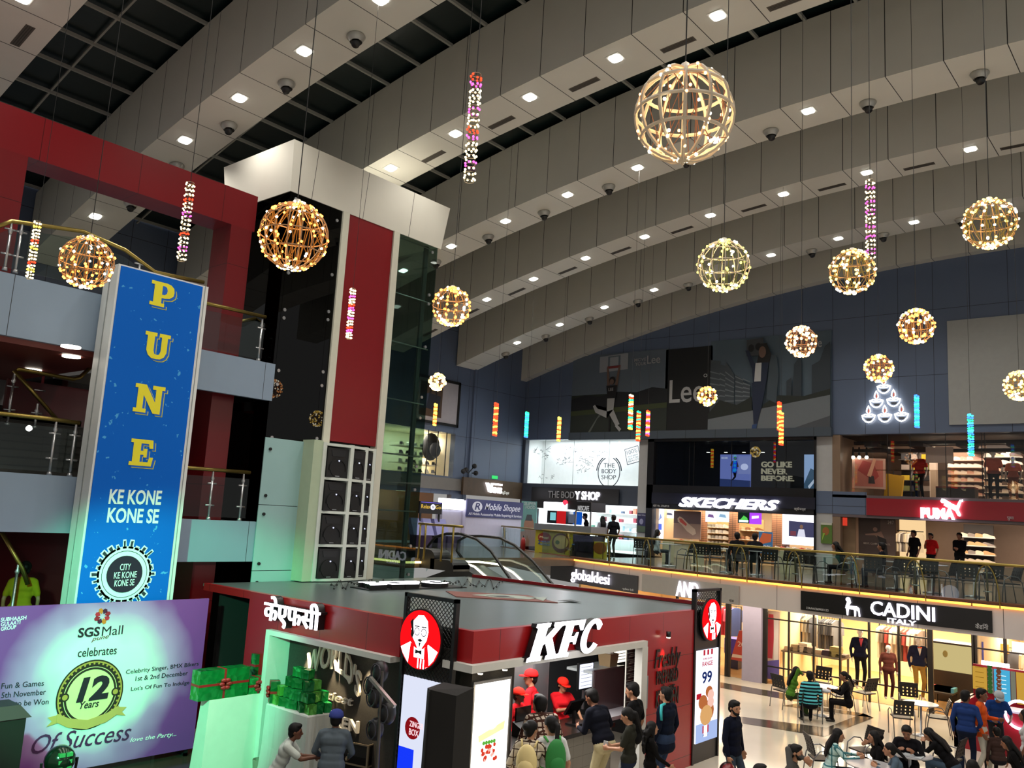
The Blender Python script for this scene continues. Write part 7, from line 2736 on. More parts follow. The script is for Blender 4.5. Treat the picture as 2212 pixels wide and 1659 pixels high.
l_.new(cr.outputs[0], mx.inputs['Factor'])
l_.new(mx.outputs['Result'], bs.inputs['Base Color'])
mb = MB()
FPy.rect(mb, yL, yR, .4, zt_, 0, .015)
mb.build('banner_sheet', m, t)
yel_, ye2 = M('letter_yellow', 'e6dc28', .5), M('letter_outline', 'c8c830', .5)
PL = [[(.0, 0), (.62, 0), (.62, .14), (.48, .14), (.48, .36), (.62, .36), (.82, .4), (.97, .52), (1, .68), (.97, .85), (.84, .96), (.66, 1), (0, 1), (0, .86), (.14, .86), (.14, .14), (0, .14)]]
UL = [[(0, 1), (.46, 1), (.46, .86), (.38, .86), (.38, .32), (.42, .2), (.52, .16), (.62, .2), (.66, .32), (.66, .86), (.56, .86), (.56, 1), (1, 1), (1, .86), (.9, .86), (.9, .3), (.82, .12), (.68, .02), (.5, 0), (.32, .02), (.18, .12), (.1, .3), (.1, .86), (0, .86)]]
NL = [[(0, 0), (.42, 0), (.42, .14), (.3, .14), (.3, .62), (.66, 0), (.9, 0), (.9, .86), (1, .86), (1, 1), (.58, 1), (.58, .86), (.7, .86), (.7, .4), (.36, 1), (0, 1), (0, .86), (.1, .86), (.1, .14), (0, .14)]]
EL = [[(0, 0), (.94, 0), (1, .34), (.84, .34), (.78, .15), (.44, .15), (.44, .42), (.58, .42), (.58, .33), (.72, .33), (.72, .66), (.58, .66), (.58, .57), (.44, .57), (.44, .85), (.76, .85), (.8, .68), (.96, .68), (.93, 1), (0, 1), (0, .86), (.12, .86), (.12, .14), (0, .14)]]
for nm, G, (xa, yb, xb, ybb, h) in (('P', PL, (321, 657, 372, 664, 54)), ('U', UL, (307, 771, 362, 776, 58)), ('N', NL, (285, 888, 350, 892, 62)), ('E', EL, (276, 1004, 327, 1008, 58))):
 p, q, r = P(xa, yb, X=XPy), P(xb, ybb, X=XPy), P(xa, yb-h, X=XPy)
 w_, h_ = q.y-p.y, r.z-p.z
 mb = MB()
 pts = [(p.y+w_*x, p.z+h_*y) for x, y in G[0]]
 FPy.poly(mb, [(a+.06, b-.045) for a, b in pts], .015, .018, 1)
 FPy.poly(mb, [(a+.045, b-.033) for a, b in pts], .0185, .02, 2)
 FPy.poly(mb, pts, .021, .024, 0)
 if nm == 'P':
  FPy.poly(mb, [(p.y+w_*x, p.z+h_*y) for x, y in ((.48, .5), (.6, .5), (.68, .58), (.7, .7), (.66, .82), (.58, .86), (.48, .86))], .0245, .026, 2)
 mb.build('block_letter', [yel_, ye2, M('banner_blue2', '0060c4', .5)], t)


def pt(mb, s, xl, yb, xr, ybr, h, k, sh=0, bd=0, c=.016):
 p, q, r = P(xl, yb, X=XPy), P(xr, ybr, X=XPy), P(xl, yb-h, X=XPy)
 FPy.text(mb, s, p.y, q.y, 0, r.z-p.z, c, c+.004, k, sh, bd, wave=lambda a, b, x, y: (a, b+p.z+(q.z-p.z)*x))


mb = MB()
pt(mb, 'KE KONE', 233, 1089, 346, 1091, 33, 0, 0, .025)
pt(mb, 'KONE SE', 229, 1129, 340, 1131, 33, 0, 0, .025)
cx, cy = FPy.ab(P(268, 1240, X=XPy))
FPy.disc(mb, cx, cy, .5, .016, .02, 0, 40)
rnd = random.Random(9)
for i in range(26):
 w = 2*PI*i/26
 ca_, sa_ = math.cos(w), math.sin(w)
 L = .5+rnd.uniform(.03, .16)
 ww = rnd.uniform(.03, .07)
 FPy.poly(mb, [(cx+x*ca_-y*sa_, cy+x*sa_+y*ca_) for x, y in ((.46, -ww), (L, -ww*.8), (L, ww*.8), (.46, ww))], .016, .02, 0)
 FPy.poly(mb, [(cx+x*ca_-y*sa_, cy+x*sa_+y*ca_) for x, y in ((.5, -ww*.4), (L-.02, -ww*.5), (L-.03, ww*.5), (.5, ww*.4))], .0205, .022, 1)
FPy.ring(mb, cx, cy, .41, .42, .0205, .022, 1, 32)
FPy.disc(mb, cx, cy, .33, .021, .025, 2, 36)
mb.build('banner_print', [M('ink_mint', 'dff0ec', .5), M('ink_city', '20323c', .5), M('ink_night', '16182a', .5)], t)
mb = MB()
pt(mb, 'CITY', 257, 1232, 280, 1231, 14, 0, 0, .004, .026)
pt(mb, 'KE KONE', 244, 1250, 293, 1247, 14, 0, 0, .004, .026)
pt(mb, 'KONE SE', 245, 1267, 288, 1264, 14, 0, 0, .004, .026)
mb.build('badge_lettering', M('ink_mint', 'dff0ec', .5), t)

# ---------------------------------------------------------------- gifts, tables and stage gear
m_foil = {}


def foil(i):
 h = ('12803c', '1c9a4c', '0e6a34', '5cae48')[i % 4]
 nm = 'green_foil_%d' % (i % 4)
 if nm in m_foil:
  return m_foil[nm]
 m = M(nm, h, .18, .45, .3, 5)
 n, l = m.node_tree.nodes, m.node_tree.links
 tc, nz, bp = n.new('ShaderNodeTexCoord'), n.new('ShaderNodeTexVoronoi'), n.new('ShaderNodeBump')
 nz.inputs['Scale'].default_value = 7
 bp.inputs['Strength'].default_value = .5
 bp.inputs['Distance'].default_value = .06
 l.new(tc.outputs['Object'], nz.inputs[0])
 l.new(nz.outputs['Distance'], bp.inputs['Height'])
 l.new(bp.outputs[0], n['Principled BSDF'].inputs['Normal'])
 m_foil[nm] = m
 return m


m_rib = M('ribbon_red', '9a1c1c', .4)
gcount = [0]


def gift(c, sx, sy, sz, rz, lab, grp, ribbon=True, tilt=0):
 t = thing('gift_box', lab, 'gift box', c, grp)
 mb = MB()
 x, y, z = c
 mb.box(x-sx/2, x+sx/2, y-sy/2, y+sy/2, z, z+sz)
 mb.build('wrapped_box', foil(gcount[0]), t)
 gcount[0] += 1
 if ribbon:
  w, e = .02, .004
  mb = MB()
  mb.box(x-w, x+w, y-sy/2-e, y+sy/2+e, z, z+sz+e)
  mb.box(x-sx/2-e, x+sx/2+e, y-sy/2-e, y+sy/2+e, z+sz*.5-w, z+sz*.5+w)
  mb.build('ribbon', m_rib, t)
  mb = MB()
  for i in range(6):
   w_ = i*PI/3
   mb.ell((x+.07*math.cos(w_), y-sy/2-.03, z+sz*.5+.07*math.sin(w_)), (.06, .03, .035), 8, 5)
  mb.build('bow', m_rib, t, True)
 t.rotation_euler = (tilt, 0, rz)
 return t


XPd = -13.5
q0, q1 = P(441, 1600, X=XPd).y, P(556, 1600, X=XPd).y
zp = P(500, 1507, X=XPd).z
mb = MB()
mb.hexa([(XPd-.45, q0+.04, 0), (XPd, q0, 0), (XPd, q1, 0), (XPd-.45, q1, 0)], [(XPd-.3, q0+.05, zp), (XPd-.02, q0+.03, zp), (XPd-.02, q1+.04, zp), (XPd-.3, q1+.04, zp)])
tag(mb.build('display_plinth', M('plinth_white2', 'd0d6c8', .5)), 'long white plinth carrying the big ribboned gift boxes beside the backdrop', 'plinth')
XGi = XPd-.16


def xgift(x0, y0, x1, y1, dp, z, lab, xo=0):
 A_, B_, T_ = P(x0, y1, X=XGi+xo+dp/2), P(x1, y1, X=XGi+xo+dp/2), P((x0+x1)/2, y0, X=XGi+xo+dp/2)
 gift((XGi+xo, (A_.y+B_.y)/2, z), B_.y-A_.y, dp, T_.z-z, PI/2, lab, 'gift boxes on the white plinth')


xgift(428, 1446, 534, 1505, .26, zp, 'largest green foil gift box with red ribbon on the white plinth')
xgift(537, 1464, 577, 1500, .24, zp, 'smaller green foil gift box at the right end of the white plinth')
zq_ = P(570, 1462, X=XGi-.1).z
yq = (P(549, 1462, X=XGi-.1).y+P(597, 1462, X=XGi-.1).y)/2
mb = MB()
mb.box(XGi-.3, XGi-.14, yq-.2, yq+.2, 0, zq_)
tag(mb.build('black_plinth', BLACKM), 'narrow black plinth standing behind the white one', 'plinth')
xgift(549, 1412, 597, 1462, .15, zq_, 'crinkled bright green gift box standing highest, beside the white kiosk frame', -.22)
# table under a white cloth
zt2 = P(620, 1533, Y=9.2).z
c1 = Vector((P(664, 1548, Y=9.2).x, 9.2, zt2))
c0 = Vector((P(577, 1518, Y=9.2).x, 9.2, zt2))
c2 = c1+Vector((.02, .58, 0))
u1, u2 = (c0-c1), (c2-c1)
c3 = c0+u2
ang = math.atan2(u2.y, u2.x)
t = thing('cloth_table', 'table under a long white cloth piled with green gift boxes', 'table', ((c0.x+c2.x)/2, (c0.y+c2.y)/2, 0))
mb = MB()
cs = [c0, c1, c2, c3]
ctr = (c0+c2)/2
ring = []
for i in range(4):
 a, b = cs[i], cs[(i+1) % 4]
 for j in range(12):
  ring.append(a.lerp(b, j/12))
N = len(ring)
rows_ = []
for z, sp_ in ((zt2, 0), (zt2-.02, .015), (.6, .03), (.25, .06), (.02, .09)):
 rr = []
 for i, p in enumerate(ring):
  d = (p-ctr)
  d.z = 0
  f_ = 1+(sp_+(.025*math.sin(i*1.9)*(1-z/zt2)))/max(d.length, .2)
  rr.append((ctr.x+d.x*f_, ctr.y+d.y*f_, z))
 rows_.append(rr)
vs = [p for r in rows_ for p in r]
fs = [(j*N+i, j*N+(i+1) % N, (j+1)*N+(i+1) % N, (j+1)*N+i) for j in range(4) for i in range(N)] + [tuple(range(N))]
mb.add(vs, fs)
mb.build('tablecloth', M('white_cloth', 'c9cec8', .8, 0, .05, 8), t, False)
mb = MB()
for p in cs:
 q = ctr+(p-ctr)*.85
 mb.cyl((q.x, q.y, 0), (q.x, q.y, zt2-.03), .03, .03, 8)
mb.build('leg', DARKM, t)
rnd = random.Random(21)
GL = 'small green foil gift box in the heap on the white clothed table'
gt = lambda s, r: ctr+u1*s+u2*r
lay = [(0, .42, 5, 3), (1, .32, 4, 3), (2, .2, 3, 2), (3, .1, 2, 1)]
i = 0
for lv, ext, nx, ny in lay:
 for a in range(nx):
  for b in range(ny):
   s = (a-(nx-1)/2)/5*.98
   r = (b-(ny-1)/2)/3*.8
   p = gt(s, r)
   gift((p.x+rnd.uniform(-.01, .01), p.y+rnd.uniform(-.01, .01), zt2+.002+lv*.165), .24*rnd.uniform(.7, 1.1), .16*rnd.uniform(.7, 1.05), .155, rnd.uniform(-.45, .45), GL, 'gift boxes heaped on the clothed table', False, rnd.uniform(-.05, .05))
   i += 1
p = gt(.44, .42)
gift((c0.x-.02, c0.y+.14, zt2), .24, .16, .36, -.5, 'green gift box with red bow at the left corner of the clothed table', 'gift boxes heaped on the clothed table', True)
p = P(570, 1590, Z=.3)
mb = MB()
mb.lathe([(.001, 0), (.1, 0), (.13, .3), (.12, .3), (.09, .02)], (XPd+.3, 9.3, 0), 14)
tag(mb.build('waste_bin', M('bin_grey', '8a8c78', .6)), 'small grey waste bin on the floor between plinth and clothed table', 'bin')
# flight case
p = P(778, 1592, Z=.95)
t = thing('flight_case', 'open black flight case with pale metal edges behind the capped man', 'case', (p.x, p.y, 0))
w_, d_, h_ = .38, .3, .93
mb = MB()
mb.box(p.x-w_, p.x+w_, p.y-d_, p.y-d_+.03, 0, h_)
mb.box(p.x-w_, p.x+w_, p.y+d_-.03, p.y+d_, 0, h_)
mb.box(p.x-w_, p.x-w_+.03, p.y-d_, p.y+d_, 0, h_)
mb.box(p.x+w_-.03, p.x+w_, p.y-d_, p.y+d_, 0, h_)
mb.box(p.x-w_, p.x+w_, p.y-d_, p.y+d_, 0, h_-.2)
mb.build('case_body', M('case_black', '14110f', .5), t)
mb = MB()
for x in (-w_, w_):
 for y in (-d_, d_):
  mb.box(p.x+x-.015, p.x+x+.015, p.y+y-.015, p.y+y+.015, 0, h_)
for z in (.3, .6, h_):
 mb.box(p.x-w_-.012, p.x+w_+.012, p.y-d_-.012, p.y-d_, z-.012, z+.012)
 mb.box(p.x-w_-.012, p.x+w_+.012, p.y+d_, p.y+d_+.012, z-.012, z+.012)
 mb.box(p.x-w_-.012, p.x-w_, p.y-d_, p.y+d_, z-.012, z+.012)
 mb.box(p.x+w_, p.x+w_+.012, p.y-d_, p.y+d_, z-.012, z+.012)
mb.build('metal_edge', M('edge_metal', '9a8a72', .4, .6), t)
t.rotation_euler = (0, 0, .25)
# stage light stand
Yst = 8.9
pb = P(826, 1560, Y=Yst)
t = thing('light_stand', 'dark stand with slanted silver bar and black stage lamps before the kiosk wall', 'lighting stand', (pb.x, Yst, 0))
mb = MB()
mb.cyl((pb.x, Yst, 0), P(826, 1450, Y=Yst), .028, .022, 10)
for w in (0, 2.1, 4.2):
 mb.cyl((pb.x, Yst, .35), (pb.x+.4*math.cos(w), Yst+.4*math.sin(w)*.6, 0), .016, .016, 6)
mb.build('pole', M('stand_grey', '54504c', .4, .6), t)
mb = MB()
mb.tube([P(800, 1464, Y=Yst-.06), P(853, 1526, Y=Yst-.06)], .035, 4)
mb.build('cross_bar', M('bar_silver', 'a8a49c', .35, .7), t)
for x, y in ((822, 1452), (812, 1505), (838, 1540), (806, 1480), (812, 1575)):
 p = P(x, y, Y=Yst+.1)
 mb = MB()
 mb.ell(p, (.13, .12, .17), 12, 8)
 o = mb.build('lamp_head', M('lamp_black', '121214', .45), t, True)
 mb = MB()
 mb.tube([p+Vector((.1*math.cos(w), -.1, .13*math.sin(w))) for w in [2*PI*i/12 for i in range(12)]], .012, 5, 0, True)
 mb.build('lamp_rim', M('rim_grey', '2c2c30', .4), o)
# cloth covered tower
Yb_ = 8.35
xa, xb = P(893, 1560, Y=Yb_).x, P(978, 1560, Y=Yb_).x
zt_ = P(935, 1490, Y=Yb_).z
t = thing('covered_tower', 'tall black cloth covered box standing before the mesh totem', 'covered equipment', ((xa+xb)/2, Yb_+.2, 0))
mb = MB()
xm = xa+(xb-xa)*.42
mb.add([(xa, Yb_+.18, 0), (xm, Yb_-.05, 0), (xb, Yb_+.05, 0), (xb-.1, Yb_+.5, 0), (xa+.05, Yb_+.5, 0),
  (xa+.02, Yb_+.2, zt_-.05), (xm, Yb_-.03, zt_), (xb-.02, Yb_+.06, zt_-.02), (xb-.1, Yb_+.48, zt_+.02), (xa+.05, Yb_+.48, zt_)],
       [(0, 1, 6, 5), (1, 2, 7, 6), (2, 3, 8, 7), (3, 4, 9, 8), (4, 0, 5, 9), (5, 6, 7, 8, 9), (4, 3, 2, 1, 0)])
mb.build('black_cover', M('cover_black', '0a0908', .9, 0, .4, 5), t)
mb = MB()
mb.tube([(xm, Yb_-.06, .1), (xm+.01, Yb_-.05, zt_-.02)], .008, 4)
mb.build('seam', M('cover_seam', '1a1816', .8), t)
# box at the left edge and mirrored stage lamp
XGb = -12.9
y0, y1 = P(-70, 1600, X=XGb).y, P(55, 1600, X=XGb).y
zt_ = P(30, 1553, X=XGb).z
t = thing('wheeled_bin', 'dark green lidded box at the bottom left corner', 'bin', (XGb-.3, (y0+y1)/2, 0))
mb = MB()
mb.box(XGb-.6, XGb, y0, y1-.03, 0, zt_)
mb.build('bin_body', M('bin_green', '06120c', .5), t)
mb = MB()
mb.hexa([(XGb-.65, y0, zt_), (XGb+.03, y0, zt_), (XGb+.03, y1+.03, zt_), (XGb-.65, y1+.03, zt_)], [(XGb-.5, y0, zt_+.16), (XGb-.08, y0, zt_+.16), (XGb-.08, y1-.1, zt_+.16), (XGb-.5, y1-.1, zt_+.16)])
mb.build('lid', M('lid_green', '081c14', .5), t)
p = P(129, 1642, X=-12.6)
t = thing('stage_lamp', 'round dark stage lamp with green reflections on a bracket at the bottom left', 'stage lamp', (p.x, p.y, 0))
mb = MB()
mb.ell(p, .2, 16, 10)
mb.build('head', M('lamp_gloss', '0c2014', .15, .3), t, True)
mb = MB()
for i in range(3):
 mb.box(p.x+.13, p.x+.185, p.y-.09, p.y-.01, p.z+.08-.09*i, p.z+.13-.09*i)
 mb.box(p.x+.13, p.x+.185, p.y+.01, p.y+.09, p.z+.08-.09*i, p.z+.13-.09*i)
mb.build('facet', M('facet_green_reflection', '3aa860', .1, .5), t)  # green reflections put into the facet colour
mb = MB()
mb.tube([(p.x, p.y-.24, p.z), (p.x, p.y-.22, p.z-.3), (p.x, p.y, p.z-.36), (p.x, p.y+.22, p.z-.3), (p.x, p.y+.24, p.z)], .02, 6)
mb.cyl((p.x, p.y, 0), (p.x, p.y, p.z-.34), .03, .03, 8)
mb.build('bracket', BLACK, t)

# ---------------------------------------------------------------- hanging globes and tubes of light
m_wirew = M('globe_wire', 'a07850', .5)
m_wirep = M('pale_wire', 'c8b8a0', .5)
e_warm = {'o': E('bulb_amber', 'ff9a3c', 7), 'y': E('bulb_gold', 'ffd060', 6), 'l': E('bulb_lime', 'e8e060', 4), 'p': E('bulb_peach', 'ffa868', 6)}
e_core = E('bulb_core', 'fff2d0', 9)
e_lead = {'o': E('glow_wire_amber', 'c8762c', .7), 'y': E('glow_wire_gold', 'b89038', .6), 'l': E('glow_wire_lime', '96924a', .4), 'p': E('glow_wire_peach', 'b87048', .6)}


def ceil_z(x, y):
 for k in BY:
  if BY[k]-.02 <= y <= BY[k]+BEAM_W+.02:
   return zf(x)
 return zf(x)+2.1


def globe(px, py, rp, D_, col, lab, nm=8, bulbs=90, thick=.006):
 d = (_fw + _rt*((px-1106)/FPX) - _up*((py-829.5)/FPX))
 R = D_/2
 dist = R*FPX/rp
 c = EYE+d*dist
 t = thing('light_globe', lab, 'hanging light', c, 'hanging light globes')
 rn = random.Random(int(px))
 mb = MB()
 for i in range(nm):
  w = PI*i/nm
  mb.tube([c+Vector((R*math.cos(w)*math.sin(u_), R*math.sin(w)*math.sin(u_), R*math.cos(u_))) for u_ in [2*PI*j/28 for j in range(28)]], thick, 5, 0, True)
 for h in (-.5, 0, .5):
  r = R*math.sqrt(1-h*h)
  mb.tube([c+Vector((r*math.cos(u_), r*math.sin(u_), R*h)) for u_ in [2*PI*j/28 for j in range(28)]], thick, 5, 0, True)
 mb.build('wire_frame', m_wirep if col == 'l' or thick > .01 else m_wirew, t)
 mb = MB()
 pr = None
 for i in range(bulbs):
  w = PI*(i % (2*nm))/nm+rn.uniform(-.12, .12)
  u_ = PI*(.04+.92*rn.random())
  p = c+Vector((math.cos(w)*math.sin(u_), math.sin(w)*math.sin(u_), math.cos(u_)))*R*1.015
  b = max(.012, .0016*dist)
  mb.ell(p, b, 6, 4, 0 if i % 3 else 1)
  if pr is not None and rn.random() < .55:
   mb.tube([pr, p], min(thick*.6, .0035), 3, 2)
  pr = p
 for i in range(8):
  w = 2*PI*rn.random()
  for sg in (-1, 1):
   mb.ell(c+Vector((.12*R*math.cos(w), .12*R*math.sin(w), sg*R*.98)), max(.014, .0018*dist), 6, 4, 1 if sg < 0 else 0)
 mb.build('light_string', [e_warm[col], e_core, e_lead[col]], t)
 mb = MB()
 zc = ceil_z(c.x, c.y)
 mb.cyl(c+Vector((0, 0, R)), (c.x, c.y, zc), .005, .005, 5)
 mb.build('cable', CABLE, t)
 mb = MB()
 mb.lathe([(.001, .05), (.03, .04), (.05, 0), (.001, -.01)], c+Vector((0, 0, R)), 10)
 mb.build('hook_cap', M('cap_white', 'c8c4bc', .5), t)
 if dist < 17:
  lamp('POINT', c, 14, (1, .68, .34), R*.7, name='globe_glow')
 return t


GD = .62
globe(1478, 247, 104, .66, 'p', 'largest light globe with thick pale braids near the top', 6, 80, .013)
globe(635, 510, 73, GD, 'o', 'big amber light globe before the dark lift tower glass', 8, 150)
globe(188, 567, 55, GD, 'o', 'amber light globe beside the top of the blue pylon', 7, 110)
globe(975, 662, 41, GD, 'o', 'amber light globe just right of the lift tower', 6, 110)
globe(945, 825, 17, GD-.08, 'y', 'small gold light globe in front of the framed bag picture', 7, 80)
globe(1563, 574, 55, GD, 'l', 'pale yellow light globe with white wires under the rearmost beams', 6, 90)
globe(1841, 587, 47, GD, 'y', 'gold light globe just left of the long light tube', 6, 110)
globe(2138, 483, 53, GD, 'y', 'gold light globe nearest the right edge, high up', 6, 110)
globe(1979, 705, 36, GD, 'o', 'amber light globe left of the blank pale board', 8, 120)
globe(1731, 738, 32, GD, 'p', 'peach light globe in front of the skyline banner', 8, 110)
globe(1898, 796, 28, GD, 'o', 'amber light globe just above the neon oil lamps', 7, 100)
globe(1528, 856, 19, GD-.1, 'o', 'small amber light globe in front of the black banner lettering', 7, 80)
globe(2202, 833, 30, GD, 'y', 'light globe over the blank pale board at the right edge', 7, 110)
e_led = {c: E('led_'+n, h, s) for c, n, h, s in (('w', 'warm', 'ffe6b0', 5), ('p', 'pink', 'ff50c8', 3.5), ('r', 'red', 'ff3018', 5), ('g', 'green', '20e07a', 4), ('b', 'blue', '2a60ff', 5), ('y', 'yellow', 'ffd040', 5), ('c', 'cyan', '30c8ff', 5), ('v', 'violet', 'c058ff', 3))}
m_tube = glassmat('tube_clear', 'd8d8d0', 1.0)


def led_tube(x0, y0, x1, y1, L, seq, lab, wpx=None):
 xm, ym = (x0+x1)/2, (y0+y1)/2
 d = _fw + _rt*((xm-1106)/FPX) - _up*((ym-829.5)/FPX)
 dist = L*FPX/math.hypot(x1-x0, y1-y0)
 c = EYE+d*dist
 R = .045
 t = thing('light_tube', lab, 'hanging light', c-Vector((0, 0, L/2)), 'hanging light tubes')
 mb = MB()
 z0 = c.z-L/2
 mb.lathe([(R, 0), (R, L)], (c.x, c.y, z0), 14)
 mb.build('clear_tube', m_tube, t, True)
 mb = MB()
 cols = sorted(set(seq))
 n = 16
 s = max(.011, .0011*dist)
 for i in range(n):
  z = z0+L*(i+.5)/n
  ch = seq[i % len(seq)]
  for j in range(7):
   w = 2*PI*j/7+i*.8
   cc = ch if not ch.isupper() else ch.lower()
   k = cols.index(ch)
   mb.ell((c.x+R*1.05*math.cos(w), c.y+R*1.05*math.sin(w), z+(j-3)*L/n*.09), s, 6, 4, k)
 mb.build('light_string', [e_led[q] for q in cols], t)
 mb = MB()
 for i in range(14):
  z = z0+L*i/13
  mb.tube([(c.x+R*.95*math.cos(w), c.y+R*.95*math.sin(w), z) for w in [2*PI*j/10 for j in range(10)]], .003, 3, 0, True)
 mb.build('wire_coil', m_wirep, t)
 mb = MB()
 mb.cyl((c.x, c.y, z0+L), (c.x, c.y, ceil_z(c.x, c.y)), .004, .004, 5)
 mb.build('cable', CABLE, t)
 return t


TL_ = .95
led_tube(1028, 153, 1015, 398, 1.0, 'wwpwwwpr', 'long light tube of warm and pink lights left of the largest globe')
led_tube(408, 391, 395, 566, TL_, 'wwpwwrw', 'light tube of warm and red lights before the red portal')
led_tube(80, 476, 65, 604, TL_, 'wwywrw', 'light tube of warm and red lights at the left edge by the brass rail')
led_tube(762, 622, 754, 733, TL_, 'wwprwwp', 'light tube before the red lift tower panel')
led_tube(1876, 385, 1884, 562, TL_, 'wpwwp', 'long light tube of yellow and pink lights above the gold globe')
led_tube(1072, 870, 1069, 942, TL_, 'ryr', 'red and yellow light tube on the far blue side wall')
led_tube(1139, 890, 1136, 945, TL_, 'bgcg', 'blue and green light tube in the corner of the blue walls')
led_tube(1209, 901, 1206, 953, TL_, 'yry', 'amber light tube left of the basketball banner')
led_tube(1363, 852, 1362, 928, TL_, 'ygrw', 'multicoloured light tube before the basketball banner, left of a pair')
led_tube(1380, 888, 1378, 953, TL_, 'ryrg', 'red light tube of the lower pair before the basketball banner, left one')
led_tube(1400, 887, 1399, 942, TL_, 'rvyr', 'red light tube of the lower pair before the basketball banner, right one')
led_tube(1683, 868, 1684, 930, TL_, 'ryr', 'red and yellow light tube before the skyline banner, upper of two')
led_tube(1687, 890, 1688, 962, TL_, 'ryry', 'red and yellow light tube hanging over the black store front, lower of two')
led_tube(942, 872, 938, 919, TL_, 'yry', 'amber light tube beside the lift tower below the small globe')
led_tube(1979, 853, 1982, 924, TL_, 'bgc', 'blue light tube right of the neon oil lamps')
led_tube(2094, 894, 2100, 985, TL_, 'cgb', 'cyan light tube below the blank pale board')
# ---------------------------------------------------------------- people
SKIN = [M('skin_a', '8a5c42', .55), M('skin_b', '6e4632', .55), M('skin_c', 'a8785a', .55)]
HAIR = M('hair_black', '070505', .65, spec=.25)
SHOE = M('shoe_dark', '1a1614', .6)
m_eye, m_lip, m_brow = M('eye_dark', '0a0808', .3), M('lip', '6e352c', .5), M('brow', '120c0a', .6)


def cloth(h, pat=None, h2='ffffff', s=18):
 nm = 'cloth_%s_%s_%s' % (h, pat, h2)
 if nm in MATS:
  return MATS[nm]
 m = M(nm, h, .9, 0, .12, 14, spec=.12)
 if pat:
  n, l = m.node_tree.nodes, m.node_tree.links
  b = n['Principled BSDF']
  src = b.inputs['Base Color'].links[0].from_socket
  tc, sp = n.new('ShaderNodeTexCoord'), n.new('ShaderNodeSeparateXYZ')
  l.new(tc.outputs['Object'], sp.inputs[0])
  prev = None
  for ax in ('Z',) if pat == 'stripe' else ('X', 'Z', 'Y'):
   a, c = n.new('ShaderNodeMath'), n.new('ShaderNodeMath')
   a.operation = 'MULTIPLY'
   a.inputs[1].default_value = s
   c.operation = 'FRACT'
   d = n.new('ShaderNodeMath')
   d.operation = 'LESS_THAN'
   d.inputs[1].default_value = .5 if pat == 'stripe' else .3 if pat == 'plaid' else .12
   l.new(sp.outputs[ax], a.inputs[0])
   l.new(a.outputs[0], c.inputs[0])
   l.new(c.outputs[0], d.inputs[0])
   if prev is None:
    prev = d.outputs[0]
   else:
    e = n.new('ShaderNodeMath')
    e.operation = 'MAXIMUM'
    l.new(prev, e.inputs[0])
    l.new(d.outputs[0], e.inputs[1])
    prev = e.outputs[0]
  mx = n.new('ShaderNodeMix')
  mx.data_type = 'RGBA'
  l.new(prev, mx.inputs['Factor'])
  l.new(src, mx.inputs['A'])
  mx.inputs['B'].default_value = (*lin(h2), 1)
  l.new(mx.outputs['Result'], b.inputs['Base Color'])
 return m


def capsule(mb, p0, p1, r0, r1, n=10):
 p0, p1 = Vector(p0), Vector(p1)
 d = p1-p0
 if d.length < 1e-5:
  mb.ell(p0, r0, n, 8)
  return
 d.normalize()
 pts, rs = [], []
 for a in (1.4, 1.0, .5):
  pts.append(p0-d*r0*math.sin(a))
  rs.append(r0*math.cos(a))
 pts += [p0, p1]
 rs += [r0, r1]
 for a in (.5, 1.0, 1.4):
  pts.append(p1+d*r1*math.sin(a))
  rs.append(r1*math.cos(a))
 mb.tube(pts, rs, n)


def ik(S_, T, a, b, pole):
 d = T-S_
 L = min(d.length, (a+b)*.999)
 d = d.normalized()
 T = S_+d*L
 x = (a*a-b*b+L*L)/(2*L)
 h = math.sqrt(max(a*a-x*x, 0))
 p = pole-d*pole.dot(d)
 p = p.normalized() if p.length > 1e-5 else d.orthogonal().normalized()
 return S_+d*x+p*h, T


def remeshed(mb, vox, name, smooth=3):
 me = bpy.data.meshes.new('tmp')
 me.from_pydata(mb.v, [], mb.f)
 o = bpy.data.objects.new('tmp', me)
 C.objects.link(o)
 r = o.modifiers.new('r', 'REMESH')
 r.mode = 'VOXEL'
 r.voxel_size = vox
 r.use_smooth_shade = True
 s = o.modifiers.new('s', 'SMOOTH')
 s.factor = .5
 s.iterations = smooth
 dg = bpy.context.evaluated_depsgraph_get()
 out = bpy.data.meshes.new_from_object(o.evaluated_get(dg))
 out.name = name
 bpy.data.objects.remove(o)
 bpy.data.meshes.remove(me)
 return out


PEOPLE = []


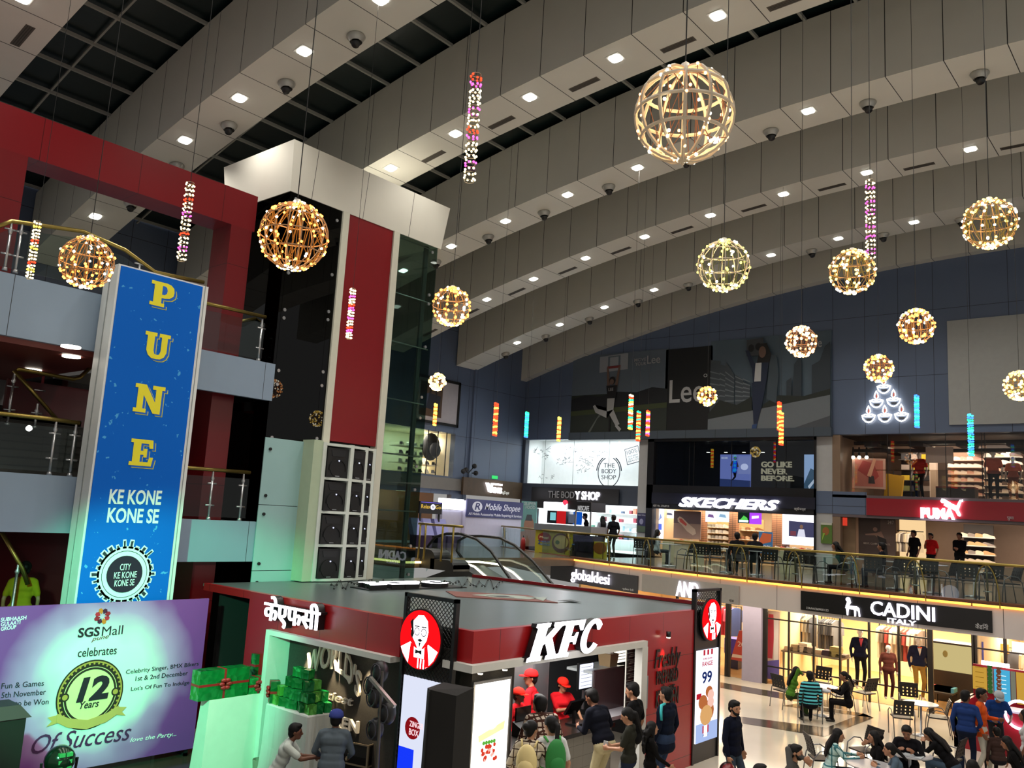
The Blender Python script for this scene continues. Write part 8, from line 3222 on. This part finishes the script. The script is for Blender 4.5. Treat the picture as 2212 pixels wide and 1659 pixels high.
def person(label, px, py, rz, top, bottom='1a1c24', X=None, floor=0.0, H=1.72, pose='stand', lean=0, lh=None, rh=None, head=(0, 0), hair='short', sleeve='long', skin=0, female=False,
           cap=None, beard=False, vox=.013, pel=None, feet=None, name='person', cat='person', mannequin=False, fat=1.0, hem=.88, shoe=None, short=False, side=0, extra=None, twist=0, Yp=None):
 sit = pose == 'sit'
 pel = Vector(pel or ((0, -.02, .52) if sit else (0, 0, .93)))
 Rl = Matrix.Rotation(math.radians(-lean), 3, 'X') @ Matrix.Rotation(math.radians(side), 3, 'Y') @ Matrix.Rotation(math.radians(twist), 3, 'Z')
 B = lambda x, y, z: pel + Rl @ Vector((x, y, z-.93))
 pr = []                                                          # (p0, p1, r0, r1, tag)
 A = lambda p0, p1, r0, r1, t: pr.append((Vector(p0), Vector(p1), r0*1.0, r1*1.0, t))
 w = .92 if female else 1.0
 f = fat
 A(B(-.085*w, 0, 1.30), B(.085*w, 0, 1.30), .115*w*f, .115*w*f, 1)
 A(B(-.07*w, .01, 1.17), B(.07*w, .01, 1.17), .108*w*f, .108*w*f, 1)
 A(B(-.06*w, 0, 1.06), B(.06*w, 0, 1.06), .108*w*f, .108*w*f, 1)
 if female:
  A(B(-.07, .07, 1.27), B(.07, .07, 1.27), .065, .065, 1)
 A(B(-.15*w, -.01, 1.405), B(.15*w, -.01, 1.405), .06, .06, 1)
 A(B(0, -.01, 1.40), B(0, 0, 1.44), .085, .06, 1)
 A(B(-.075, 0, hem+.07), B(.075, 0, hem+.07), .122*f, .122*f, 1)
 A(B(-.08, 0, .90), B(.08, 0, .90), .116*f, .116*f, 2)
 A(B(0, 0, 1.42), B(0, .015, 1.53), .055, .052, 0)
 hc = B(0, .025, 1.535)
 Rh = Rl @ Matrix.Rotation(math.radians(lean*.75), 3, 'X') @ Matrix.Rotation(math.radians(head[0]), 3, 'Z') @ Matrix.Rotation(math.radians(-head[1]), 3, 'X')
 Hd = lambda x, y, z: hc + Rh @ Vector((x, y, z))
 A(Hd(0, -.012, .085), Hd(0, .012, .075), .088, .084, 0)          # skull
 A(Hd(0, .03, .03), Hd(0, .05, -.005), .066, .048, 0)             # jaw
 A(Hd(0, .062, -.015), Hd(0, .07, -.018), .028, .024, 0)          # chin
 A(Hd(0, .09, .075), Hd(0, .112, .04), .01, .016, 0)              # nose
 for s in (-1, 1):
  A(Hd(s*.083, -.005, .07), Hd(s*.088, -.01, .04), .016, .012, 0)
 hands = []
 for s, tgt in ((-1, lh), (1, rh)):
  sh = B(s*.185*w, -.01, 1.39)
  T = Vector(tgt) if tgt else B(s*.25, .06, .88)
  el, wr = ik(sh, T, .285, .255, Vector((s*.55, -.75, -.35)))
  ra = .047*w*f
  if sleeve == 'long':
   A(sh, el, ra+.012, ra, 1)
   A(el, wr, ra, .034, 1)
  else:
   m_ = sh.lerp(el, .72)
   A(sh, m_, ra+.014, ra+.012, 1)
   A(m_, el, ra-.008, ra-.01, 0)
   A(el, wr, .037, .027, 0)
  d = (wr-el).normalized()
  inn = Vector((-s, .2, 0))
  n_ = (inn-d*inn.dot(d)).normalized()
  sd = d.cross(n_)
  A(wr, wr+d*.03, .027, .03, 0)
  pc = wr+d*.055
  A(pc-sd*.022, pc+sd*.022, .022, .022, 0)
  A(pc+d*.03-sd*.024, pc+d*.03+sd*.024, .018, .018, 0)
  for i, (o, L) in enumerate(((-.033, .034), (-.011, .042), (.011, .044), (.033, .036))):
   k0 = pc+d*.045+sd*o
   k1 = k0+(d*.93+n_*.3).normalized()*L
   k2 = k1+(d*.7+n_*.7).normalized()*L*.8
   A(k0, k1, .0105, .0095, 0)
   A(k1, k2, .0095, .008, 0)
  sg = 1 if sd.y > 0 else -1
  t0 = pc-d*.02+sd*sg*.03
  t1 = t0+(d*.6+sd*sg*.7+n_*.3).normalized()*.04
  A(t0, t1, .0125, .011, 0)
  A(t1, t1+(d*.85+n_*.4).normalized()*.032, .011, .009, 0)
  hands.append(wr+d*.06)
 ft = feet or (((-.11, .4, .08), (.11, .4, .08)) if sit else ((-.1, -.02, .08), (.1, .02, .08)))
 for s, T in ((-1, ft[0]), (1, ft[1])):
  hp = pel+Vector((s*.09, 0, -.03))
  kn, an = ik(hp, Vector(T), .43, .43, Vector((s*.1, 1, .25 if sit else 0)))
  A(hp, kn, .082*f, .06, 2)
  if short:
   m_ = kn.lerp(an, .45)
   A(kn, m_, .06, .065, 2)
   A(m_, an, .045, .034, 0)
  else:
   A(kn, an, .058, .047, 2)
  yv = Vector((s*.15, 1, 0)).normalized()
  A(an+Vector((0, 0, -.04))-yv*.04, an+Vector((0, 0, -.05))+yv*.13, .04, .03, 3)
 if extra:
  extra(A, B, hands)
 s_ = 1.0
 htop = (Hd(0, -.01, .085)).z+.105
 if X is not None:
  q = P(px, py, X=X)
  s_ = (q.z-floor)/htop
 else:
  s_ = H/1.72
  q = P(px, py, Y=Yp) if Yp else P(px, py, Z=floor+htop*s_)
 hx = Hd(0, 0, .1)
 R3 = Matrix.Rotation(rz, 3, 'Z')
 off = R3 @ (Vector((hx.x, hx.y, 0))*s_)
 base = Vector((q.x-off.x, q.y-off.y, floor))
 mb = MB()
 for p0, p1, r0, r1, t in pr:
  capsule(mb, p0, p1, r0, r1)
 me = remeshed(mb, vox, name)
 sk = M('mannequin_white', 'd8d0c8', .4) if mannequin else SKIN[skin]
 tm = top if not isinstance(top, str) else cloth(top)
 bm = bottom if not isinstance(bottom, str) else cloth(bottom)
 for m in (sk, tm, bm, shoe or (sk if mannequin else SHOE)):
  me.materials.append(m)
 nf = len(me.polygons)
 cen = np.empty(nf*3)
 me.polygons.foreach_get('center', cen)
 cen = cen.reshape(-1, 3)
 best = np.full(nf, 1e9)
 tagv = np.zeros(nf, dtype=np.int32)
 for p0, p1, r0, r1, t in pr:
  a, d = np.array(p0), np.array(p1-p0)
  L2 = max(d @ d, 1e-9)
  u = np.clip(((cen-a) @ d)/L2, 0, 1)
  dist = np.linalg.norm(cen-a-u[:, None]*d, axis=1)-(r0+(r1-r0)*u)
  k = dist < best
  best[k] = dist[k]
  tagv[k] = t
 me.polygons.foreach_set('material_index', tagv)
 me.polygons.foreach_set('use_smooth', [True]*nf)
 t = thing(name, label, cat, base)
 t.rotation_euler = (0, 0, rz)
 t.scale = (s_, s_, s_)
 o = bpy.data.objects.new('body', me)
 C.objects.link(o)
 o.parent = t

 def child(nm, mb_, mats, rem=None):
  if rem:
   m2 = remeshed(mb_, rem, nm, 2)
   m2.materials.append(mats)
   m2.polygons.foreach_set('use_smooth', [True]*len(m2.polygons))
  else:
   m2 = bpy.data.meshes.new(nm)
   m2.from_pydata(mb_.v, [], mb_.f)
   for q_ in (mats if isinstance(mats, list) else [mats]):
    m2.materials.append(q_)
   m2.polygons.foreach_set('material_index', mb_.m)
   m2.polygons.foreach_set('use_smooth', [True]*len(m2.polygons))
  c = bpy.data.objects.new(nm, m2)
  C.objects.link(c)
  c.parent = t
  return c

 if hair:
  hb = MB()
  hb.ell(Hd(0, -.024, .1), (.097, .103, .098), 14, 10, 0, Rh)
  hb.ell(Hd(0, -.055, .045), (.085, .062, .085), 12, 8, 0, Rh)
  if hair in ('short',):
   hb.ell(Hd(0, .02, .16), (.075, .07, .035), 10, 6, 0, Rh)
  if hair in ('long', 'curly'):
   for x in (-.06, -.02, .02, .06):
    capsule(hb, Hd(x, -.06, .08), B(x*1.3, -.12, 1.36), .05, .045)
    capsule(hb, B(x*1.3, -.12, 1.36), B(x*1.4, -.13, 1.16), .045, .02)
   for sx in (-1, 1):
    capsule(hb, Hd(sx*.075, -.01, .08), Hd(sx*.085, -.02, -.08), .035, .03)
   if hair == 'curly':
    rn_ = random.Random(3)
    for i in range(16):
     hb.ell(B(rn_.uniform(-.13, .13), -.1+rn_.uniform(-.05, .04), 1.42+rn_.uniform(-.14, .12)), .05, 8, 6)
  if hair == 'tail':
   capsule(hb, Hd(0, -.09, .1), Hd(0, -.15, .05), .035, .04)
   capsule(hb, Hd(0, -.15, .05), B(0, -.2, 1.34), .04, .022)
  if hair == 'bun':
   hb.ell(Hd(0, -.13, .1), .055, 10, 8)
  child('hair', hb, HAIR, .012)
 if not mannequin:
  fb = MB()
  for s in (-1, 1):
   fb.ell(Hd(s*.034, .083, .07), (.014, .008, .007), 8, 6, 0, Rh)
   fb.ell(Hd(s*.034, .084, .09), (.022, .007, .005), 8, 5, 2, Rh)
  fb.ell(Hd(0, .092, .008), (.024, .008, .008), 8, 5, 1, Rh)
  child('face_features', fb, [m_eye, m_lip, m_brow])
 if beard:
  bb = MB()
  bb.ell(Hd(0, .055, -.012), (.058, .05, .036), 12, 8, 0, Rh)
  for s in (-1, 1):
   capsule(bb, Hd(s*.068, .01, .05), Hd(s*.05, .045, .0), .017, .022)
  child('beard', bb, HAIR, .009)
 if cap:
  cb = MB()
  vs = [(r_*math.cos(a_), r_*math.sin(a_)*1.08-.01, z_) for r_, z_ in ((.112, .095), (.112, .125), (.1, .165), (.07, .195), (.03, .21), (.002, .213)) for a_ in [2*PI*i/16 for i in range(16)]]
  cb.add([Hd(*v) for v in vs], [(j*16+i, j*16+(i+1) % 16, (j+1)*16+(i+1) % 16, (j+1)*16+i) for j in range(5) for i in range(16)] + [tuple(range(15, -1, -1))])
  vz = [(-.09, .06), (-.085, .13), (-.045, .185), (0, .2), (.045, .185), (.085, .13), (.09, .06)]
  cb.add([Hd(x, y, .102) for x, y in vz]+[Hd(x, y, .092) for x, y in vz], [tuple(range(7)), tuple(range(13, 6, -1))]+[(i, i+7, (i+1) % 7+7, (i+1) % 7) for i in range(7)])
  child('cap', cb, cloth(cap))
 t['_k'] = 0
 del t['_k']
 PEOPLE.append(t)
 t_info = dict(base=base, s=s_, R=R3, B=B, hands=hands, Hd=Hd, t=t, child=child)
 return t_info


def wp(inf, v):
 return inf['base'] + inf['R'] @ (Vector(v)*inf['s'])


def backpack(inf, col, lab, w=.15, h=.22, z=1.2, strap=None):
 mb = MB()
 Bf = inf['B']
 mb.ell(Bf(0, -.2, z), (w, .09, h), 14, 10)
 mb.ell(Bf(0, -.25, z-.07), (w*.75, .07, h*.5), 12, 8)
 vs = [wp(inf, v) for v in mb.v]
 b = thing('backpack', lab, 'bag', wp(inf, Bf(0, -.2, z-h)))
 m2 = MB()
 m2.add(vs, mb.f)
 m2.build('bag_body', M('bag_'+col, col, .7), b, True)
 m3 = MB()
 for s in (-1, 1):
  pts = [wp(inf, v) for v in (Bf(s*.09, -.13, z+h*.8), Bf(s*.11, -.06, 1.47), Bf(s*.12, .1, 1.42), Bf(s*.12, .13, 1.28), Bf(s*.15, .02, 1.08), Bf(s*.1, -.16, 1.05))]
  m3.tube(pts, .016, 6)
 m3.build('strap', M('strap_'+(strap or col), strap or col, .7), b, True)
 return b


AW = .7                                                              # facing away from us
d_ = math.radians
# --- round the kiosk
person('person in a blue cap and grey shirt with their back to us before the kiosk', 728, 1534, .75, '566068', '2a2c30', H=1.7, lh=(-.22, .3, 1.0), rh=(.22, .3, 1.0), cap='3a4488', lean=8, fat=1.08, skin=1)
person('person in a white polo shirt crouching beside the clothed table', 641, 1562, -.75, 'b9c0b8', '4a4c50', H=1.68, pose='sit', pel=(0, -.05, .72), feet=((-.12, .25, .08), (.14, .3, .08)), lean=22, rh=(.12, .58, 1.0), lh=(-.1, .5, .95), sleeve='short', skin=1, fat=1.05)
person('tall kiosk worker in a red shirt and red cap turned towards the fryers', 1147, 1447, 1.9, 'c01820', '1a1a1c', X=-10.1, cap='c81c1c', head=(35, 0), sleeve='short', skin=2)
person('kiosk cashier in a red shirt and cap raising one arm', 1217, 1465, -2.2, 'c01820', '1a1a1c', X=-9.95, cap='d02418', head=(20, 12), rh=(-.05, .3, 1.22), lh=(-.3, .35, 1.05), sleeve='short', skin=2, female=True, hair='bun')
person('short kiosk worker in red half hidden by the corner pier', 1122, 1487, -1.4, 'c01820', '1a1a1c', X=-9.95, cap='d02418', sleeve='short', lh=(-.2, .4, 1.0), female=True, skin=1)
plaid = cloth('b8a898', 'plaid', '3c241c', 14)
person('person in a brown checked shirt bending over the kiosk counter', 1166, 1500, 1.1, plaid, '20222a', X=-8.72, lean=38, lh=(-.15, .55, 1.02), rh=(.2, .55, 1.02), head=(10, -15), fat=1.02)
i1 = person('person in a cream checked shirt with a cream backpack at the counter', 1150, 1556, .5, cloth('c8bca8', 'fine', '3a2a24', 9), '2a2c34', X=-8.05, lean=6, head=(-35, 8), rh=(.28, .3, 1.05), lh=(-.2, .2, 1.0), female=True, hair='bun', skin=2)
backpack(i1, 'd8c48a', 'cream backpack worn by the person in the cream checked shirt', .15, .24, 1.2)
i1 = person('person in a white shirt with a green backpack and tied black hair', 1189, 1546, 1.0, 'c8c8c8', '2a2c38', X=-7.9, lean=4, head=(25, 10), lh=(-.2, .32, 1.02), sleeve='short', female=True, hair='tail', skin=2)
backpack(i1, '1f7a34', 'green backpack on the person in the white shirt', .15, .27, 1.2, '3a9a40')
person('person in a navy shirt and cream trousers leaning on the kiosk counter', 1277, 1487, 1.5, '12141e', 'c0b48e', X=-8.62, lean=22, lh=(-.1, .42, 1.08), rh=(.3, .4, 1.05), head=(5, 18), fat=1.08, hem=.92)
person('person in a black t-shirt and pale cropped trousers facing the counter', 1365, 1473, 1.75, '0a0a0c', '8c8c8a', X=-8.25, sleeve='short', head=(10, 14), short=True, skin=2, hem=.84)
i1 = person('person in a dark tee and jeans holding a phone at the end of the queue', 1353, 1528, 1.9, '26261f', '1c2438', X=-7.75, sleeve='short', lh=(-.1, .3, 1.08), rh=(.1, .3, 1.08), head=(0, 25), female=True, hair='tail', skin=2)
p = wp(i1, (i1['hands'][0]+i1['hands'][1])/2+Vector((0, .03, .03)))
mb = MB()
mb.box(p.x-.04, p.x+.04, p.y-.01, p.y+.01, p.z-.06, p.z+.06)
tag(mb.build('phone', M('phone_white', 'b8b8b8', .3)), 'white phone held by the person in dark tee and jeans', 'phone')
i1 = person('person in a black jacket with wavy hair walking past the red wall', 1410, 1558, -.9, '0d0c0c', '4a5260', X=-7.5, head=(15, 0), hair='curly', female=True, rh=(.16, .32, 1.0), lh=(-.2, .1, .9), feet=((-.1, .2, .1), (.1, -.2, .08)), skin=2)
p = wp(i1, i1['hands'][1])
t = thing('shopping_bag', 'white paper bag with a red panel carried past the red wall', 'bag', (p.x, p.y, p.z-.36))
mb = MB()
mb.box(p.x-.13, p.x+.13, p.y-.06, p.y+.06, p.z-.36, p.z-.04)
mb.build('bag_body', M('bag_white', 'c8c8c4', .6), t)
mb = MB()
mb.box(p.x+.02, p.x+.11, p.y-.064, p.y-.06, p.z-.32, p.z-.09)
mb.build('bag_print', M('bag_red', 'a02828', .5), t)
i1 = person('person in a long navy top with a turquoise shoulder stripe by the red wall', 1438, 1483, 1.5, '0e1626', '2a3850', X=-7.95, head=(8, 0), hem=.72, skin=2, fat=1.06)
mb = MB()
Bf = i1['B']
mb.tube([Bf(-.1, -.04, 1.475), Bf(-.19, -.03, 1.455), Bf(-.245, -.06, 1.36), Bf(-.27, -.09, 1.24)], [.02, .026, .024, .02], 6)
i1['child']('shoulder_stripe', mb, M('stripe_teal', '2cb0b4', .6))
i1 = person('bearded person in a dark navy shirt walking with a helmet', 1588, 1513, -1.6, '0c1020', '35414e', H=1.76, head=(-18, 8), beard=True, hem=.84, rh=(.3, .08, .88), lh=(-.34, .02, .86), feet=((-.1, .12, .08), (.12, -.12, .1)), fat=1.1, vox=.012, skin=2)
p = wp(i1, i1['hands'][1]+Vector((.06, .0, -.16)))
t = thing('helmet', 'black and red motorcycle helmet carried by the bearded person', 'helmet', p-Vector((0, 0, .14)))
mb = MB()
mb.ell(p, (.13, .16, .14), 16, 10)
mb.build('shell', M('helmet_black', '0c0a0a', .3), t, True)
mb = MB()
mb.ell(p+Vector((.03, -.03, .03)), (.11, .14, .1), 14, 8)
mb.build('visor', M('helmet_red', '6a1018', .25), t, True)
# --- seated by the shop glass
person('person in a green top seated by the menswear glass', 1722, 1440, -1.0, '4c7a28', '2a3a1c', H=1.62, pose='sit', lean=14, rh=(.05, .28, 1.12), head=(-15, 5), female=True, hair='long', skin=0)
person('person in a blue and black striped shirt seated with their back to us', 1749, 1449, .62, cloth('10181c', 'stripe', '58b8c0', 12), '16161a', H=1.68, pose='sit', lean=6, skin=1)
person('person in black with a ponytail seated before the left mannequin', 1822, 1450, 2.0, '100e10', '141214', H=1.66, pose='sit', lean=8, lh=(-.12, .4, .8), rh=(.1, .4, .78), head=(10, 5), female=True, hair='tail', skin=0)
# --- group at the bottom
person('bearded person in a grey shirt with hands at their mouth at the bottom edge', 1721, 1608, -1.35, '4a4846', '22242a', H=1.72, pose='sit', lean=8, rh=(.02, .2, 1.12), lh=(-.04, .2, 1.1), beard=True, vox=.012, skin=2, head=(-5, 4))
person('dark haired person barely showing at the bottom edge', 1644, 1650, -.8, '2a2a2c', '20242c', H=1.7, pose='sit', skin=1)
person('person with long black hair in a pale mint top reaching across a table', 1812, 1574, -1.1, cloth('a8c4c0', 'fine', '3a6a70', 5), '20242c', H=1.62, pose='sit', lean=14, rh=(.12, .5, .82), lh=(-.12, .5, .82), female=True, hair='long', vox=.012, skin=2, head=(-10, 4))
person('person in black with a hand to their face opposite the mint top', 1886, 1578, 2.2, '0f0d0e', '16161c', H=1.6, pose='sit', lean=12, rh=(.03, .2, 1.08), lh=(-.1, .35, .8), female=True, hair='long', skin=2)
person('person in a denim jacket leaning over the table at the bottom', 1920, 1604, 1.9, '4a5a68', '26303c', H=1.62, pose='sit', lean=26, lh=(-.15, .48, .8), rh=(.1, .48, .8), female=True, hair='tail', skin=2)
person('person in a dark hooded top seated behind a paper cup', 1958, 1567, 3.3, '131216', '181a20', H=1.7, pose='sit', lean=16, rh=(.14, .36, .84), lh=(-.14, .36, .84), head=(0, 22), skin=0)
person('person in black with falling hair slumped towards the table', 2004, 1572, 1.5, '0b0b0d', '3a4a5a', H=1.66, pose='sit', lean=40, lh=(-.1, .5, .86), rh=(.1, .42, .9), female=True, hair='long', head=(15, 25), skin=2)
person('person in a blue shirt standing at the juice stall', 2086, 1491, .1, '20366a', '141c30', H=1.7, rh=(.2, .12, .95), head=(-30, 0), skin=1, short=False, sleeve='long')
person('person in an orange shirt and white trousers at the juice stall', 2121, 1487, -1.5, 'c8501c', 'b8b4a8', H=1.74, lh=(-.1, .3, 1.15), rh=(.26, .06, .9), head=(-5, 5), sleeve='long', hem=.8, skin=1, feet=((-.12, .1, .08), (.12, -.1, .08)))
person('stall worker in a blue shirt and pale cap bending behind the red counter', 2158, 1494, 3.6, '16346e', '1a1a1c', H=1.6, floor=0, lean=30, cap='9aa0a4', sleeve='short', head=(0, 20), skin=1, lh=(-.2, .45, 1.0), rh=(.2, .45, 1.0))
person('person in a white top with black hair cut off by the right edge', 2213, 1532, 1.6, 'b8b8b8', '20242c', H=1.62, female=True, hair='long', sleeve='short', skin=1)
person('person in black seated under the red stall counter', 2172, 1590, 1.8, '0c0b0c', '141418', H=1.6, pose='sit', lean=20, female=True, hair='long', head=(0, 15), skin=0)
person('small seated person with brown hair before the red stall', 2152, 1570, .6, '3a2a26', '1a1a1e', H=1.35, pose='sit', skin=2, lean=5)
person('person in dark clothes low down at the bottom right corner', 2100, 1640, .4, '1c1614', '16161a', H=1.6, pose='sit', female=True, hair='long', skin=1)
# tables, chairs and cups of that group
for px_, py_, lab in ((1880, 1652, 'cafe table in the middle of the seated group at the bottom edge'), (1965, 1628, 'cafe table with paper cup and tray at the bottom right')):
 p = P(px_, py_, Z=.75)
 ctable(p.x, p.y, 0, lab, TG)
p = P(1958, 1622, Z=.755)
t = thing('paper_cup', 'white paper cup on the table before the dark hooded person', 'cup', p)
mb = MB()
mb.lathe([(.001, 0), (.03, 0), (.042, .11), (.036, .11), (.026, .01)], p, 14)
mb.build('cup_body', M('cup_white', 'cfd0d2', .5), t, True)
p = P(1972, 1634, Z=.755)
mb = MB()
mb.box(p.x-.17, p.x+.17, p.y-.12, p.y+.12, .757, .77)
tag(mb.build('paper_sheet', M('paper_grey', 'b0b4b8', .6)), 'pale folded papers on the bottom right cafe table', 'papers')
p = P(1782, 1496, Z=.755)
mb = MB()
mb.ell((p.x, p.y, .80), (.16, .11, .05), 12, 6)
tag(mb.build('white_bag', M('bag_crumpled', 'b0b0b4', .6)), 'crumpled white bag on the table between the three seated people', 'bag')
for px_, py_, rz, lab in ((1775, 1690, -.9, 'brown backed cafe chair between the bearded person and the mint top'), (1868, 1670, 2.6, 'brown cafe chair behind the person with a hand to their face'), (2050, 1690, 1.5, 'dark cafe chair under the slumped person in black'), (1935, 1700, 1.2, 'cafe chair with its black back to us beside the denim jacket')):
 p = P(px_, py_, Z=0)
 chair(p.x, p.y, 0, rz, lab, GG)
# --- first floor
person('person in black serving behind the coffee counter', 1263, 1116, 2.2, '0d0d0e', '16161a', Yp=28.0, floor=F1, H=1.68, lean=12, vox=.022, skin=2)
person('person with black hair in a white top standing by the cosmetics window', 1301, 1127, 1.0, 'b8bac4', '20222c', Yp=28.8, floor=F1, H=1.6, female=True, hair='long', vox=.022)
person('person in a black t-shirt standing before the cosmetics store', 1325, 1121, 1.1, '0e0e12', '35362f', Yp=28.6, floor=F1, H=1.66, sleeve='short', vox=.022, skin=1, head=(20, 0))
FQ = lambda px: F1
person('person in a white top seated near the shoe sole poster', 1421, 1157, -.8, '9aa4a8', '30363a', Yp=27.0, floor=F1, H=1.6, pose='sit', female=True, hair='long', vox=.022)
person('person in dark clothes seated left of the blue discount board', 1592, 1160, .7, '121214', '101012', Yp=25.7, floor=F1, H=1.7, pose='sit', vox=.022)
person('person in dark clothes seated in front of the blue discount board', 1631, 1166, .4, '15151a', '0e0e10', Yp=25.9, floor=F1, H=1.7, pose='sit', vox=.022, skin=1)
person('person in black leaning on a food court table by the grey pillar', 1804, 1184, 2.0, '0d0d10', '16161a', Yp=25.2, floor=F1, H=1.64, pose='sit', lean=22, vox=.022, female=True, hair='long')
person('person in dark clothes seated before the brown window poster', 1904, 1192, 1.6, '10131c', '1c2434', Yp=24.9, floor=F1, H=1.66, pose='sit', lean=-6, vox=.022)
person('shop assistant in a black top standing left in the lower sports store', 1973, 1157, 2.6, '131314', '1a1a1c', Yp=34.2, floor=F1, H=1.72, vox=.022, sleeve='short')
person('shop assistant in a red top in the lower sports store', 2010, 1163, 2.8, 'b81c1c', '16161a', Yp=34.4, floor=F1, H=1.66, vox=.022, sleeve='short', rh=(.05, .25, 1.3))
person('shop assistant in black with folded arms in the lower sports store', 2072, 1163, 3.0, '0e0e10', '141416', Yp=34.2, floor=F1, H=1.72, vox=.022, lh=(-.02, .2, 1.15), rh=(.05, .22, 1.12))
person('person peering over a display inside the black fronted shoe store', 1697, 1168, 2.5, '6a5048', '20222a', Yp=34.0, floor=F1, H=1.5, vox=.022, female=True, hair='long')
# --- stairs on the left
person('person in yellow with orange trousers on the stair landing at the left edge', 57, 1212, 1.2, '80680e', '90501a', X=-17.0, floor=1.52, H=1.66, hair='bun', female=True, sleeve='short', skin=0, vox=.018)
# --- mannequins
tie = lambda A, B, h: A(B(0, .1, 1.36), B(0, .115, 1.2), .03, .012, 0)


def mann(label, px, py, rz, top, bottom, floor, H, **k):
 return person(label, px, py, rz, top, bottom, floor=floor, H=H, hair=None, mannequin=True, name='mannequin', cat='mannequin', vox=k.pop('vox', .018), **k)


def stand_for(inf, lab):
 b = inf['base']


vee = M('vest_pink', 'c03a50', .7)
for inf, c1_, c2_ in ((mann('white mannequin in a navy blazer and black trousers in the menswear window', 1858, 1357, -2.6, '161a30', '0e0e12', .1, 1.8), 'c04058', 'd02838'), (mann('white mannequin in a navy blazer and tan trousers beside the open doorway', 1984, 1374, -2.6, '1c2138', '9a7838', .1, 1.8), 'd8d0c8', 'd85828')):
 mb = MB()
 Bf = inf['B']
 mb.add([Bf(-.055, .118, 1.42), Bf(.055, .118, 1.42), Bf(0, .135, 1.2), Bf(-.055, .09, 1.42), Bf(.055, .09, 1.42), Bf(0, .1, 1.2)], [(0, 2, 1), (3, 4, 5), (0, 1, 4, 3), (1, 2, 5, 4), (2, 0, 3, 5)])
 inf['child']('shirt_front', mb, M('shirt_'+c1_, c1_, .7))
 mb = MB()
 mb.ell(Bf(-.03, .135, 1.425), (.03, .012, .02), 8, 6)
 mb.ell(Bf(.03, .135, 1.425), (.03, .012, .02), 8, 6)
 inf['child']('bow_tie', mb, M('tie_'+c2_, c2_, .6))
for px_, lab in ((1858, 'round base of the black trousered mannequin in the menswear window'), (1984, 'round base of the tan trousered mannequin at the doorway')):
 pass
mann('headless style mannequin in a rust shirt and grey vest between the two blazers', 1919, 1392, -2.6, '6a3a30', '4a2420', .35, 1.45)
mann('dark headed mannequin in a red shirt in the upper sports store', 1985, 988, 3.0, 'a02c20', '0e0e10', z2, 1.78, sleeve='short', skin=1, Yp=34.6)
mann('mannequin in a salmon vest and black shorts in the upper sports store', 2145, 990, 3.3, 'b06050', '101012', z2, 1.8, sleeve='short', Yp=34.4)
mann('low mannequin in a salmon tee at the right of the upper sports store', 2188, 1012, 3.1, 'c06c58', '8a5040', z2, 1.6, sleeve='short', Yp=34.5)
